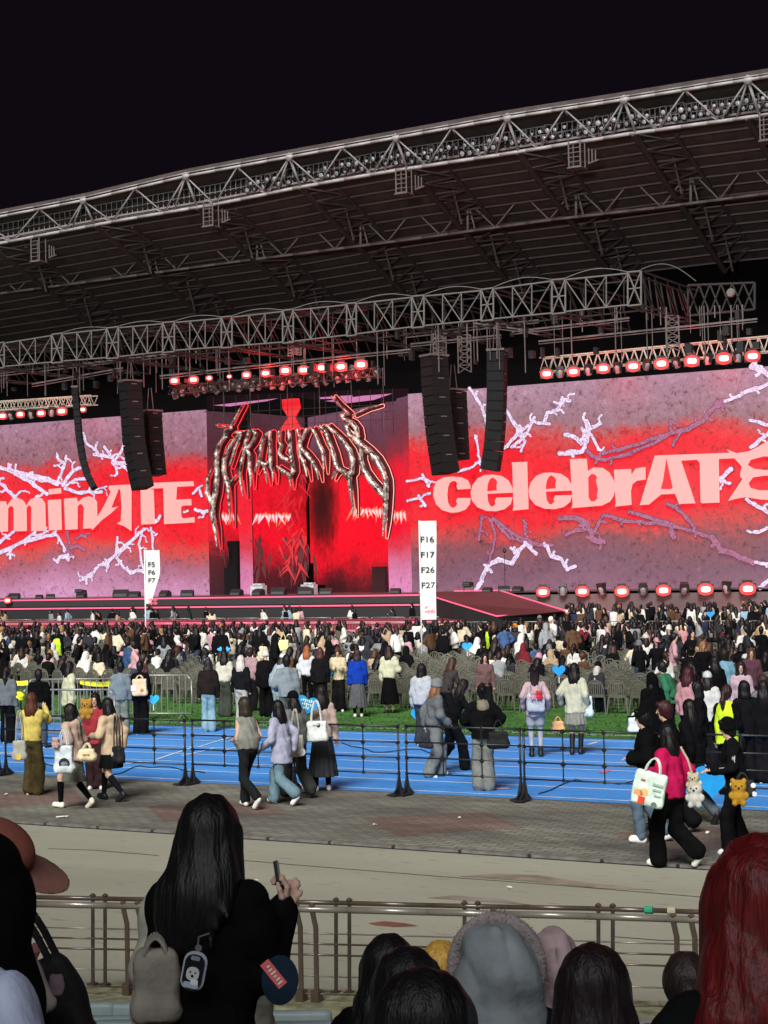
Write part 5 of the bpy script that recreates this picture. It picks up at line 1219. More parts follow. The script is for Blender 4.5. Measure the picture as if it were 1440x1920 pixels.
def hair_mesh(st, res=.014, seed=0):
    """in head space: origin at the head's centre, face towards +Y"""
    if (st, res) in HAIRC: return HAIRC[st, res]
    F = Field((-.21, -.27, -.62), (.21, .24, .24), res); F.strand = .003 if res < .03 else 0; c = F.cone
    def dome(g=0): F.ell((0, -.014, .024), (.088 + g, .105 + g, .108 + g), .02)
    def face(d=0): F.ell((0, .125 + d, -.035), (.068, .078, .105), .015, 's')
    if st in ('long', 'long_thin', 'longest'):
        dome(.004); L_ = {'long': -.40, 'long_thin': -.34, 'longest': -.52}[st]
        c((0, -.04, 0), (0, -.085, -.17), .088, .088, .04, sq=(1.08, .8, 1)); c((0, -.085, -.15), (0, -.10, L_), .10, .062, .05, sq=(1.15, .55, 1))
        for s in (-1, 1): c((s * .072, .0, .0), (s * .088, -.01, -.20), .030, .030, .03); c((s * .088, -.01, -.2), (s * .085, -.02, L_ * .8), .03, .018, .03)
        face()
    elif st == 'bob':
        dome(.008); c((0, -.03, 0), (0, -.05, -.12), .092, .100, .04, sq=(1.1, .85, 1))
        for s in (-1, 1): c((s * .078, .0, 0), (s * .092, .01, -.14), .032, .034, .03)
        face(); F.cut((0, 0, -.17), (0, 0, -1))
    elif st == 'short':
        dome(.006); c((0, -.04, 0), (0, -.045, -.06), .088, .07, .03); face(-.005); F.ell((0, .08, .09), (.07, .03, .03), .02)
    elif st in ('bun', 'pony', 'halfup'):
        dome(); c((0, -.04, 0), (0, -.05, -.06), .082, .055, .03); face(-.008)
        if st == 'bun': F.ell((0, -.125, .04), (.05, .045, .048), .015)
        if st == 'halfup': F.ell((0, -.12, .07), (.045, .04, .05), .015); c((0, -.07, -.05), (0, -.10, -.33), .09, .06, .04, sq=(1.1, .55, 1))
        if st == 'pony': F.ell((0, -.115, .0), (.035, .03, .03), .015); c((0, -.13, 0), (0, -.16, -.12), .036, .046, .03); c((0, -.16, -.12), (0, -.13, -.33), .046, .02, .03)
    elif st in ('beanie', 'cap', 'hatlong'):
        c((0, -.04, -.02), (0, -.075, -.15), .08, .08, .04, sq=(1.08, .8, 1)); c((0, -.08, -.14), (0, -.10, -.36), .09, .05, .04, sq=(1.15, .55, 1))
        for s in (-1, 1): c((s * .075, .01, -.03), (s * .09, .01, -.24), .028, .024, .03)
        face()
    me = F.mesh('hair', hairm((30, 24, 24))); HAIRC[st, res] = me; return me
def hat_mesh(st, res=.012):
    if ('hat', st) in HAIRC: return HAIRC['hat', st]
    F = Field((-.2, -.2, -.12), (.2, .28, .25), res, .002)
    if st == 'beanie': F.ell((0, -.012, .045), (.098, .112, .105), .02); F.cone((-.03, -.012, .0), (.03, -.012, .0), .085, .085, .03, sq=(1, 1.2, .5)); F.cut((0, 0, -.02), (0, .25, -1))
    elif st == 'cap': F.ell((0, -.01, .04), (.096, .110, .10), .02); F.cut((0, 0, .015), (0, 0, -1)); F.box((0, .135, .032), (.075, .07, .008), .015)
    elif st == 'bucket': F.ell((0, -.01, .04), (.096, .108, .10), .02); F.skirt((0, -.01, .05), .10, .145, .07, sq=1.0); F.cut((0, 0, .19), (0, 0, 1))
    HAIRC['hat', st] = F.mesh('hat', cloth((60, 60, 64))); return HAIRC['hat', st]
FACEC = {}
def face_mesh():
    if 'f' not in FACEC:
        b = MB(); b.cur = 0
        for s in (-1, 1):
            R = Matrix.Rotation(math.pi / 2, 3, 'X'); b.lathe([(.013, 0), (.010, -.004), (.002, -.006)], 8, (s * .031, .0815, .005), R @ Matrix.Diagonal((1.1, .55, 1)))
            b.box((s * .032, .084, .026), (.03, .006, .005))
        b.cur = 1; b.lathe([(.022, 0), (.017, -.005), (.003, -.007)], 8, (0, .0845, -.052), Matrix.Rotation(math.pi / 2, 3, 'X') @ Matrix.Diagonal((1, .33, 1)))
        FACEC['f'] = b.mesh('face_features', [FACE_DARK, LIP])
    return FACEC['f']
def put_head(root, J, hs, hc, hat=None, hatc=(90, 90, 95), face=False, sc=1.0):
    MH = Matrix.Translation(J['head']) @ J['HR'].to_4x4()
    if hs:
        h = link('hair', hair_mesh(hs), root, m=hairm(hc)); h.matrix_local = MH
    if hat: t = link('hat', hat_mesh(hat), root, m=cloth(hatc)); t.matrix_local = MH
    if face:
        f = link('face_features', face_mesh(), root); f.matrix_local = MH
def person(label, u, v, head, pose=None, top=None, topc=(30, 30, 34), bot='wide', botc=(40, 40, 44), shoec=(210, 210, 205), hs='long', hc=(26, 22, 24), hat=None, hatc=(90, 90, 95), h=1.62, res=.0155, face=False, boot=0, sock=None, skin=None, group=None, z=0.0, loc=None, seed=0, chunky=1.0, vest=None):
    q = pose or {}; J = skeleton(q); p = Vector(loc) if loc is not None else G(u, v, z); top = dict(top or {})
    root = link('person', body_mesh(J, res, face)); s = h / 1.66; root.location = p; root.scale = (s * .89, s * .92, s) if group != 'spectators in the near stand' else (s, s, s); root.rotation_euler = (0, 0, math.radians(30 + head))
    tag(root, label, 'person', group or 'people on and beside the running track')
    st = top.pop('st', 'jacket'); t = link('top', top_mesh(J, res, st, m=cloth(topc), seed=seed, **top), root)
    sit = top.get('sit', False)
    if vest: tv = dict(top); tv['th'] = top.get('th', .02) + .014; link('vest', top_mesh(J, res, 'vest', noarms=True, m=mat('hi_vis', tuple(c * .8 for c in rgb(*vest)), rough=.8, noise=.08), **tv), root)
    bm = bottom_mesh(J, res, bot, cloth(botc), seed); link('skirt' if 'skirt' in bot else 'trousers', bm, root)
    if sock: link('stockings', sock_mesh(J, res, cloth(sock[0]), sock[1]), root)
    sh = shoe_mesh(J, res, mat('shoe', rgb(*shoec), rough=.5, noise=.1), boot, chunky); link('shoes', sh, root)
    put_head(root, J, hs, hc, hat, hatc, face); root['_j'] = 1
    del root['_j']
    J['root'] = root; J['s'] = s; J['M'] = Matrix.Translation(p) @ Matrix.Rotation(math.radians(30 + head), 4, 'Z') @ (Matrix.Diagonal((s * .89, s * .92, s, 1)) if group != 'spectators in the near stand' else Matrix.Scale(s, 4))
    return J
def wp(J, p): return J['M'] @ Vector(p)
# ---- things people carry (top-level)
def tote(label, loc, rz, w=.36, h=.38, d=.09, c=(200, 205, 200), strap=.22, marks=(), cat='bag', name='tote_bag', plastic=False, puff=.5):
    w *= .88; h *= .92; t = thing(name, label, cat, loc, rz); m = mat('bag_cloth', rgb(*c), rough=.35 if plastic else .8, noise=.25, scale=9, bump=1.0)
    F = Field((-w, -.2, -h - .1), (w, .2, .08), .014, .007, 1.3); F.box((0, 0, -h / 2), (w / 2, d / 2, h / 2), .02, rnd=.03); F.cone((-w * .38, 0, -h * .8), (w * .38, 0, -h * .8), d * puff, d * puff, .04)
    link('body', F.mesh('body', m), t)
    for y in (-d * .4, d * .4):
        b = MB(); pts = [V(-w * .25 + w * .5 * k / 10, y, -.02 + strap * math.sin(math.pi * k / 10) ** .6) for k in range(11)]; b.path(pts, .010, 5); b.build('strap', m, t)
    for (kind, x, z, r, col) in marks:
        b = MB(); mm = mat('print', rgb(*col), rough=.8)
        for y in (-d / 2 - .012, ):
            if kind == 'disc': b.lathe([(r, 0), (r * .98, -.012)], 14, (x, y, z), Matrix.Rotation(math.pi / 2, 3, 'X'))
            elif kind == 'bar': b.box((x, y, z), (r, .016, r * .22))
            elif kind == 'box': b.box((x, y, z), (r, .016, r))
        b.build('print', mm, t)
    return t
def heart(label, loc, rz, r=.16, c=(30, 140, 215), txt=True, handle=True, tilt=0.0, name='heart_fan'):
    t = thing(name, label, 'hand fan', loc, rz); pts = []
    for i in range(28):
        a = 2 * math.pi * i / 28; pts.append(V(r / 16 * 16 * math.sin(a) ** 3 * 1.0, 0, r / 16 * (13 * math.cos(a) - 5 * math.cos(2 * a) - 2 * math.cos(3 * a) - math.cos(4 * a))))
    R = Matrix.Rotation(tilt, 3, 'Y'); b = MB(); b.poly([R @ p for p in pts], (0, 1, 0), .012); b.build('fan_blade', mat('fan_blue', rgb(*c), rough=.4), t)
    if handle: b = MB(); b.bar(R @ V(0, .006, -r * .95), R @ V(0, .006, -r * 1.9), .012); b.build('handle', mat('handle_white', (.6, .6, .6)), t)
    if txt:
        b = MB()
        for k, (w, z) in enumerate(((1.0, .35), (.8, .05), (.55, -.25))):
            n = int(w * 7)
            for j in range(n): b.box(R @ V((j - (n - 1) / 2) * r * .17, -.008, z * r + .04 * r * (j % 2)), (r * .11, .008, r * (.13 + .06 * (j % 3))), R)
        b.build('lettering', mat('fan_print', rgb(200, 215, 190)), t)
    return t
def plush(label, loc, rz, r=.07, c=(235, 200, 90), cat='plush toy'):
    t = thing('plush_toy', label, cat, loc, rz); F = Field((-3 * r, -2 * r, -3 * r), (3 * r, 2 * r, 3 * r), r / 6); F.ell((0, 0, -r * .6), (r * .95, r * .8, r), .02); F.ell((0, 0, r * .6), (r, r * .85, r * .85), .02)
    for s in (-1, 1): F.ell((s * r * .7, 0, r * 1.35), (r * .33, r * .25, r * .33), .01); F.ell((s * r * .95, -.1 * r, -r * .5), (r * .3, r * .3, r * .5), .01); F.ell((s * r * .5, -r * .4, -r * 1.4), (r * .4, r * .4, r * .4), .01)
    link('body', F.mesh('body', cloth(c)), t); b = MB()
    for s in (-1, 1): b.lathe([(r * .12, 0), (r * .03, -r * .08)], 8, (s * r * .35, -r * .82, r * .75), Matrix.Rotation(math.pi / 2, 3, 'X'))
    b.lathe([(r * .16, 0), (r * .04, -r * .1)], 8, (0, -r * .86, r * .5), Matrix.Rotation(math.pi / 2, 3, 'X')); b.build('face', FACE_DARK, t); return t
def phone(label, loc, rot):
    t = thing('mobile_phone', label, 'phone', loc); t.rotation_euler = rot; b = MB(); b.box((0, 0, 0), (.075, .009, .155)); b.build('case', BLK, t); b = MB(); b.box((0, -.006, 0), (.068, .004, .146)); b.build('screen', mat('phone_glass', (.05, .06, .08), rough=.1), t); return t

RAD = math.radians
WALK = dict(zp=.885, lf=(-.07, .24, .085), lfp=-8, rf=(.07, -.30, .15), rfp=38, rkp=(0, 1, 0), lh=(-.22, -.10, .88), rh=(.22, .22, .92), lean=6)
WALK2 = dict(zp=.885, rf=(.07, .24, .085), rfp=-8, lf=(-.07, -.30, .15), lfp=38, lh=(-.22, .22, .92), rh=(.22, -.10, .88), lean=6)
def P_(base, **k): d = dict(base); d.update(k); return d
# --- along the near fence, from the left
J1 = person('person in yellow sweater and brown wide trousers holding a phone up to film', 62, 1491, -12, P_({}, rh=(.12, .30, 1.40), lh=(-.10, .32, 1.32), rep=(.6, -.2, -1), lep=(-.5, 0, -1), nod=-4, lean=0), dict(drop=.0, th=.022), (226, 206, 112), 'wide', (84, 74, 48), (225, 215, 190), 'longest', (86, 48, 34), h=1.64)
phone('dark phone held up by the person in the yellow sweater', wp(J1, (.02, .40, 1.45)), (RAD(-10), RAD(90), RAD(20)))
tote('pale grey shoulder bag hanging beside the brown wide trousers', PD(37, 1388, 28.8), RAD(20), .24, .34, .1, (150, 150, 140), .5, (('disc', 0, -.26, .05, (200, 170, 70)),))
J2 = person('walking person in beige hooded poncho, grey skirt, long black socks and white sneakers', 140, 1516, 62, P_(WALK, lh=(-.18, .12, 1.0), rh=(.20, .20, 1.0), zp=.87), dict(drop=.10, hemr=.20, th=.03, hood=1), (205, 178, 160), 'mid_skirt', (122, 122, 112), (225, 222, 205), 'bob', (24, 20, 22), h=1.6, sock=((22, 22, 24), .8))
tote('white plastic carrier bag with a dark round emblem carried by the beige poncho walker', PD(120, 1398, 27.0), RAD(25), .30, .44, .14, (190, 200, 205), .26, (('disc', .02, -.26, .085, (38, 42, 50)), ('disc', .02, -.27, .05, (170, 178, 180)), ('disc', .02, -.22, .03, (38, 42, 50))), plastic=True)
plush('small pale pink plush hanging on the white carrier bag', PD(104, 1392, 26.9), RAD(20), .05, (205, 165, 160))
tote('cream furry hand bag held by the beige poncho walker', PD(163, 1404, 26.9), RAD(30), .26, .16, .14, (214, 196, 160), .1, (('bar', 0, -.08, .1, (160, 130, 90)),), name='handbag')
J3 = person('walking person in cream coat, black shorts and long black socks with shoulder bag', 210, 1502, 58, P_(WALK2, lh=(-.2, .25, 1.05), zp=.875), dict(drop=.12, hemr=.19, th=.028, hood=1), (216, 190, 160), 'short_skirt', (34, 34, 38), (28, 28, 30), 'long', (20, 18, 20), h=1.62, sock=((34, 38, 44), .82), chunky=1.2)
tote('black leather shoulder bag of the person in cream coat', PD(222, 1400, 28.0), RAD(-30), .30, .26, .12, (22, 22, 26), .5, (('disc', -.1, -.12, .035, (190, 190, 190)),), name='shoulder_bag')
J4 = person('person in red jacket mostly hidden between the two beige walkers', 182, 1480, 175, {}, dict(drop=.1), (170, 60, 70), 'wide', (60, 40, 44), hs='long', hc=(22, 18, 20), face=True, h=1.58)
plush('big yellow bear plush backpack between the two beige walkers', PD(162, 1328, 28.6), RAD(20), .10, (186, 142, 62))
J5 = person('walking person with grey knitted shawl, dark trousers and brown hair', 467, 1516, 42, P_(WALK, rf=(.08, .20, .09), lf=(-.08, -.33, .2), lfp=55, rfp=-5, turn=12, lh=(-.12, .22, 1.02), rh=(.16, .18, 1.0)), dict(drop=-.02, cape=True, st='cape', th=.02), (150, 150, 142), 'jeans', (48, 50, 52), (215, 215, 208), 'bob', (52, 44, 34), h=1.66)
J5['root'].rotation_euler[2] = RAD(30 + 42)
plush('tiny white charm hanging on the belt of the grey shawl walker', PD(457, 1413, 27.2), RAD(30), .035, (225, 225, 220))
J6 = person('walking person in long pale lavender shirt and light blue jeans', 530, 1510, 55, P_(WALK2, lf=(-.08, -.36, .2), lfp=50, zp=.87), dict(drop=.20, hemr=.20, th=.03), (176, 178, 202), 'wide_jeans', (112, 140, 152), (225, 225, 225), 'longest', (18, 16, 18), h=1.6, seed=3)
J7 = person('person in dark cap and grey top walking behind the lavender shirt', 558, 1496, 40, P_(WALK, zp=.885), dict(drop=.05, th=.025), (120, 122, 122), 'wide', (64, 66, 62), (60, 60, 58), 'hatlong', (24, 22, 24), 'cap', (28, 28, 32), h=1.66)
tote('off-white shoulder bag with white round charm beside the lavender shirt', PD(554, 1378, 28.0), RAD(25), .28, .36, .1, (165, 162, 150), .42, (('disc', .1, -.26, .06, (225, 225, 222)),))
J8 = person('person in beige top and long pleated dark grey skirt holding a blue heart fan', 606, 1484, 12, dict(lh=(-.30, .16, 1.24), lep=(-1, -.4, -.4), rh=(.26, .0, .80), rf=(.11, .05, .075), lf=(-.12, .02, .075), turn=14, lean=2), dict(drop=.03, th=.025), (208, 182, 172), 'long_skirt', (66, 68, 72), (190, 190, 186), 'longest', (26, 20, 22), h=1.68, sock=((24, 24, 26), .5))
tote('big shiny white shoulder bag of the person in the pleated skirt', PD(593, 1352, 28.5), RAD(24), .38, .34, .12, (205, 212, 208), .34, (('disc', .04, -.06, .03, (40, 40, 44)), ('bar', .0, -.05, .1, (185, 190, 188))), plastic=True)
heart('blue heart fan with pale lettering held up beside the beige top', PD(575, 1322, 28.8), RAD(26), .19, (36, 138, 196), tilt=.25)
J9 = person('person in grey beanie, grey hooded top and baggy grey trousers with long light brown hair', 815, 1458, -72, P_(WALK, lf=(-.08, .14, .08), rf=(.08, -.14, .08), rfp=8, zp=.89, nod=4), dict(drop=-.02, th=.035), (112, 116, 120), 'cargo', (128, 132, 132), (208, 208, 204), 'beanie', (142, 96, 62), 'beanie', (132, 134, 136), h=1.66, face=True, seed=2)
tote('dark flat bag in the hand of the person with the grey beanie', PD(799, 1390, 30.4), RAD(-10), .30, .1, .08, (40, 40, 46), .08, name='handbag')
J10 = person('person in black bending forward with arm stretched out behind the grey beanie', 848, 1446, -80, P_(WALK2, lean=24, rh=(.16, .55, 1.12), lh=(-.16, .30, .95), rep=(.3, -.2, -1), sleeve=.4), dict(drop=.0, th=.016, sleeve=.4), (34, 34, 36), 'wide', (38, 38, 42), (40, 40, 42), 'long', (34, 24, 22), h=1.64)
J11 = person('person seen from behind in black jacket with grey hood and baggy pale grey trousers', 908, 1484, 4, dict(lh=(-.19, .16, 1.0), rh=(.20, .16, 1.0), lep=(-1, -.5, 0), rep=(1, -.5, 0)), dict(drop=.06, th=.045, hemr=.17), (30, 30, 33), 'cargo', (142, 144, 138), (150, 152, 150), 'bun', (24, 18, 20), h=1.67, face=False)
F = Field((-.25, -.25, 1.2), (.25, .2, 1.6), .014, .004); F.ell(J11['neck'] + V(0, -.09, -.05), (.11, .06, .10), .03); F.cone(J11['neck'] + V(-.06, -.02, .0), J11['neck'] + V(.06, -.02, .0), .055, .055, .03); link('hood', F.mesh('hood', cloth((138, 132, 118))), J11['root'])
tote('black slouchy bag at the hip of the black jacket with grey hood', PD(934, 1372, 28.3), RAD(30), .34, .26, .14, (20, 20, 23), .2, name='shoulder_bag')
J12 = person('person with white backpack, pink cardigan, pale tights and black ankle boots', 1006, 1420, -2, dict(lh=(-.25, .03, .95), rh=(.27, .06, .92)), dict(drop=.13, th=.02, hemr=.18), (208, 178, 186), 'shorts', (190, 190, 195), (24, 24, 26), 'halfup', (36, 24, 24), h=1.66, sock=((176, 178, 188), 1.6), boot=.22, chunky=1.15)
J13 = person('person in cream jacket and long black boots, white patterned bag on shoulder', 1080, 1416, -20, dict(lh=(-.30, .06, .96), rh=(.24, .02, .9), lf=(-.07, -.02, .075), rf=(.08, .07, .075)), dict(drop=.12, th=.03, hemr=.19), (208, 208, 186), 'short_skirt', (150, 150, 136), (22, 22, 24), 'longest', (26, 18, 18), h=1.70, boot=.72)
tote('white and blue patterned shopper on the shoulder of the cream jacket', PD(1095, 1305, 33.9), RAD(28), .34, .42, .12, (196, 208, 214), .3, (('disc', .05, -.12, .07, (40, 44, 52)), ('disc', -.08, -.2, .05, (60, 64, 70)), ('disc', .02, -.32, .05, (140, 170, 190))))
tote('orange paper bag held between the pink cardigan and cream jacket', PD(1046, 1352, 34.2), RAD(30), .24, .22, .12, (226, 172, 120), .1, name='paper_bag')
bp_ = thing('backpack', 'white backpack with red and pink toys on the back of the pink cardigan', 'backpack', wp(J12, (0, -.22, 1.02)), RAD(28)); F = Field((-.25, -.2, -.3), (.25, .2, .3), .015, .008); F.box((0, 0, 0), (.17, .07, .17), .03, rnd=.06); F.ell((0, -.03, .08), (.13, .07, .09), .03); link('body', F.mesh('body', cloth((205, 210, 222))), bp_)
b = MB()
for s in (-1, 1): b.path([V(s * .09, .06, .16), V(s * .10, .02, .30), V(s * .09, .12, .34)], .012, 5)
b.build('strap', cloth((200, 205, 215)), bp_)
plush('red and white toy clipped to the white backpack', wp(J12, (.07, -.33, 1.17)), RAD(28), .055, (214, 60, 74)); plush('small pink toy clipped to the white backpack', wp(J12, (-.05, -.33, 1.17)), RAD(28), .05, (220, 160, 176))
# --- right-hand group on the paving
J14 = person('person in black cap and puffy black jacket with light jeans and white sneakers facing left', 1222, 1580, 84, P_(WALK, rh=(.15, .22, 1.05), lh=(-.15, .24, 1.05), lf=(-.07, .14, .08), rf=(.07, -.22, .12), rfp=20), dict(drop=.0, th=.06, hemr=.16), (22, 22, 24), 'jeans', (96, 116, 134), (222, 222, 222), 'short', (20, 18, 18), 'cap', (24, 24, 26), h=1.70, face=True, chunky=1.2)
J15 = person('person with dark red-brown short hair in black looking left behind the black cap', 1262, 1560, 78, P_(WALK2), dict(drop=.1, th=.04), (24, 24, 28), 'wide', (30, 30, 34), (40, 38, 38), 'short', (58, 26, 28), h=1.72, face=True)
J16 = person('person in magenta hooded top and black wide trousers walking with a big printed tote', 1264, 1628, 46, P_(WALK, lf=(-.08, .18, .08), rf=(.08, -.32, .2), rfp=50, lh=(-.20, .18, 1.12), rh=(.24, .05, .92), lean=5, turn=4), dict(drop=.06, th=.032, hood=0), (198, 28, 88), 'wide', (24, 24, 28), (222, 222, 212), 'longest', (16, 13, 15), h=1.66, seed=5)
t = tote('big pale mint tote with an orange picture carried by the magenta top', PD(1224, 1448, 20.5), RAD(8), .42, .42, .08, (196, 214, 202), .18, (('disc', -.10, -.27, .055, (224, 150, 96)), ('disc', -.04, -.24, .05, (230, 172, 120)), ('box', -.05, -.33, .08, (204, 64, 44)), ('disc', .1, -.35, .035, (90, 110, 100)), ('bar', .1, -.12, .12, (150, 172, 160)), ('bar', .1, -.18, .1, (150, 172, 160)), ('bar', .12, -.24, .08, (150, 172, 160)), ('bar', -.08, -.1, .05, (206, 90, 80)))); t.rotation_euler = (0, RAD(14), RAD(8))
plush('white fluffy toy hanging from the magenta top\'s cream strap', PD(1303, 1488, 20.7), RAD(10), .09, (205, 205, 198)); plush('cream toy with ears hanging above the white fluffy toy', PD(1300, 1466, 20.7), RAD(10), .07, (196, 186, 160))
b = MB(); b.path([PD(1276, 1400, 20.75), PD(1290, 1425, 20.7), PD(1299, 1456, 20.7)], .012, 5); tag(b.build('bag_strap', cloth((200, 192, 170))), 'cream strap over the back of the magenta top', 'strap')
J17 = person('person with long black hair in black top and grey jeans behind the magenta top', 1305, 1545, 40, P_(WALK, rf=(.07, -.32, .18), rfp=60), dict(drop=.05, th=.03), (28, 28, 32), 'jeans', (92, 104, 112), (30, 30, 32), 'long', (18, 15, 17), h=1.68, chunky=1.15)
heart('large plain blue heart fan hanging left of the striped black jacket', PD(1335, 1462, 24.2), RAD(30), .25, (30, 140, 208), False, False)
J18 = person('person in black beanie and black track jacket with white sleeve stripes facing left', 1383, 1600, 88, dict(lh=(-.14, .30, 1.05), rh=(.13, .32, 1.03), lf=(-.10, .12, .075), rf=(.10, -.12, .075), lean=6, nod=6), dict(drop=.05, th=.035), (26, 26, 30), 'wide', (28, 28, 32), (198, 196, 196), 'short', (20, 18, 18), 'beanie', (24, 24, 28), h=1.62, face=True, res=.0145)
for k, dx in enumerate((-.016, 0, .016)):
    b = MB(); a = J18['lsh'] + V(-.062, dx, .03); c2 = J18['lel'] + V(-.068, dx - .01, .0); d_ = J18['lwr'] + V(-.045, dx * .7, .02); b.path([wp(J18, p) for p in (a, (a + c2) / 2 + V(-.008, 0, 0), c2, (c2 + d_) / 2 + V(-.004, 0, .012), d_)], .0048, 4); o = b.build('sleeve_stripe', cloth((225, 225, 225))); o.parent = J18['root']; o.matrix_parent_inverse = J18['M'].inverted()
plush('yellow plush toy with dark hat clipped to the striped jacket\'s belt bag', PD(1385, 1484, 21.3), RAD(20), .095, (186, 142, 48))
tote('dark belt bag with small toys on the black striped jacket', PD(1392, 1462, 21.45), RAD(22), .30, .20, .1, (34, 32, 36), .1, (('disc', .12, -.06, .03, (210, 210, 205)), ('disc', .13, -.16, .03, (200, 200, 195)), ('disc', -.12, -.05, .03, (220, 220, 215))), name='belt_bag')
J19 = person('steward in bright yellow-green vest facing right among the crowd at the right', 1366, 1492, -40, dict(rh=(.16, .2, 1.0)), dict(drop=.10, th=.03), (24, 24, 26), 'wide', (28, 28, 30), (40, 40, 40), 'pony', (54, 34, 30), h=1.66, face=True, vest=(205, 240, 40))
b = MB(); o = link('vest_lettering', text_mesh('vest_lettering', 'STAFF', .085, mat('ink_grey', (.10, .14, .03)), .002)); o.parent = J19['root']; o.location = (-.212, -.02, 1.21); o.rotation_euler = (RAD(90), 0, RAD(-90))
# --- people on the far side of the track and on the lawn
GL = 'people standing on the lawn edge'
def lawn(label, u, v, head, **k):
    k.setdefault('res', .02); k.setdefault('group', GL); return person(label, u, v, head, **k)
lawn('person in grey jacket with black strap at the far left of the track', 14, 1394, -10, pose=dict(lf=(-.1, .05, .075)), top=dict(drop=.06, th=.03), topc=(112, 118, 122), bot='wide', botc=(26, 26, 30), shoec=(225, 225, 225), hs='pony', hc=(36, 24, 24))
lawn('person in black hooded jacket with pale emblem on the back behind the yellow sweater', 74, 1404, 5, top=dict(drop=.08, th=.04, hood=1), topc=(24, 24, 28), bot='wide_jeans', botc=(70, 84, 104), hs='short', hc=(26, 20, 20))
lawn('person in cream coat with pale blue panels and long black hair', 130, 1378, -55, top=dict(drop=.22, th=.035, hemr=.19), topc=(206, 206, 170), bot='wide', botc=(40, 40, 46), hs='long', hc=(22, 18, 20), face=True)
lawn('person in faded denim jacket and pale camouflage trousers', 228, 1380, 3, top=dict(drop=.08, th=.03), topc=(122, 136, 146), bot='cargo', botc=(132, 140, 130), hs='short', hc=(22, 20, 22), shoec=(200, 200, 200))
J = lawn('person in black jacket carrying a beige printed backpack', 264, 1378, -4, top=dict(drop=.04, th=.03), topc=(24, 24, 26), bot='wide', botc=(30, 30, 34), hs='short', hc=(20, 18, 20), shoec=(215, 215, 210))
tote('beige and white printed backpack on the black jacket', wp(J, (.04, -.22, 1.28)), RAD(26), .36, .40, .12, (205, 178, 150), .1, (('box', -.12, -.2, .12, (225, 225, 220)), ('disc', .06, -.25, .04, (150, 110, 80))), name='backpack')
heart('small bright blue heart fan hanging beside the beige backpack', wp(J, (.34, 0, .80)), RAD(30), .13, (30, 160, 220), False)
lawn('person in faded pink jacket in front of the seats near the grey fence', 268, 1352, -100, top=dict(drop=.1, th=.03), topc=(132, 88, 100), bot='wide', botc=(120, 124, 130), hs='long', hc=(40, 28, 28), face=True)
lawn('person in dark brown hooded jacket and light blue jeans standing with back turned', 392, 1373, 2, top=dict(drop=.02, th=.045, hemr=.17), topc=(54, 46, 44), bot='wide_jeans', botc=(140, 176, 190), hs='bob', hc=(44, 34, 34), shoec=(120, 140, 150))
J = lawn('person with blue bow headband, white top and dark patterned trousers', 422, 1345, -10, top=dict(drop=-.03, th=.03), topc=(206, 204, 190), bot='cargo', botc=(66, 72, 66), hs='long', hc=(18, 16, 18))
for s in (-1, 1): heart('%s blue heart of the headband above the white top' % ('left' if s < 0 else 'right'), wp(J, (s * .12, 0, 1.72)), RAD(28), .06, (40, 150, 225), False, False, s * .5, 'headband_heart')
lawn('person with very pale blond long hair, black jacket and white trousers', 453, 1362, -14, top=dict(drop=.02, th=.03), topc=(36, 38, 42), bot='jeans', botc=(205, 202, 196), hs='longest', hc=(205, 196, 190), shoec=(30, 30, 32), boot=.3)
lawn('person in dusty pink puffer jacket beside the pale blond hair', 470, 1335, -30, top=dict(drop=.0, th=.05), topc=(170, 140, 146), bot='wide', botc=(40, 40, 44), hs='short', hc=(46, 30, 32))
lawn('person in black coat with big white hood behind the grey hooded youth', 500, 1345, 6, top=dict(drop=.15, th=.05), topc=(28, 28, 30), bot='wide', botc=(30, 30, 32), hs=None, hat='beanie', hatc=(210, 208, 200))
lawn('person in pale blue puffy clothes crouching forward beside the grey hooded youth', 518, 1352, -60, pose=dict(lean=22, rh=(.15, .35, 1.1)), top=dict(drop=.05, th=.05), topc=(165, 180, 196), bot='wide_jeans', botc=(150, 172, 184), hs='cap', hc=(60, 46, 40), hat='cap', hatc=(205, 208, 212))
lawn('youth in light grey hooded sweatshirt with a thin black strap across the back', 540, 1386, 4, pose=dict(lh=(-.24, .18, 1.0)), top=dict(drop=.05, th=.045, hood=1, hemr=.17), topc=(140, 150, 152), bot='wide', botc=(104, 106, 98), hs='short', hc=(24, 20, 20), h=1.76)
lawn('person with ginger long hair, white blouse and black trousers', 577, 1330, -8, top=dict(drop=-.02, th=.03), topc=(206, 210, 216), bot='slim', botc=(24, 24, 26), hs='long', hc=(150, 84, 48))
lawn('person in black leather jacket with pale pink scarf', 602, 1338, -4, top=dict(drop=.1, th=.04), topc=(34, 34, 38), bot='wide', botc=(26, 26, 28), hs='bob', hc=(78, 46, 44))
J = lawn('person facing the camera in striped cream jumper reading a phone', 636, 1335, 176, pose=dict(lh=(-.08, .26, 1.12), rh=(.10, .26, 1.14), nod=20), top=dict(drop=.06, th=.035), topc=(206, 192, 160), bot='wide', botc=(34, 32, 34), hs='short', hc=(88, 50, 38), face=True)
heart('blue heart fan held before the striped cream jumper', wp(J, (.24, .18, 1.05)), RAD(26), .14, (34, 150, 216), False)
lawn('person in royal blue jacket and grey pleated skirt on the lawn', 672, 1345, 4, top=dict(drop=.06, th=.04, hemr=.18), topc=(24, 62, 168), bot='long_skirt', botc=(96, 98, 104), hs='bob', hc=(52, 38, 40), shoec=(205, 205, 200), sock=((24, 24, 28), .5))
lawn('person in cream sweater and very long black skirt beside the empty chairs', 731, 1338, -16, pose=dict(rh=(.16, .26, 1.12)), top=dict(drop=.0, th=.04), topc=(206, 206, 178), bot='long_skirt', botc=(22, 22, 24), hs='longest', hc=(40, 28, 26), shoec=(22, 22, 24), h=1.66)
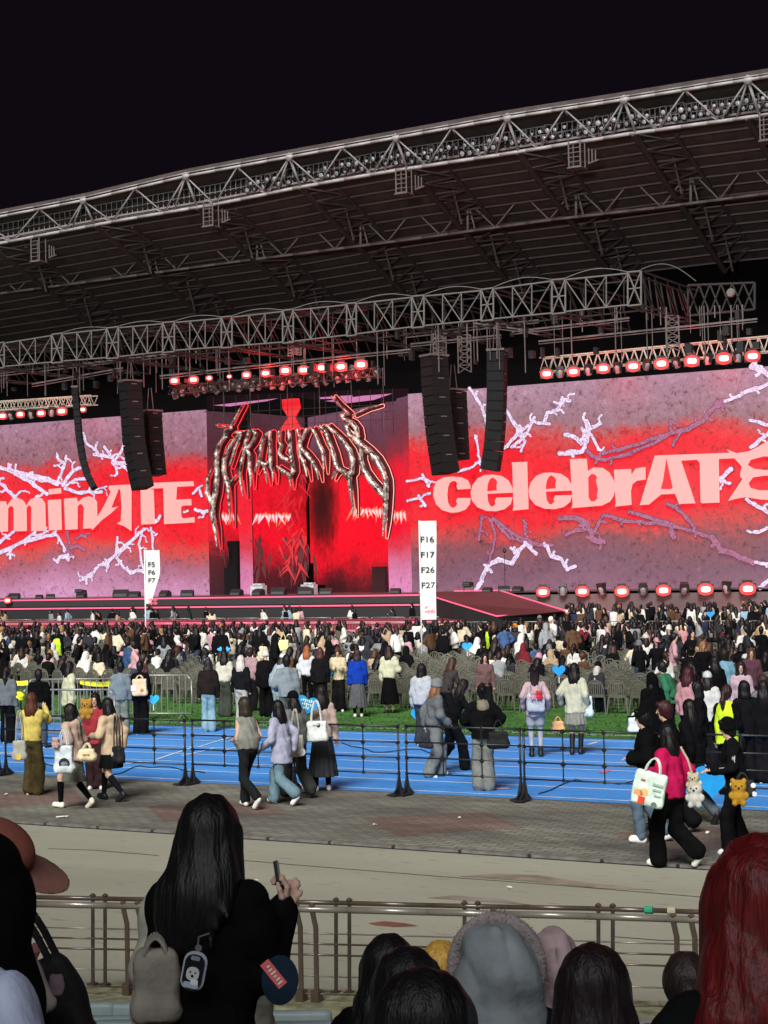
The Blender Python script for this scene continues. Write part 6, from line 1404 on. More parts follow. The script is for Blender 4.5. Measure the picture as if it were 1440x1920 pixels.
J = lawn('person in white puffer jacket with dark bag, back turned near the grey beanie', 792, 1398, -30, top=dict(drop=.04, th=.06), topc=(196, 200, 206), bot='wide', botc=(60, 64, 70), hs='bob', hc=(26, 20, 22))
heart('round blue fan hanging from the white puffer jacket\'s hand', wp(J, (-.12, .1, .62)), RAD(30), .17, (36, 150, 225), False, True)
lawn('person with brown long hair in grey-brown top leaning towards the seats', 838, 1372, -55, pose=dict(lean=20, rh=(.16, .45, .95), lh=(-.14, .35, .95)), top=dict(drop=.02, th=.02, sleeve=.5), topc=(70, 62, 62), bot='wide', botc=(40, 38, 42), hs='long', hc=(74, 46, 36))
lawn('person facing the camera between two front row chairs', 912, 1350, 178, top=dict(drop=.05), topc=(120, 90, 92), bot='wide', botc=(40, 40, 42), hs='long', hc=(40, 26, 26), face=True, h=1.55)
# right group behind the fence
for (lab, u, v, hd, tc, hs, hc, kw) in [
    ('person in green and white jacket bending with pale blue backpack', 1262, 1392, 60, (60, 120, 90), 'short', (28, 22, 24), dict(pose=dict(lean=20))),
    ('person in long black coat standing with black hood up by the right fence', 1228, 1440, 20, (22, 22, 25), 'long', (18, 16, 18), dict(top=dict(drop=.25, th=.05, hood=2, hemr=.2))),
    ('person in pink coat with dark red hair at the right of the lawn', 1292, 1420, -40, (206, 150, 156), 'long', (70, 28, 36), {}),
    ('person in white hooded top with white cap near the steward', 1330, 1436, -20, (222, 222, 218), 'cap', (30, 24, 24), dict(hat='cap', hatc=(216, 218, 216))),
    ('person facing the camera in white cardigan over pink shirt', 1393, 1400, 170, (200, 172, 182), 'bob', (40, 28, 28), dict(face=True)),
    ('person with curly black hair in dark coat beside the striped jacket', 1402, 1470, 20, (34, 34, 38), 'bob', (20, 18, 20), {}),
    ('person in grey and white patterned top at the very right', 1436, 1448, 10, (120, 120, 122), 'long', (60, 40, 36), {}),
    ('person in dark clothing at the right picture edge behind the striped jacket', 1436, 1470, -10, (30, 30, 34), 'long', (24, 20, 22), {}),
    ('person in plum jacket facing the camera above the white cardigan', 1412, 1352, 172, (96, 62, 76), 'long', (90, 54, 44), dict(face=True)),
    ('person in light blue denim shirt with dark strap at the right of the seats', 1362, 1372, 12, (128, 172, 196), 'short', (40, 30, 28), dict(h=1.72, botc=(40, 60, 100))),
    ('person in loose black coat beside the light blue shirt', 1345, 1382, 20, (24, 24, 27), 'long', (26, 22, 22), dict(top=dict(drop=.2, th=.05))),
    ('person in dark red-brown top near the pink coat', 1300, 1400, 30, (60, 26, 34), 'pony', (30, 20, 22), {}),
    ('person in black with pale face turned left behind the long black hair', 1316, 1470, 80, (26, 26, 30), 'bob', (20, 16, 18), dict(face=True)),
    ('person in black sailor collar dress at the right seats', 1298, 1345, 4, (30, 30, 34), 'bun', (22, 18, 20), {})]:
    kw = dict(kw); kw.setdefault('top', dict(drop=.1, th=.035)); lawn(lab, u, v, hd, topc=tc, hs=hs, hc=hc, **kw)
heart('bright blue fan between the white cap and white cardigan', PD(1379, 1303, 39), RAD(30), .14, (40, 130, 205), False); heart('blue fan under the green and white jacket', PD(1258, 1308, 39), RAD(30), .17, (50, 150, 225), False)
tote('bright pink bag at the right picture edge', PD(1434, 1385, 30), RAD(30), .2, .4, .1, (190, 30, 80), .1)
tote('white bag hanging from the long black coat near the right fence', PD(1190, 1345, 33), RAD(30), .26, .30, .1, (205, 214, 220), .1)

# ---- seats: olive plastic armchairs in rows
CH = mat('olive_plastic', (.095, .092, .074), rough=.42, noise=.12, spec=.5, scale=3)
def chair_parts():
    seat = MB(); seat.box((0, 0, .41), (.44, .42, .025)); seat.box((0, .20, .40), (.44, .03, .05))
    back = MB(); n = 9
    arch = [V(-.21 + .42 * k / 10, -.245 - .0, .60 + .20 * math.sin(math.pi * k / 10) ** .55) for k in range(11)]
    for a, c in zip(arch[:-1], arch[1:]): back.bar(a, c, .022, 6)
    back.bar((-.21, -.20, .41), arch[0], .02); back.bar((.21, -.20, .41), arch[-1], .02)
    for k in range(1, 8):
        x = -.21 + .42 * k / 8; zt_ = .60 + .20 * math.sin(math.pi * k / 8) ** .55; back.box((x, -.225, (.42 + zt_) / 2), (.028, .012, zt_ - .42), Matrix.Rotation(.1, 3, 'X'))
    back.box((0, -.24, .745), (.30, .016, .06)); back.box((0, -.205, .44), (.42, .016, .05))
    arms = []
    for s in (-1, 1):
        a = MB(); a.box((s * .25, -.02, .62), (.045, .40, .02)); a.bar((s * .245, .17, .62), (s * .235, .18, .40), .017); arms.append(a)
    legs = []
    for sx_, sy_ in ((-1, -1), (1, -1), (-1, 1), (1, 1)):
        l = MB(); l.bar((sx_ * .21, sy_ * .19, .41), (sx_ * .25, sy_ * .24, 0), .024, 5, .017); legs.append(l)
    return seat, back, arms, legs
sb, bb_, ab, lb = chair_parts()
M_SEAT, M_BACK = sb.mesh('seat', CH), bb_.mesh('backrest', CH); M_ARM = [a.mesh('armrest', CH) for a in ab]; M_LEG = [l.mesh('leg', CH) for l in lb]
w_ = MB()
for q in (sb, bb_, *ab, *lb): w_.add(q.v, q.f)
M_CHAIR = w_.mesh('plastic_chair', CH)
lite = MB(); lite.box((0, 0, .41), (.44, .42, .03))
for k in range(6): a_, c_2 = [V(-.21 + .42 * j / 6, -.245, .60 + .20 * math.sin(math.pi * j / 6) ** .55) for j in (k, k + 1)]; lite.bar(a_, c_2, .024, 4, caps=False)
for k in range(5): x = -.17 + .085 * k; lite.quad((x - .018, -.235, .42), (x + .018, -.235, .42), (x + .018, -.235, .74), (x - .018, -.235, .74))
lite.box((-.25, -.02, .62), (.045, .38, .02)); lite.box((.25, -.02, .62), (.045, .38, .02))
for sx_ in (-1, 1):
    for sy_ in (-1, 1): lite.bar((sx_ * .21, sy_ * .19, .41), (sx_ * .25, sy_ * .24, 0), .02, 3, caps=False)
CH_FR = {}
ROWN = ['first', 'second', 'third', 'fourth', 'fifth', 'sixth', 'seventh', 'eighth', 'ninth', 'tenth', 'eleventh', 'twelfth', 'thirteenth', 'fourteenth', 'fifteenth', 'sixteenth', 'seventeenth', 'eighteenth', 'nineteenth', 'twentieth']
U9 = ROWN[:9]
for d_, e_2 in (('twenty', 'thirtieth'), ('thirty', 'fortieth'), ('forty', 'fiftieth'), ('fifty', 'sixtieth')): ROWN += [d_ + '-' + r for r in U9] + [e_2]
Y0, DY, DX = 40.2, .95, .60
crnd = random.Random(11)
seats = []
for r in range(35):
    y = Y0 + r * DY; x = -y * .93
    x = math.floor(x / DX) * DX
    while x < -y * .27:
        u, v, D = to_px((x, y, .4)); x += DX
        if u < -20 or u > 1462: continue
        if r < 2 and u < 300: continue
        if r < 5 and u < 60: continue
        if r < 3 and u > 1240: continue
        if r < 2 and 1025 < u < 1100: continue
        if 1060 < u - (r * 2.5) < 1085: continue          # aisle
        if r > 3 and 466 < u - r * 2 < 486: continue
        seats.append((r, x - DX, y, u, v, D))
def marks(u):
    L_ = [(60, 'at the left edge'), (160, 'below the letters min'), (230, 'below the thin curved speaker'), (300, 'around the small banner pole'), (390, 'below the left screen end'), (470, 'below the alcove pillar'), (560, 'below the metal logo'), (640, 'below the middle of the alcove'), (720, 'below the right wall of the alcove'), (780, 'left of the tall banner pole'), (850, 'right of the tall banner pole'), (920, 'below the letter c'), (990, 'below the letters el'), (1060, 'below the right end of the ramp'), (1140, 'below the letter b'), (1220, 'below the letters rA'), (1310, 'below the letter T'), (1380, 'below the last letter E')]
    for a, s in L_:
        if u < a: return s
    return 'at the right edge'
nch = 0; stuffch = MB(); seats.sort(key=lambda s: s[0])
rowcount = {}; order = {}
for (r, x, y, u, v, D) in seats:
    jx, jy, ja = crnd.uniform(-.06, .06), crnd.uniform(-.10, .10), crnd.gauss(0, .12)
    if nch < 290:
        rowcount[r] = rowcount.get(r, 0) + 1; lab = 'olive plastic armchair, %s in the %s row, %s' % (ROWN[rowcount[r] - 1], ROWN[r], marks(u))
        if r < 2:
            t = thing('plastic_chair', lab, 'chair', (x + jx, y + jy, .009), ja, 'olive plastic chairs in rows'); link('seat', M_SEAT, t); link('backrest', M_BACK, t)
            for m_ in M_ARM: link('armrest', m_, t)
            for m_ in M_LEG: link('leg', m_, t)
        else:
            o = link('plastic_chair', M_CHAIR, None, (x + jx, y + jy, .009), (0, 0, ja)); tag(o, lab, 'chair', 'olive plastic chairs in rows')
        nch += 1
    else:
        c, s = math.cos(ja), math.sin(ja); stuffch.add([(x + jx + p[0] * c - p[1] * s, y + jy + p[0] * s + p[1] * c, p[2] + .009) for p in lite.v], lite.f)
tag(stuffch.build('distant_seating', CH), 'far rows of olive plastic chairs', kind='stuff')

# ---- crowd: shared meshes for a few poses and cuts, each person an object with own hair, top and trousers
RC = .028
SITF = dict(zp=.50, lf=(-.10, .42, .075), rf=(.10, .40, .075), lh=(-.12, .24, .66), rh=(.12, .26, .66), lean=2)
POSES = {'sit': SITF, 'sit_phone': P_(SITF, lh=(-.06, .28, .86), rh=(.07, .28, .88), nod=24, lean=8), 'sit_lean': P_(SITF, lean=20, nod=14), 'sit_turn': P_(SITF, twist=30, turn=50, lh=(-.2, .1, .7)), 'sit_left': P_(SITF, twist=-20, turn=-45),
  'stand': {}, 'stand_phone': dict(lh=(-.06, .27, 1.24), rh=(.07, .27, 1.26), nod=18), 'stand_bag': dict(lh=(-.2, .12, 1.0), rh=(.28, .1, .95), turn=25), 'walk': WALK, 'stand_hips': dict(lh=(-.17, .08, .98), rh=(.17, .08, .98), lep=(-1, -.3, 0), rep=(1, -.3, 0), turn=-25)}
CUTS = {'jacket': dict(th=.020, drop=.06), 'hooded': dict(th=.026, drop=.06, hood=1), 'hood_up': dict(th=.038, drop=.06, hood=2), 'coat': dict(th=.032, drop=.28, hemr=.20)}
PM = {}
def pm(pose, what, cut=None):
    k = (pose, what, cut)
    if k in PM: return PM[k]
    if (pose, 'J') not in PM: PM[pose, 'J'] = skeleton(POSES[pose])
    J = PM[pose, 'J']; sit = pose.startswith('sit')
    if what == 'body': me = body_mesh(J, RC)
    elif what == 'top': kw = dict(CUTS[cut]); me = top_mesh(J, RC, 'jacket', sit=sit, folds=.008, **kw)
    else: me = bottom_mesh(J, RC, 'wide', cloth((40, 40, 44)))
    PM[k] = me; return me
TOPS = [((26, 26, 30), 'black', 40), ((52, 54, 60), 'charcoal', 12), ((228, 226, 220), 'white', 20), ((226, 214, 184), 'cream', 8), ((150, 154, 158), 'grey', 10), ((206, 160, 170), 'pink', 5), ((96, 70, 54), 'brown', 5), ((70, 96, 140), 'blue', 1), ((182, 156, 128), 'beige', 5), ((120, 40, 50), 'dark red', 1), ((86, 96, 70), 'olive', 1), ((46, 52, 76), 'navy', 5), ((150, 176, 196), 'pale blue', 2)]
HAIRS = [((20, 17, 19), 'black', 64), ((40, 28, 27), 'dark brown', 26), ((72, 48, 38), 'brown', 8), ((150, 110, 72), 'blond', 2), ((80, 28, 28), 'red-dyed', 1), ((196, 186, 180), 'silver', 1)]
HSTY = [('long', 'long', 34), ('bob', 'chin-length', 20), ('bun', 'tied-up', 8), ('pony', 'ponytail', 12), ('short', 'short', 18), ('halfup', 'half-up', 8)]
BOTS = [(28, 28, 32), (28, 28, 32), (60, 70, 90), (110, 130, 150), (120, 118, 110), (50, 46, 42)]
def pick(tab): return crnd.choices(tab, [t[-1] for t in tab])[0]
used = set(); npers = 0
def crowd_person(x, y, u, pose, rowtxt, rz, hat_p=.14):
    global npers
    for tries in range(60):
        tc, tn, _ = pick(TOPS); hc, hn, _ = pick(HAIRS); hs, hsn, _ = pick(HSTY); cut = crnd.choices(['jacket', 'hooded', 'hood_up', 'coat'], [5, 4, 1.1, 2])[0]
        if pose.startswith('sit') and cut == 'coat': cut = 'jacket'
        hat = crnd.random() < hat_p and cut != 'hood_up'; hatc = crnd.choice([((210, 210, 205), 'white'), ((30, 30, 34), 'black'), ((206, 150, 165), 'pink'), ((120, 122, 124), 'grey')])
        pv = 'seated' if pose.startswith('sit') else 'standing'
        if cut == 'hood_up': look = '%s person with %s hood up' % (pv, tn)
        elif hat: look = '%s person, %s hat, %s %s' % (pv, hatc[1], tn, cut if cut != 'hooded' else 'hooded top')
        else: look = '%s person, %s %s hair, %s %s' % (pv, hsn, hn, tn, cut if cut != 'hooded' else 'hooded top')
        lab = look + ', ' + rowtxt + ', ' + marks(u)
        if len(lab.split()) > 16: lab = look + ', ' + rowtxt.replace(' of seats', '') + ', ' + marks(u)
        if len(lab.split()) > 16: lab = (look + ', ' + rowtxt.replace(' of seats', '') + ', ' + marks(u).replace(' of the alcove', '')).replace('hooded top', 'hoodie')
        if len(lab.split()) > 16: lab = lab.replace(' person', '', 1)
        if len(lab.split()) > 16: continue
        if lab not in used and len(lab.split()) <= 16: break
    used.add(lab); s = crnd.uniform(.94, 1.05)
    o = link('person', pm(pose, 'body'), None, (x, y, .009), (0, 0, rz), m=crnd.choice([SKIN, SKIN, SKIN2])); o.scale = (s * crnd.uniform(.80, .93), s * .92, s * crnd.uniform(.96, 1.05))
    tag(o, lab, 'person', 'crowd on the seats' if pose.startswith('sit') else 'people standing among the seats')
    link('top', pm(pose, 'top', cut), o, m=cloth(tc)); link('trousers', pm(pose, 'bottom'), o, m=cloth(crnd.choice(BOTS)))
    J = PM[pose, 'J']; MH = Matrix.Translation(J['head']) @ J['HR'].to_4x4()
    if cut != 'hood_up':
        h = link('hair', hair_mesh('hatlong' if hat else hs, .024), o, m=hairm(hc)); h.matrix_local = MH
        if hat: t = link('hat', hat_mesh('beanie' if crnd.random() < .5 else 'cap'), o, m=cloth(hatc[0])); t.matrix_local = MH
    if abs(rz) > 1.6: f = link('face_features', face_mesh(), o); f.matrix_local = MH
    npers += 1; return o
def occ(r, u):
    p = .29
    if 740 < u < 900 and r < 14: p = .06
    elif 900 < u < 1000 and r < 4: p = .18
    elif u >= 1000: p = .34 if r > 2 else .10
    elif u < 740: p = .34 if r > 1 else .12
    return p
taken = set()
named_now = len([o for o in SC.objects if o.get('category') == 'person'])
BUDGET = 296 - 12
far_people = []
for (r, x, y, u, v, D) in seats:
    if crnd.random() < occ(r, u):
        pose = crnd.choices(['sit', 'sit_phone', 'sit_lean', 'sit_turn', 'sit_left'], [4, 4, 3, 2.4, 2.4])[0]
        if named_now + npers < BUDGET - 46: crowd_person(x + crnd.uniform(-.08, .08), y - .02 + crnd.uniform(-.12, .12), u, pose, '%s row of seats' % ROWN[r], crnd.uniform(-.15, .15))
        else: far_people.append((x, y, pose, 0))
# standing people
sr = random.Random(23)
def stander(u, v, r_txt, poses=('stand', 'stand_phone', 'stand_bag', 'walk', 'stand_hips')):
    p = G(u, v); pose = sr.choice(poses); hd = sr.choice([30, 10, -60, 120, 200, 40, 0]); crowd_person(p.x, p.y, u, pose, r_txt, math.radians(hd) if hd != 200 else math.radians(200))
for i in range(46):
    u = sr.choice([sr.uniform(0, 460), sr.uniform(380, 740), sr.uniform(1120, 1440), sr.uniform(1200, 1440), sr.uniform(700, 1100)]); v = sr.uniform(1262, 1318) if u < 700 or u > 1180 else sr.uniform(1245, 1272); y = G(u, v).y
    stander(u, v, 'between the %s rows' % ROWN[max(0, int((y - Y0) / DY))])
for i in range(100): 
    u = sr.uniform(-10, 1450); v = sr.uniform(1236, 1262) if u > 900 else sr.uniform(1246, 1270); p = G(u, v); far_people.append((p.x, p.y, sr.choice(['stand', 'stand_phone', 'stand_bag', 'stand_hips']), sr.choice([.5, 0, 2.6, -1, 2.0])))
for i in range(34):
    u = sr.uniform(0, 790); p = PY(u, 1150, sr.uniform(YC + 3.6, YS - 3)); far_people.append((p.x, p.y, sr.choice(['stand', 'stand_phone', 'stand_bag']), sr.choice([.5, 2.8, 2.4, 1.6])))
for i in range(90):
    u = sr.uniform(1060, 1450); p = PY(u, 1150, sr.uniform(YC - 1, YS - 3)); far_people.append((p.x, p.y, sr.choice(['stand', 'stand_phone', 'stand_bag']), sr.choice([.5, 0, .3, 2.6])))
# far mass: one mesh, plain low shapes
def arrs(me):
    n = len(me.vertices); a = np.zeros(n * 3, np.float32); me.vertices.foreach_get('co', a); f = np.array([p.vertices[:] for p in me.polygons if len(p.vertices) == 4], np.int64); return a.reshape(-1, 3), f
RC = .05
LOW = {}
for ps in POSES:
    J = PM.get((ps, 'J')) or skeleton(POSES[ps]); sit = ps.startswith('sit'); PM[ps, 'J'] = J
    LOW[ps] = [arrs(body_mesh(J, .05)), arrs(top_mesh(J, .05, 'jacket', sit=sit, folds=0, th=.04, drop=.06)), arrs(bottom_mesh(J, .055, 'wide', cloth((40, 40, 44))))]
HL = {k: arrs(hair_mesh(k, .04)) for k in ('long', 'bob', 'short')}
crowd_mats = [SKIN] + [cloth(t[0]) for t in TOPS] + [hairm(t[0]) for t in HAIRS[:5]]
VV, FF, MI = [], [], []; base = 0
for (x, y, pose, rz) in far_people:
    c, s = math.cos(rz + crnd.uniform(-.2, .2)), math.sin(rz); R = np.array([[c, -s, 0], [s, c, 0], [0, 0, 1]], np.float32) * np.array([.84, .9, crnd.uniform(.94, 1.05)], np.float32)
    ti = TOPS.index(pick(TOPS)) + 1; hi_ = HAIRS.index(pick(HAIRS[:5])) + 1 + len(TOPS); J = PM[pose, 'J']
    for j, (a, f) in enumerate(LOW[pose]):
        VV.append(a @ R.T + np.array([x, y, .009])); FF.append(f + base); base += len(a); MI += [(0, ti, 1)[j]] * len(f)
    a, f = HL[crnd.choice(['long', 'bob', 'long', 'short'])]; HRm = np.array(J['HR'])
    VV.append((a @ HRm.T + np.array(J['head'])) @ R.T + np.array([x, y, .009])); FF.append(f + base); base += len(a); MI += [hi_] * len(f)
me = bpy.data.meshes.new('distant_crowd'); me.from_pydata(np.concatenate(VV).tolist(), [], np.concatenate(FF).tolist())
for m_ in crowd_mats: me.materials.append(m_)
me.polygons.foreach_set('material_index', MI); me.polygons.foreach_set('use_smooth', [True] * len(me.polygons)); me.update()
tag(link('distant_crowd', me), 'far mass of spectators before the stage', kind='stuff')
# stewards in vests and others singled out
RC = .028
for (lab, u, v, hd, tc, kw) in [('steward in bright yellow-green vest at the left behind the grey fence', 108, 1272, -10, (24, 24, 26), dict(vest=(196, 240, 50), hs='short')), ('steward in bright yellow-green vest among the seats right of the tall banner', 912, 1262, -25, (24, 24, 26), dict(vest=(196, 240, 50), hs='short')),
    ('steward in yellow-green vest at the foot of the ramp', 1062, 1238, 30, (24, 24, 26), dict(vest=(196, 240, 50), hs='short')), ('steward in black with orange chest band beside the catwalk', 862, 1246, 170, (34, 30, 32), dict(hs='short', face=True)),
    ('person in sleeveless blue vest sitting sideways near the left grey fence', 240, 1300, -60, (58, 86, 124), dict(hs='short')), ('person in white dress coat with long dark hair beside the tall banner', 828, 1262, -30, (214, 208, 190), dict(top=dict(drop=.3, th=.03, hemr=.2), hs='long')),
    ('person with pale pink hood up among the right seats', 1215, 1300, 10, (214, 160, 166), dict(top=dict(drop=.05, th=.04, hood=2), hs=None)), ('person with orange knitted hat among the seats right of the banner', 968, 1260, 0, (60, 56, 60), dict(hs='bob', hat='beanie', hatc=(214, 124, 44))),
    ('person in pink striped dress standing beyond the right seats', 1280, 1262, 160, (196, 140, 140), dict(hs='long', face=True)), ('person in pale coat with yellow tote bag among the left seats', 545, 1292, 10, (176, 172, 164), dict(hs='bob', top=dict(drop=.1, th=.04, hood=1)))]:
    kw = dict(kw); kw.setdefault('top', dict(drop=.08, th=.035)); person(lab, u, v, hd, topc=tc, res=.024, group='people singled out in the crowd', **kw)
tote('pale yellow tote bag on the shoulder in the left seats', PD(531, 1200, 54), RAD(30), .36, .34, .1, (214, 214, 140), .2)
for (u, v, D, lab) in [(1048, 1257, 44, 'blue heart fan with pale print held over the right seats'), (876, 1212, 56, 'round blue patterned fan among the middle seats'), (1240, 1218, 54, 'bright blue fan held among the right seats'), (1030, 1214, 57, 'small pale blue fan below the ramp end'), (1332, 1152, 78, 'blue fan in the far right seats')]:
    heart(lab, PD(u, v, D), RAD(30), .16, (36, 140, 214), False)
# ================================================================== BARRIERS
BLKP = mat('black_paint', (.012, .012, .014), rough=.4, spec=.5)
YF = Y_BR1
def barrier():
    t = thing('crowd_barrier', 'x', 'barrier', (0, 0, 0), group='black barrier panels along the track'); L_ = 2.0
    zs = (1.06, .81, .57, .32)
    b = MB()
    for x in (.02, L_ - .02): b.bar((x, 0, .02), (x, 0, 1.06), .019)
    b.build('post', BLKP, t, True)
    for z in zs: b = MB(); b.bar((.02, 0, z), (L_ - .02, 0, z), .012 if z < 1 else .015); b.build('rail', BLKP, t, True)
    for x in (.02, L_ / 3, 2 * L_ / 3, L_ - .02):
        b = MB(); b.bar((x, 0, .32), (x, 0, 1.06), .011)
        for z in zs:
            b.bar((x - .05 if x > .1 else x, 0, z), (x, 0, z - .05 if z > .4 else z), .010, 4); b.bar((x + .05 if x < L_ - .1 else x, 0, z), (x, 0, z - .05 if z > .4 else z), .010, 4); b.box((x, 0, z), (.035, .04, .045))
        b.build('upright', BLKP, t)
    for x in (.02, L_ - .02):
        b = MB(); b.poly([(x - .014, -.22, 0), (x - .014, .22, 0), (x - .014, .05, .12), (x - .014, .02, .28), (x - .014, -.02, .28), (x - .014, -.05, .12)], (1, 0, 0), .028); b.poly([(x - .07, -.012, .0), (x + .07, -.012, 0), (x + .02, -.012, .26), (x - .02, -.012, .26)], (0, 1, 0), .024); b.box((x, -.08, .015), (.16, .34, .02)); b.build('foot', BLKP, t)
    return t
bt = barrier(); px_end = [1168, ]
x0 = G(766, 1490).x; i0 = 0; xs_f = []
x = x0 - 2.06 * 5
for i in range(10): xs_f.append(x0 + 2.06 * (i - 5))
for i, x in enumerate(xs_f):
    o = bt if i == 0 else copy_tree(bt, (x, YF, .02)); o.location = (x, YF + (.05 if i % 2 else 0), .02); o.rotation_euler = (0, 0, (-.012, .015)[i % 2])
    o['label'] = 'black metal barrier panel by the track, %s from the left' % ROWN[i]
# silver crowd-control barricades
SILV = mat('galvanised', (.26, .26, .25), rough=.4, metal=.4, noise=.15)
def barricade(L_=2.2, n=14):
    t = thing('barricade', 'x', 'barricade', (0, 0, 0), group='grey steel barricades'); b = MB(); z0, z1 = .18, 1.1
    pts = [(0, 0, z0), (0, 0, z1 - .12), (.12, 0, z1), (L_ - .12, 0, z1), (L_, 0, z1 - .12), (L_, 0, z0), (0, 0, z0)]; b.path([V(*p) for p in pts], .021, 6); b.build('frame', SILV, t, True)
    b = MB()
    for k in range(1, n): b.bar((L_ * k / n, 0, z0), (L_ * k / n, 0, z1 - .01), .010, 4)
    b.build('bar', SILV, t)
    for x in (.25, L_ - .25): b = MB(); b.path([V(x, -.3, .01), V(x, 0, .2), V(x, .3, .01)], .018, 5); b.build('foot', SILV, t)
    return t
bg = barricade(); nb = 0
def putb(x, y, rz, label):
    global nb
    o = bg if nb == 0 else copy_tree(bg, (x, y, .012)); o.location = (x, y, .012); o.rotation_euler = (0, 0, rz); o['label'] = label; nb += 1
pA = G(52, 1362); pB = G(205, 1352)
putb(pA.x - .0, pA.y, RAD(20), 'grey barricade on the lawn behind the yellow sweater'); putb(pB.x, pB.y, RAD(12), 'grey barricade on the lawn behind the beige backpack'); p = G(40, 1390); putb(p.x, p.y, RAD(14), 'grey barricade at the left beside the black hooded jacket'); p = G(236, 1392); 
k = 0
for i in range(24):
    x = -78 + i * 2.3; u = to_px((x, YC - 1.5, 1))[0]
    if -60 < u < 1450: putb(x, YC - 1.6 - .02 * i, RAD(crnd.uniform(-3, 3)), 'grey barricade in front of the catwalk, %s from the left' % ROWN[k]); k += 1
k = 0
for i in range(26):
    x = -90 + i * 2.3; u = to_px((x, YC + 6.5, 1))[0]
    if -60 < u < 780: putb(x, YC + 6.5, RAD(crnd.uniform(-3, 3)), 'grey barricade behind the catwalk, %s from the left' % ROWN[k]); k += 1
k = 0
for i in range(22):
    x = -58 + i * 2.3; u = to_px((x, YS - 2, 1))[0]
    if 1060 < u < 1480: putb(x, YS - 2.2, RAD(crnd.uniform(-3, 3)), 'grey barricade below the stage apron, %s from the left' % ROWN[k]); k += 1
YT_ = mat('yellow_tape', (.75, .72, .02), rough=.5)
for i, (a, c, lab) in enumerate([((0, 1273), (52, 1276), 'yellow tape strip at the far left fence'), ((150, 1274), (207, 1278), 'yellow tape strip between the two lawn barricades')]):
    A, C = PD(*a, 43), PD(*c, 43); b = MB()
    for k in range(6):
        p, q = A.lerp(C, k / 6), A.lerp(C, (k + 1) / 6); dz = -.03 * math.sin(math.pi * k / 6), -.03 * math.sin(math.pi * (k + 1) / 6)
        b.poly([p + V(0, 0, dz[0]), q + V(0, 0, dz[1]), q + V(0, 0, dz[1] - .11), p + V(0, 0, dz[0] - .11)], (0, 1, 0), .006)
    tag(b.build('barrier_tape', YT_), lab, 'tape')
b = MB(); F = Field((-.15, -.15, -.15), (.15, .15, .15), .02, .02, 2); F.ell((0, 0, 0), (.08, .06, .09), .02); o = link('tape_knot', F.mesh('tape_knot', YT_), None, PD(38, 1305, 38)); tag(o, 'crumpled yellow tape tied to the left barricade', 'tape')

# ---- section banners on poles
def banner(label, u, vtop, vbot, w, lines, Dm, curve, sub):
    """tall feather banner with a pole on its left side"""
    mw = lambda du: du * Dm / FPX; P = PD(u, vtop, Dm); Q = PD(u, vbot, Dm); h_ = P.z - Q.z; t = thing('section_banner', label, 'banner', (P.x, P.y, 0), RAD(30))
    z1 = P.z; z0 = Q.z; m = mat('banner_cloth', (.50, .51, .50), rough=.8, noise=.06, scale=2, bump=.3)
    W = mw(w); n = 14; b = MB(); L_, Rr = [], []
    for k in range(n + 1):
        tt = k / n; z = z1 + (z0 - z1) * tt; ww = W * curve(tt); yy = .04 * math.sin(tt * 5); L_.append(V(0, yy, z)); Rr.append(V(ww, yy + .03 * math.sin(tt * 7), z))
    for k in range(n): b.quad(L_[k + 1], Rr[k + 1], Rr[k], L_[k]); b.quad(L_[k] + V(0, .012, 0), Rr[k] + V(0, .012, 0), Rr[k + 1] + V(0, .012, 0), L_[k + 1] + V(0, .012, 0))
    b.build('cloth', m, t)
    b = MB(); b.bar((-.02, 0, 0), (-.02, 0, z1 + .02), .028, 8); b.build('pole', mat('white_pole', (.5, .5, .5), rough=.4), t, True)
    for k, (txt, tt, sz) in enumerate(lines):
        o = link('lettering', text_mesh('lettering', txt, sz * W, mat('banner_ink', (.02, .02, .024)), .014 * sz * W, .004, 'CENTER')); o.parent = t; o.location = (W * .42, -.03 + .04 * math.sin(tt * 5), z1 + (z0 - z1) * tt); o.rotation_euler = (RAD(90), 0, 0); o.scale = (1.15, 1, 1)
    if sub:
        b = MB(); zz = z1 + (z0 - z1) * sub; b.box((W * .5, -.03, zz + W * .22), (W * .7, .012, W * .03)); b.build('logo_line', mat('banner_grey', (.2, .2, .2)), t)
        for dz in (0, -W * .24):
            b = MB()
            for j in range(7): b.box((W * (.22 + .09 * j), -.035, zz + dz + .012 * (j % 2)), (W * .06, .012, W * (.13 + .05 * ((j * 7) % 3))))
            b.build('logo_lettering', mat('banner_pink', (.55, .08, .12)), t)
    return t
banner('tall white banner reading F16 F17 F26 F27 on a pole amid the seats', 787, 977, 1162, 31, [('F16', .19, .50), ('F17', .345, .50), ('F26', .50, .50), ('F27', .655, .50)], 60, lambda t: 1.0 - .22 * max(0, t - .15) if t < .7 else .88 + .0 * t, .88)
banner('small white banner reading F5 F6 F7 with a pointed lower end at the left', 272, 1032, 1132, 27, [('F5', .27, .46), ('F6', .42, .46), ('F7', .57, .46)], 66, lambda t: 1.0 if t < .45 else max(.35, 1.0 - 1.15 * (t - .45)), .93)

# ================================================================== THE CAMERA'S OWN STAND
ST_C = mat('stand_concrete', (.20, .185, .16), rough=.85, noise=.4, scale=3)
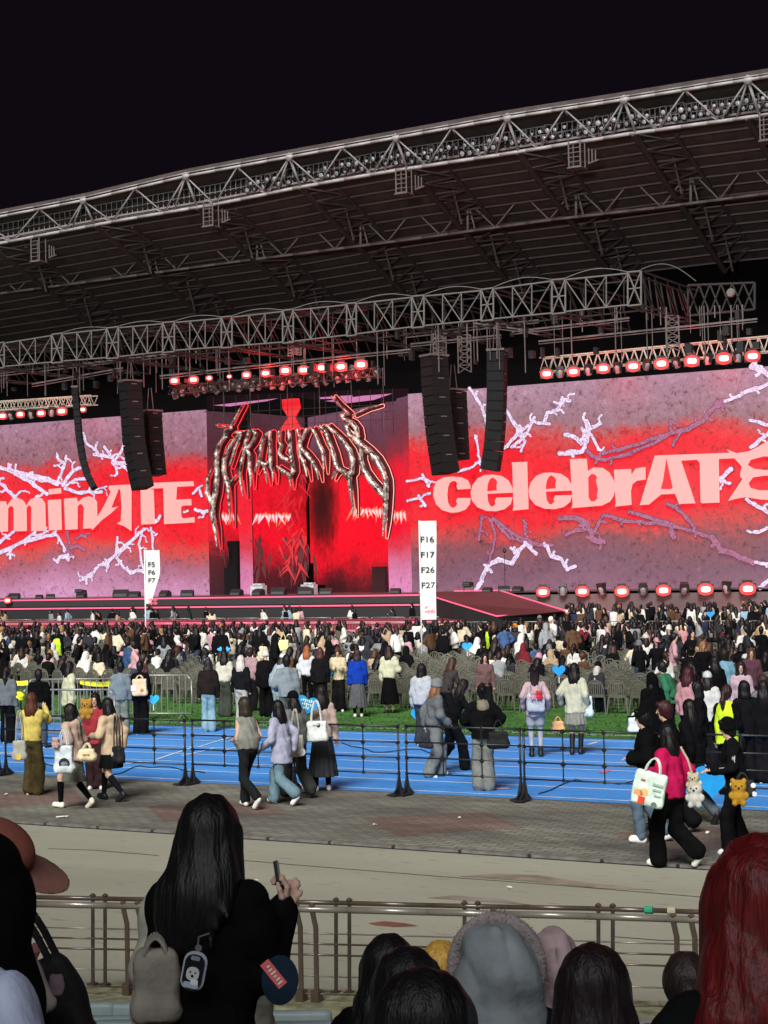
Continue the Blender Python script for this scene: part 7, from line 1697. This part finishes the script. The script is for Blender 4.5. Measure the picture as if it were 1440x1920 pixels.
# railing in front of the first row
rd = (PD(1340, 1710, 1.0) - EYE); A3 = G(50, 1862, .2); B3 = G(1340, 1905, .2)
def rail_y(u): # points of the railing line on its base height
    return None
DR0, DR1 = 14.9, 13.4        # depth of the railing at u=50 and at u=1340
def RP(u, v, back=0.0):
    t = (u - 50) / 1290.; iv = (1 / DR0) * (1 - t) + (1 / DR1) * t; return PD(u, v, 1 / iv + back)
def vl(pts, u): return interp(ext(pts), u)
CHR = mat('steel_rail', (.24, .215, .18), rough=.3, metal=.35, noise=.15, spec=.9); BRZ = mat('brown_rail', (.085, .06, .045), rough=.3, metal=.2, noise=.2, spec=.9)
rail = thing('stand_railing', 'long two-tube metal railing with thin horizontal bars in front of the stand', 'railing', RP(700, 1860))
top1 = [(50, 1682), (300, 1687), (600, 1692), (860, 1699), (1140, 1704), (1340, 1711)]; top2 = [(50, 1695), (300, 1700), (600, 1705), (860, 1712), (1140, 1719), (1340, 1726)]
us = [-420, -270, -120, 50, 200, 350, 500, 650, 800, 950, 1100, 1250, 1400, 1560, 1720, 1880]
for tab, bk, r_, m_ in ((top1, .35, .019, BRZ), (top2, 0, .026, CHR)):
    b = MB(); b.path([RP(u, vl(tab, u), bk) for u in us], r_, 10); bchild(b, 'handrail', m_, rail, True)
basev = [(50, 1858), (300, 1864), (600, 1876), (860, 1884), (1140, 1896), (1340, 1902)]
hb = [(.22, .0), (.47, .0), (.71, .0)]
for j, f in enumerate((.265, .50, .735, .93)):
    b = MB(); b.path([RP(u, vl(top2, u) + (vl(basev, u) - vl(top2, u)) * f, .35 if j % 2 == 0 else .0) for u in us], .0065, 6); bchild(b, 'bar', CHR if j % 2 == 0 else BRZ, rail, True)
for j, f in enumerate((.38, .50)):
    b = MB(); b.path([RP(u, vl(top2, u) + (vl(basev, u) - vl(top2, u)) * f, .0) for u in us], .008, 6); bchild(b, 'bar', BRZ, rail, True)
for (u, bent) in [(-300, 0), (-276, 0), (-150, 1), (-120, 1), (-20, 0), (2, 0), (174, 0), (197, 0), (231, 1), (258, 1), (556, 1), (585, 1), (630, 0), (655, 0), (871, 0), (896, 0), (925, 1), (1122, 0), (1149, 0), (1262, 1), (1296, 1), (1410, 0), (1440, 0), (1590, 1), (1622, 1), (1730, 0), (1758, 0)]:
    b = MB(); bk = .35 if not bent else .0; t0 = RP(u, vl(top2 if bent else top1, u) + 3, bk); b0 = RP(u, vl(basev, u), bk); kk = RP(u + (7 if bent else 0), vl(top2, u) + 34, bk); b0 = RP(u + (9 if bent else 0), vl(basev, u), bk)
    b.bar(t0, kk, .021 if bent else .016, 8); b.bar(kk, b0 + V(0, 0, -.05), .021 if bent else .016, 8); b.box(b0 + V(0, 0, .03), (.07, .07, .10)); b.lathe([(.02, 0), (.028, .02), (.01, .035)], 8, t0 + V(0, 0, .02)); bchild(b, 'post', BRZ if bent else mat('post_steel', (.13, .115, .095), rough=.35, metal=.7), rail)
for (u, col, lab) in ((1216, (60, 170, 130), 'green tape band on the railing'), (1259, (190, 185, 160), 'cream tape band on the railing')):
    b = MB(); p = RP(u, vl(top1, u), .35); b.bar(p - V(.03, .0, 0), p + V(.03, .012, 0), .031, 10); tag(b.build('tape_band', cloth(col)), lab, 'tape')
# kerb wall under the railing, stand floor
b = MB(); w0, w1 = [], []
for a, c in zip(us[:-1], us[1:]):
    p, q = RP(a, vl(basev, a) + 2), RP(c, vl(basev, c) + 2); p.z = q.z = max(p.z, .05); 
    for (P_1, Q_1) in ((p, q),):
        n = V(fwd.x, fwd.y, 0).normalized() * .42; b.add([P_1 + n, Q_1 + n, Q_1 - n * .6, P_1 - n * .6, V((P_1 + n).x, (P_1 + n).y, -.1), V((Q_1 + n).x, (Q_1 + n).y, -.1), V((Q_1 - n * .6).x, (Q_1 - n * .6).y, -.1), V((P_1 - n * .6).x, (P_1 - n * .6).y, -.1)], [(0, 3, 2, 1), (4, 5, 6, 7), (0, 1, 5, 4), (2, 3, 7, 6)])
tag(b.build('stand_kerb', mat('mossy_concrete', (.17, .165, .10), rough=.9, noise=.6, scale=9, bump=.6)), 'low mossy concrete kerb under the metal railing', 'kerb')
b = MB()
for k in range(9):
    D = 12.4 - k * 1.15; c = EYE + V(fwd.x, fwd.y, 0).normalized() * D; zz = .30 + k * .24; b.box((c.x, c.y, zz / 2), (26, 1.15, zz), Matrix.Rotation(YAW, 3, 'Z'))
tag(b.build('stand_terrace', ST_C), 'stepped concrete terrace of the near stand', 'terrace', kind='structure')
# roof over the camera's own stand, behind and above: it keeps the floodlights off the near rows
cn = thing('near_stand_canopy', 'roof canopy over the near stand, out of the picture', 'canopy', (0, -20, 15)); b = MB(); b.box((0, -34.5, 15), (200, 60, .4)); bchild(b, 'roof_panel', DARK, cn)
# seats at the lower left
SE = mat('seat_plastic', (.22, .27, .27), rough=.45, noise=.15)
def fold_seat():
    t = thing('stadium_seat', 'x', 'seat', (0, 0, 0), group='folded grey-green seats of the near stand')
    F = Field((-.3, -.15, -.1), (.3, .25, .5), .018); F.box((0, 0, .17), (.21, .03, .16), .01, rnd=.025, R=Matrix.Rotation(-.15, 3, 'X')); link('backrest', F.mesh('backrest', SE), t)
    F = Field((-.3, -.15, -.15), (.3, .3, .4), .018); F.box((0, .10, .10), (.20, .03, .17), .01, rnd=.02); link('seat', F.mesh('seat', SE), t)
    b = MB(); b.box((0, .06, -.18), (.06, .08, .36)); b.build('bracket', BLKP, t); return t
s0 = fold_seat()
for i, (u, v, D, lab) in enumerate([(138, 1880, 9.2, 'behind the white cap plush'), (232, 1880, 9.2, 'left of the standing person in black'), (170, 1905, 8.2, 'in the row nearer than the kerb seats'), (262, 1912, 8.0, 'half under the standing person\'s coat'), (92, 1912, 8.0, 'beside the black shoulder bag'), (540, 1895, 8.6, 'right of the standing person in black'), (585, 1915, 8.0, 'lowest right of the standing person'), (610, 1925, 8.1, 'between standing person and seated heads')]):
    p = PD(u, v, D) - V(0, 0, .33); o = s0 if i == 0 else copy_tree(s0, p); o.location = p; o.rotation_euler = (0, 0, RAD(28)); o['label'] = 'folded grey-green stadium seat ' + lab

# ================================================================== NEAR PEOPLE
NG = 'spectators in the near stand'
def near_person(label, u, vtop, D, head, pose, top, topc, bot, botc, hs, hc, h=1.64, res=.013, zfloor=None, **k):
    """vtop: pixel row of the crown of the head"""
    top_w = PD(u, vtop, D); J = skeleton(pose); crown = (J['head'] + V(0, 0, .125)) ; s = h / 1.66
    off = Matrix.Rotation(RAD(30 + head), 3, 'Z') @ (V(J['head'].x, J['head'].y, 0) * s); loc = V(top_w.x - off.x, top_w.y - off.y, top_w.z - crown.z * s)
    return person(label, 0, 0, head, pose, top, topc, bot, botc, (40, 40, 42), hs, hc, h=h, res=res, group=NG, loc=loc, **k)
BL = (16, 15, 17)
JM = near_person('standing person in long black coat, long dark hair, looking at a phone', 395, 1496, 6.3, -18, dict(rh=(.215, .20, 1.27), rep=(.05, -.3, -1), lh=(-.10, .17, 1.06), lep=(-.05, -1, -.5), nod=6, zp=.90), dict(st='coat', th=.022, drop=.55, hemr=.18, folds=.010), (26, 25, 27), 'wide', (24, 24, 26), None, BL, h=1.66)
# her hair: long strands, modelled for her
def big_hair(J, col, L_=.50, w=1.0, res=.011, seed=0, strand=.004):
    F = Field((-.26 * w, -.32, -.75), (.26 * w, .2, .22), res); F.strand = strand * .55
    F.ell((0, -.014, .024), (.098 * w, .112, .116), .02); F.cone((0, -.04, 0), (0, -.07, -.18), .10 * w, .115 * w, .05, sq=(1.0, .85, 1)); F.cone((0, -.07, -.16), (-.02, -.115, -L_ * .72), .125 * w, .115 * w, .05, sq=(1.1, .55, 1)); F.cone((-.02, -.11, -L_ * .7), (-.05, -.13, -L_), .11 * w, .05, .04, sq=(1.1, .5, 1))
    r = random.Random(seed)
    for i in range(16):
        x = -.11 * w + .22 * w * i / 15; F.cone((x, -.11 - .02 * math.cos(x * 9), -.22), (x * 1.25 + r.uniform(-.02, .02), -.15, -L_ + r.uniform(-.03, .10)), .020, .008, .012)
    for s in (-1, 1): F.cone((s * .085 * w, 0, .0), (s * .105 * w, .0, -.22), .030, .034, .03); F.cone((s * .105 * w, .0, -.22), (s * .115 * w, -.02, -.36), .034, .014, .03)
    F.ell((0, .135, -.035), (.068, .078, .105), .015, 's')
    h = link('hair', F.mesh('hair', hairm(col), seed), J['root']); h.matrix_local = Matrix.Translation(J['head']) @ J['HR'].to_4x4()
    b = MB()        # loose strands over the surface
    for i in range(850):
        a = r.uniform(-1.75, 1.75); t0 = r.uniform(.0, .5); L2 = L_ * r.uniform(.55, 1.08); wv = r.uniform(-.012, .012); lift = r.uniform(.0, .007); prev = None; n = 12
        for k in range(n + 1):
            t = k / n; tt = t0 + (1 - t0) * t; z = .132 - (L2 + .13) * tt
            if z > .02: q = math.sqrt(max(0, 1 - ((z - .024) / .122) ** 2)); rx, ry = .100 * w * q, .116 * q
            else: f = min(1, (.02 - z) / .25); rx, ry = (.100 + .028 * f) * w, .116 + .045 * f
            if z < -L_ * .7: rx *= max(.45, 1 - (-L_ * .7 - z) / L_ * 1.6)
            p_ = V((rx + lift) * math.sin(a) + wv * t * t * 3 - .03 * max(0, tt - .4), -(ry + lift) * math.cos(a) * (1 if z > -.1 else .96) - .012, z)
            if prev is not None: s_ = V(math.cos(a), math.sin(a), 0) * .0009; b.quad(prev - s_, prev + s_, p_ + s_ * .8, p_ - s_ * .8)
            prev = p_
    g = b.build('loose_strands', hairm(tuple(min(255, c + 14) for c in col)), J['root']); g.matrix_local = h.matrix_local; return h
JM['root'].scale.x *= .97; big_hair(JM, (20, 17, 18), .36, 1.0)
# her hand round the phone, five fingers
def hand_mesh(wr, d, palm_n, thumb_side, sc=1.0, curl=.55, res=.0032):
    """wr wrist point, d direction of the palm, palm_n where the palm faces"""
    d = Vector(d).normalized(); n = Vector(palm_n); n = (n - d * n.dot(d)).normalized(); s = d.cross(n) * thumb_side
    F = Field([wr[i] - .14 * sc for i in range(3)], [wr[i] + .20 * sc for i in range(3)], res); c = F.cone; W = Vector(wr)
    c(W - d * .03, W + d * .02, .026 * sc, .027 * sc, .012, sq=(1, 1, 1))
    for i in range(4): b0 = W + d * .022 * sc + s * ((1.5 - i) * .012 * sc); b1 = W + d * (.082 + (.004, .008, .004, -.004)[i]) * sc + s * ((1.5 - i) * .020 * sc); c(b0, b1, .015 * sc, .0115 * sc, .012)
    for i, (l1, l2, l3) in enumerate(((.040, .026, .020), (.045, .030, .021), (.042, .028, .021), (.033, .021, .018))):
        p = W + d * (.082 + (.004, .008, .004, -.004)[i]) * sc + s * ((1.5 - i) * .020 * sc); a = 0
        for j, l in enumerate((l1, l2, l3)):
            a += curl * (.75, 1.2, .8)[j]; q = p + (d * math.cos(a) + n * math.sin(a)) * l * sc; c(p, q, (.0098, .009, .0082)[j] * sc, (.009, .0082, .0072)[j] * sc, .003); p = q
    t0 = W + d * .025 * sc + s * .022 * sc; t1 = t0 + (d * .6 + s * .75 + n * .35).normalized() * .040 * sc; t2 = t1 + (d * .85 + s * .1 + n * .45).normalized() * .032 * sc; t3 = t2 + (d * .8 - s * .15 + n * .45).normalized() * .025 * sc
    c(t0, t1, .016 * sc, .0125 * sc, .012); c(t1, t2, .012 * sc, .0105 * sc, .004); c(t2, t3, .0105 * sc, .0085 * sc, .004)
    return F.mesh('hand', SKIN)
ph_c = PD(524, 1659, 6.15)
wrw = wp(JM, JM['rwr'] + (JM['rwr'] - JM['rel']).normalized() * .012)
hm = hand_mesh((0, 0, 0), (.18, .10, 1), (-.87, -.5, .1), 1, .86, .95)
ho = link('hand', hm, JM['root']); ho.matrix_parent_inverse = JM['M'].inverted(); ho.location = wrw
pt = phone('dark phone in the raised hand of the person in the black coat', wrw + V(-.020, -.012, .085), (RAD(-8), RAD(6), RAD(118)))
# grey tote on her left arm, clear key-ring photo, round dark blue fan and pink ticket
t = tote('worn grey and white tote bag hanging on the left arm of the black coat', PD(292, 1778, 6.1), RAD(35), .17, .27, .07, (128, 120, 110), .06, (), puff=.3)
t = thing('photo_keyring', 'clear rounded keyring case with a black and white dog picture hanging on the black coat', 'keyring', PD(364, 1820, 5.98), RAD(24)); t.scale = (.86, .86, .86)
def rrect(w, h, r, y): 
    pts = []
    for cx, cz, a0 in ((w / 2 - r, h / 2 - r, 0), (-w / 2 + r, h / 2 - r, 90), (-w / 2 + r, -h / 2 + r, 180), (w / 2 - r, -h / 2 + r, 270)):
        for k in range(6): a = RAD(a0 + 18 * k); pts.append(V(cx + r * math.cos(a), y, cz + r * math.sin(a)))
    return pts
R6 = Matrix.Rotation(RAD(12), 3, 'Y')
for nm, w, h, y, c in (('case', .092, .150, 0, (150, 155, 165)), ('picture', .076, .130, -.010, (28, 28, 30)), ('dog_face', .050, .052, -.016, (175, 175, 175)), ('tab', .060, .022, -.016, (150, 158, 175)), ('top_tab', .036, .016, -.016, (120, 125, 135)), ('bow', .03, .022, -.018, (200, 200, 200))):
    zo = dict(case=0, picture=0, dog_face=-.008, tab=-.052, top_tab=.052, bow=-.038)[nm]; b = MB(); b.poly([R6 @ (p + V(.012 if nm == 'bow' else 0, 0, zo)) for p in rrect(w, h, min(w, h) * .42, y)], (0, -1, 0), .006); b.build(nm, mat('keyring_plastic', rgb(*c), rough=.25), t)
b = MB()
for x_ in (-.010, .010): b.lathe([(.004, 0), (.002, -.003)], 8, R6 @ V(x_, -.023, -.002), Matrix.Rotation(math.pi / 2, 3, 'X'))
b.lathe([(.006, 0), (.002, -.004)], 8, R6 @ V(0, -.023, -.016), Matrix.Rotation(math.pi / 2, 3, 'X')); b.build('dog_features', FACE_DARK, t)
b = MB(); b.path([R6 @ V(0, 0, .075), R6 @ V(-.004, 0, .10), V(.02, 0, .128), V(.062, 0, .142)], .0035, 6); b.lathe([(.012, -.002), (.014, 0), (.012, .002)], 10, R6 @ V(0, 0, .088), Matrix.Rotation(math.pi / 2, 3, 'X')); b.build('ring', mat('silver_ring', (.5, .5, .5), rough=.2, metal=.8), t)
t = thing('round_fan', 'large round dark blue fan behind the pink ticket at the black coat\'s side', 'hand fan', PD(525, 1838, 6.1), RAD(40)); b = MB(); b.lathe([(.082, -.004), (.084, 0), (.082, .004)], 32, R=Matrix.Rotation(math.pi / 2, 3, 'X') @ Matrix.Diagonal((.75, 1, 1))); b.build('blade', mat('navy_fan', (.010, .022, .040), rough=.4), t)
t = thing('ticket_card', 'pink and white card tucked by the black coat\'s hip', 'card', PD(513, 1826, 5.95), RAD(30)); b = MB(); R7 = Matrix.Rotation(RAD(-38), 3, 'Y'); b.box((0, 0, 0), (.034, .004, .098), R7); b.build('card', mat('pink_card', (.62, .12, .13)), t)
b = MB()
for k in range(6): b.box(R7 @ V(.002 * (k % 2), -.004, -.035 + .013 * k), (.018 - .004 * (k % 3), .003, .006), R7)
b.build('print', mat('card_white', (.7, .66, .50)), t)
near_person('person with light brown hair in white and grey top half hidden behind the black coat', 378, 1536, 7.2, -10, {}, dict(th=.04, drop=.1, hood=1), (196, 192, 176), 'wide', (120, 116, 104), 'longest', (110, 72, 44), h=1.62)
# left edge
JL = near_person('dark silhouetted person with long black hair cut by the left picture edge', -142, 1335, 3.9, -20, dict(lean=4), dict(st='coat', th=.05, drop=.02, hemr=.22), (16, 15, 18), 'mid_skirt', (170, 160, 172), 'long', (14, 12, 14), h=1.62)
cp = thing('cap', 'rust red baseball cap with wide brim at the left edge', 'cap', PD(-8, 1592, 4.9), RAD(-35)); F = Field((-.2, -.2, -.12), (.2, .3, .2), .008); F.ell((0, 0, 0), (.095, .11, .10), .02); F.cut((0, 0, -.04), (0, 0, -1)); link('crown', F.mesh('crown', cloth((150, 88, 74))), cp)
F = Field((-.2, -.1, -.12), (.2, .3, .1), .008); F.ell((0, .11, -.035), (.088, .12, .012), .01); link('brim', F.mesh('brim', cloth((150, 104, 92))), cp); cp.rotation_euler = (RAD(-26), RAD(24), RAD(-58)); cp.scale = (1, 1, .8)
near_person('person under the rust red cap at the left edge', -22, 1566, 4.9, -70, {}, dict(th=.03, drop=.1), (26, 20, 24), 'wide', (20, 20, 22), 'short', (24, 18, 18), h=1.5)
t = tote('black shoulder bag with white plush and pink bow at the lower left', PD(74, 1800, 4.4), RAD(20), .15, .34, .08, (20, 18, 20), .16, (), name='shoulder_bag'); t.rotation_euler = (0, RAD(-22), RAD(25))
b_ = thing('plush_toy', 'long white plush pouch with pink bow hanging on the black shoulder bag', 'plush toy', PD(66, 1838, 4.2), RAD(25)); F = Field((-.08, -.06, -.12), (.08, .06, .12), .006, .002, 3); F.cone((-.016, 0, .04), (.022, 0, -.05), .022, .026, .01); link('body', F.mesh('body', cloth((196, 182, 172))), b_); b = MB(); b.lathe([(.004, -.02), (.014, 0), (.004, .02)], 8, (-.022, 0, .06)); b.lathe([(.004, -.02), (.014, 0), (.004, .02)], 8, (.0, 0, .066)); b.build('bow', cloth((190, 130, 128)), b_)
plush('small round lilac plush beside the long white plush pouch', PD(106, 1846, 4.2), RAD(25), .014, (150, 124, 136))
F = Field((-.25, -.2, -.2), (.25, .2, .2), .012, .008); F.ell((-.02, 0, -.03), (.13, .1, .07), .03); F.ell((.05, -.02, -.06), (.09, .08, .05), .03); o = link('folded_coat', F.mesh('folded_coat', cloth((190, 196, 222))), None, PD(8, 1880, 3.6)); o.scale = (.8, .8, 1.5); tag(o, 'pale lilac padded coat lying at the lower left corner', 'coat')
# seated heads along the bottom
SITN = dict(SITF)
def sitter(label, u, vtop, D, hs, hc, topc, top=None, head=-3, pose=None, **k):
    return near_person(label, u, vtop, D, head, pose or SITN, dict(top or {}, sit=True) if top else dict(sit=True, th=.03), topc, 'wide', (30, 30, 34), hs, hc, h=k.pop('h', 1.64), **k)
J = sitter('seated person with smooth black hair, behind two other black heads', 729, 1756, 7.0, None, BL, (30, 28, 32)); big_hair(J, (20, 18, 20), .34, 1.0, seed=1)
J = sitter('seated person with black parted hair, middle of the three black heads', 764, 1782, 6.1, None, BL, (26, 24, 28)); big_hair(J, (22, 19, 21), .40, 1.1, seed=2)
J = sitter('seated person with very dark hair closest to the picture bottom', 792, 1826, 4.6, None, BL, (20, 18, 20)); big_hair(J, (20, 17, 19), .42, 1.22, seed=3)
sitter('person with yellow-blond hair between black heads and fur hood', 826, 1766, 8.0, 'long', (206, 158, 70), (60, 56, 50))
J = sitter('seated person in big grey hood trimmed with pink-grey fur', 930, 1752, 6.3, None, BL, (34, 36, 40), dict(th=.05))
hr = J['head']; F = Field((-.35, -.35, -.35), (.35, .35, .35), .011, .012, .9); F.ell((0, -.05, .02), (.132, .14, .148), .03); F.cone((0, -.08, .06), (.01, -.13, .15), .075, .022, .05); F.cone((0, -.08, .0), (0, -.06, -.2), .12, .165, .05, sq=(1.05, .8, 1)); F.cone((0, -.05, -.05), (0, -.05, -.22), .125, .12, .05, sq=(1.05, .9, 1)); F.cut((0, .07, 0), (0, 1, .1))
h_ = link('hood', F.mesh('hood', cloth((150, 156, 160))), J['root']); h_.location = hr
fm = MB(); fr_ = random.Random(4)
for i in range(9000):
    a = fr_.uniform(-2.1, 2.1) + math.pi / 2; rr = .150 + fr_.gauss(0, .012); yy = .045 + fr_.gauss(0, .026)
    p = V(math.cos(a) * rr * .98, yy, .0 + math.sin(a) * rr * 1.12 - .0); 
    d_ = V(math.cos(a), fr_.uniform(-.9, .7), math.sin(a) + fr_.uniform(-.5, .3)).normalized() * fr_.uniform(.006, .018); w = V(fr_.uniform(-1, 1), fr_.uniform(-1, 1), fr_.uniform(-1, 1)).normalized() * .0014; fm.add([p - w, p + w, p + d_], [(0, 1, 2)])
F = Field((-.35, -.2, -.35), (.35, .25, .35), .014)
for i in range(24):
    a0, a1 = (-2.1 + 4.2 * k / 24 + math.pi / 2 for k in (i, i + 1)); F.cone((math.cos(a0) * .145, .045, math.sin(a0) * .165), (math.cos(a1) * .145, .045, math.sin(a1) * .165), .03, .03, .01)
FUR = cloth((178, 164, 162)); t_ = link('fur_trim', F.mesh('fur_trim', FUR), J['root']); t_.location = hr; t_ = link('fur_fringe', fm.mesh('fur_fringe', FUR), J['root']); t_.location = hr
J = sitter('seated person with pale pink hood up and black collar', 1036, 1748, 6.5, None, BL, (20, 20, 22), dict(th=.04)); F = Field((-.25, -.25, -.3), (.25, .25, .25), .011, .008, 1.6); F.ell((0, -.02, .02), (.088, .115, .125), .03); F.cone((0, -.03, 0), (0, -.03, -.13), .085, .09, .04); F.cut((0, .08, 0), (0, 1, 0)); F.cone((0, -.135, .1), (0, -.135, -.12), .004, .004, .012); h_ = link('hood', F.mesh('hood', cloth((190, 164, 166))), J['root']); h_.location = J['head']
J = sitter('seated person with long dark hair right of the pale pink hood', 1110, 1776, 5.7, None, BL, (70, 70, 76)); big_hair(J, (34, 22, 24), .46, 1.05, seed=5)
J = sitter('seated person with brown ponytail and pale grey top near the red hair', 1284, 1785, 6.9, 'pony', (48, 36, 36), (120, 126, 128), face=False)
J = near_person('person with long dark red hair standing closest at the right edge', 1432, 1576, 3.3, 8, dict(SITN), dict(th=.03, sit=True), (28, 30, 30), 'wide', (20, 20, 22), None, BL, h=1.62, res=.011); big_hair(J, (96, 16, 18), .33, 1.1, .008, seed=7, strand=.005)
near_person('person in white top seated between ponytail and red hair', 1334, 1850, 7.4, 0, SITN, dict(th=.03, sit=True), (205, 205, 205), 'wide', (60, 60, 60), 'bob', (60, 40, 34))
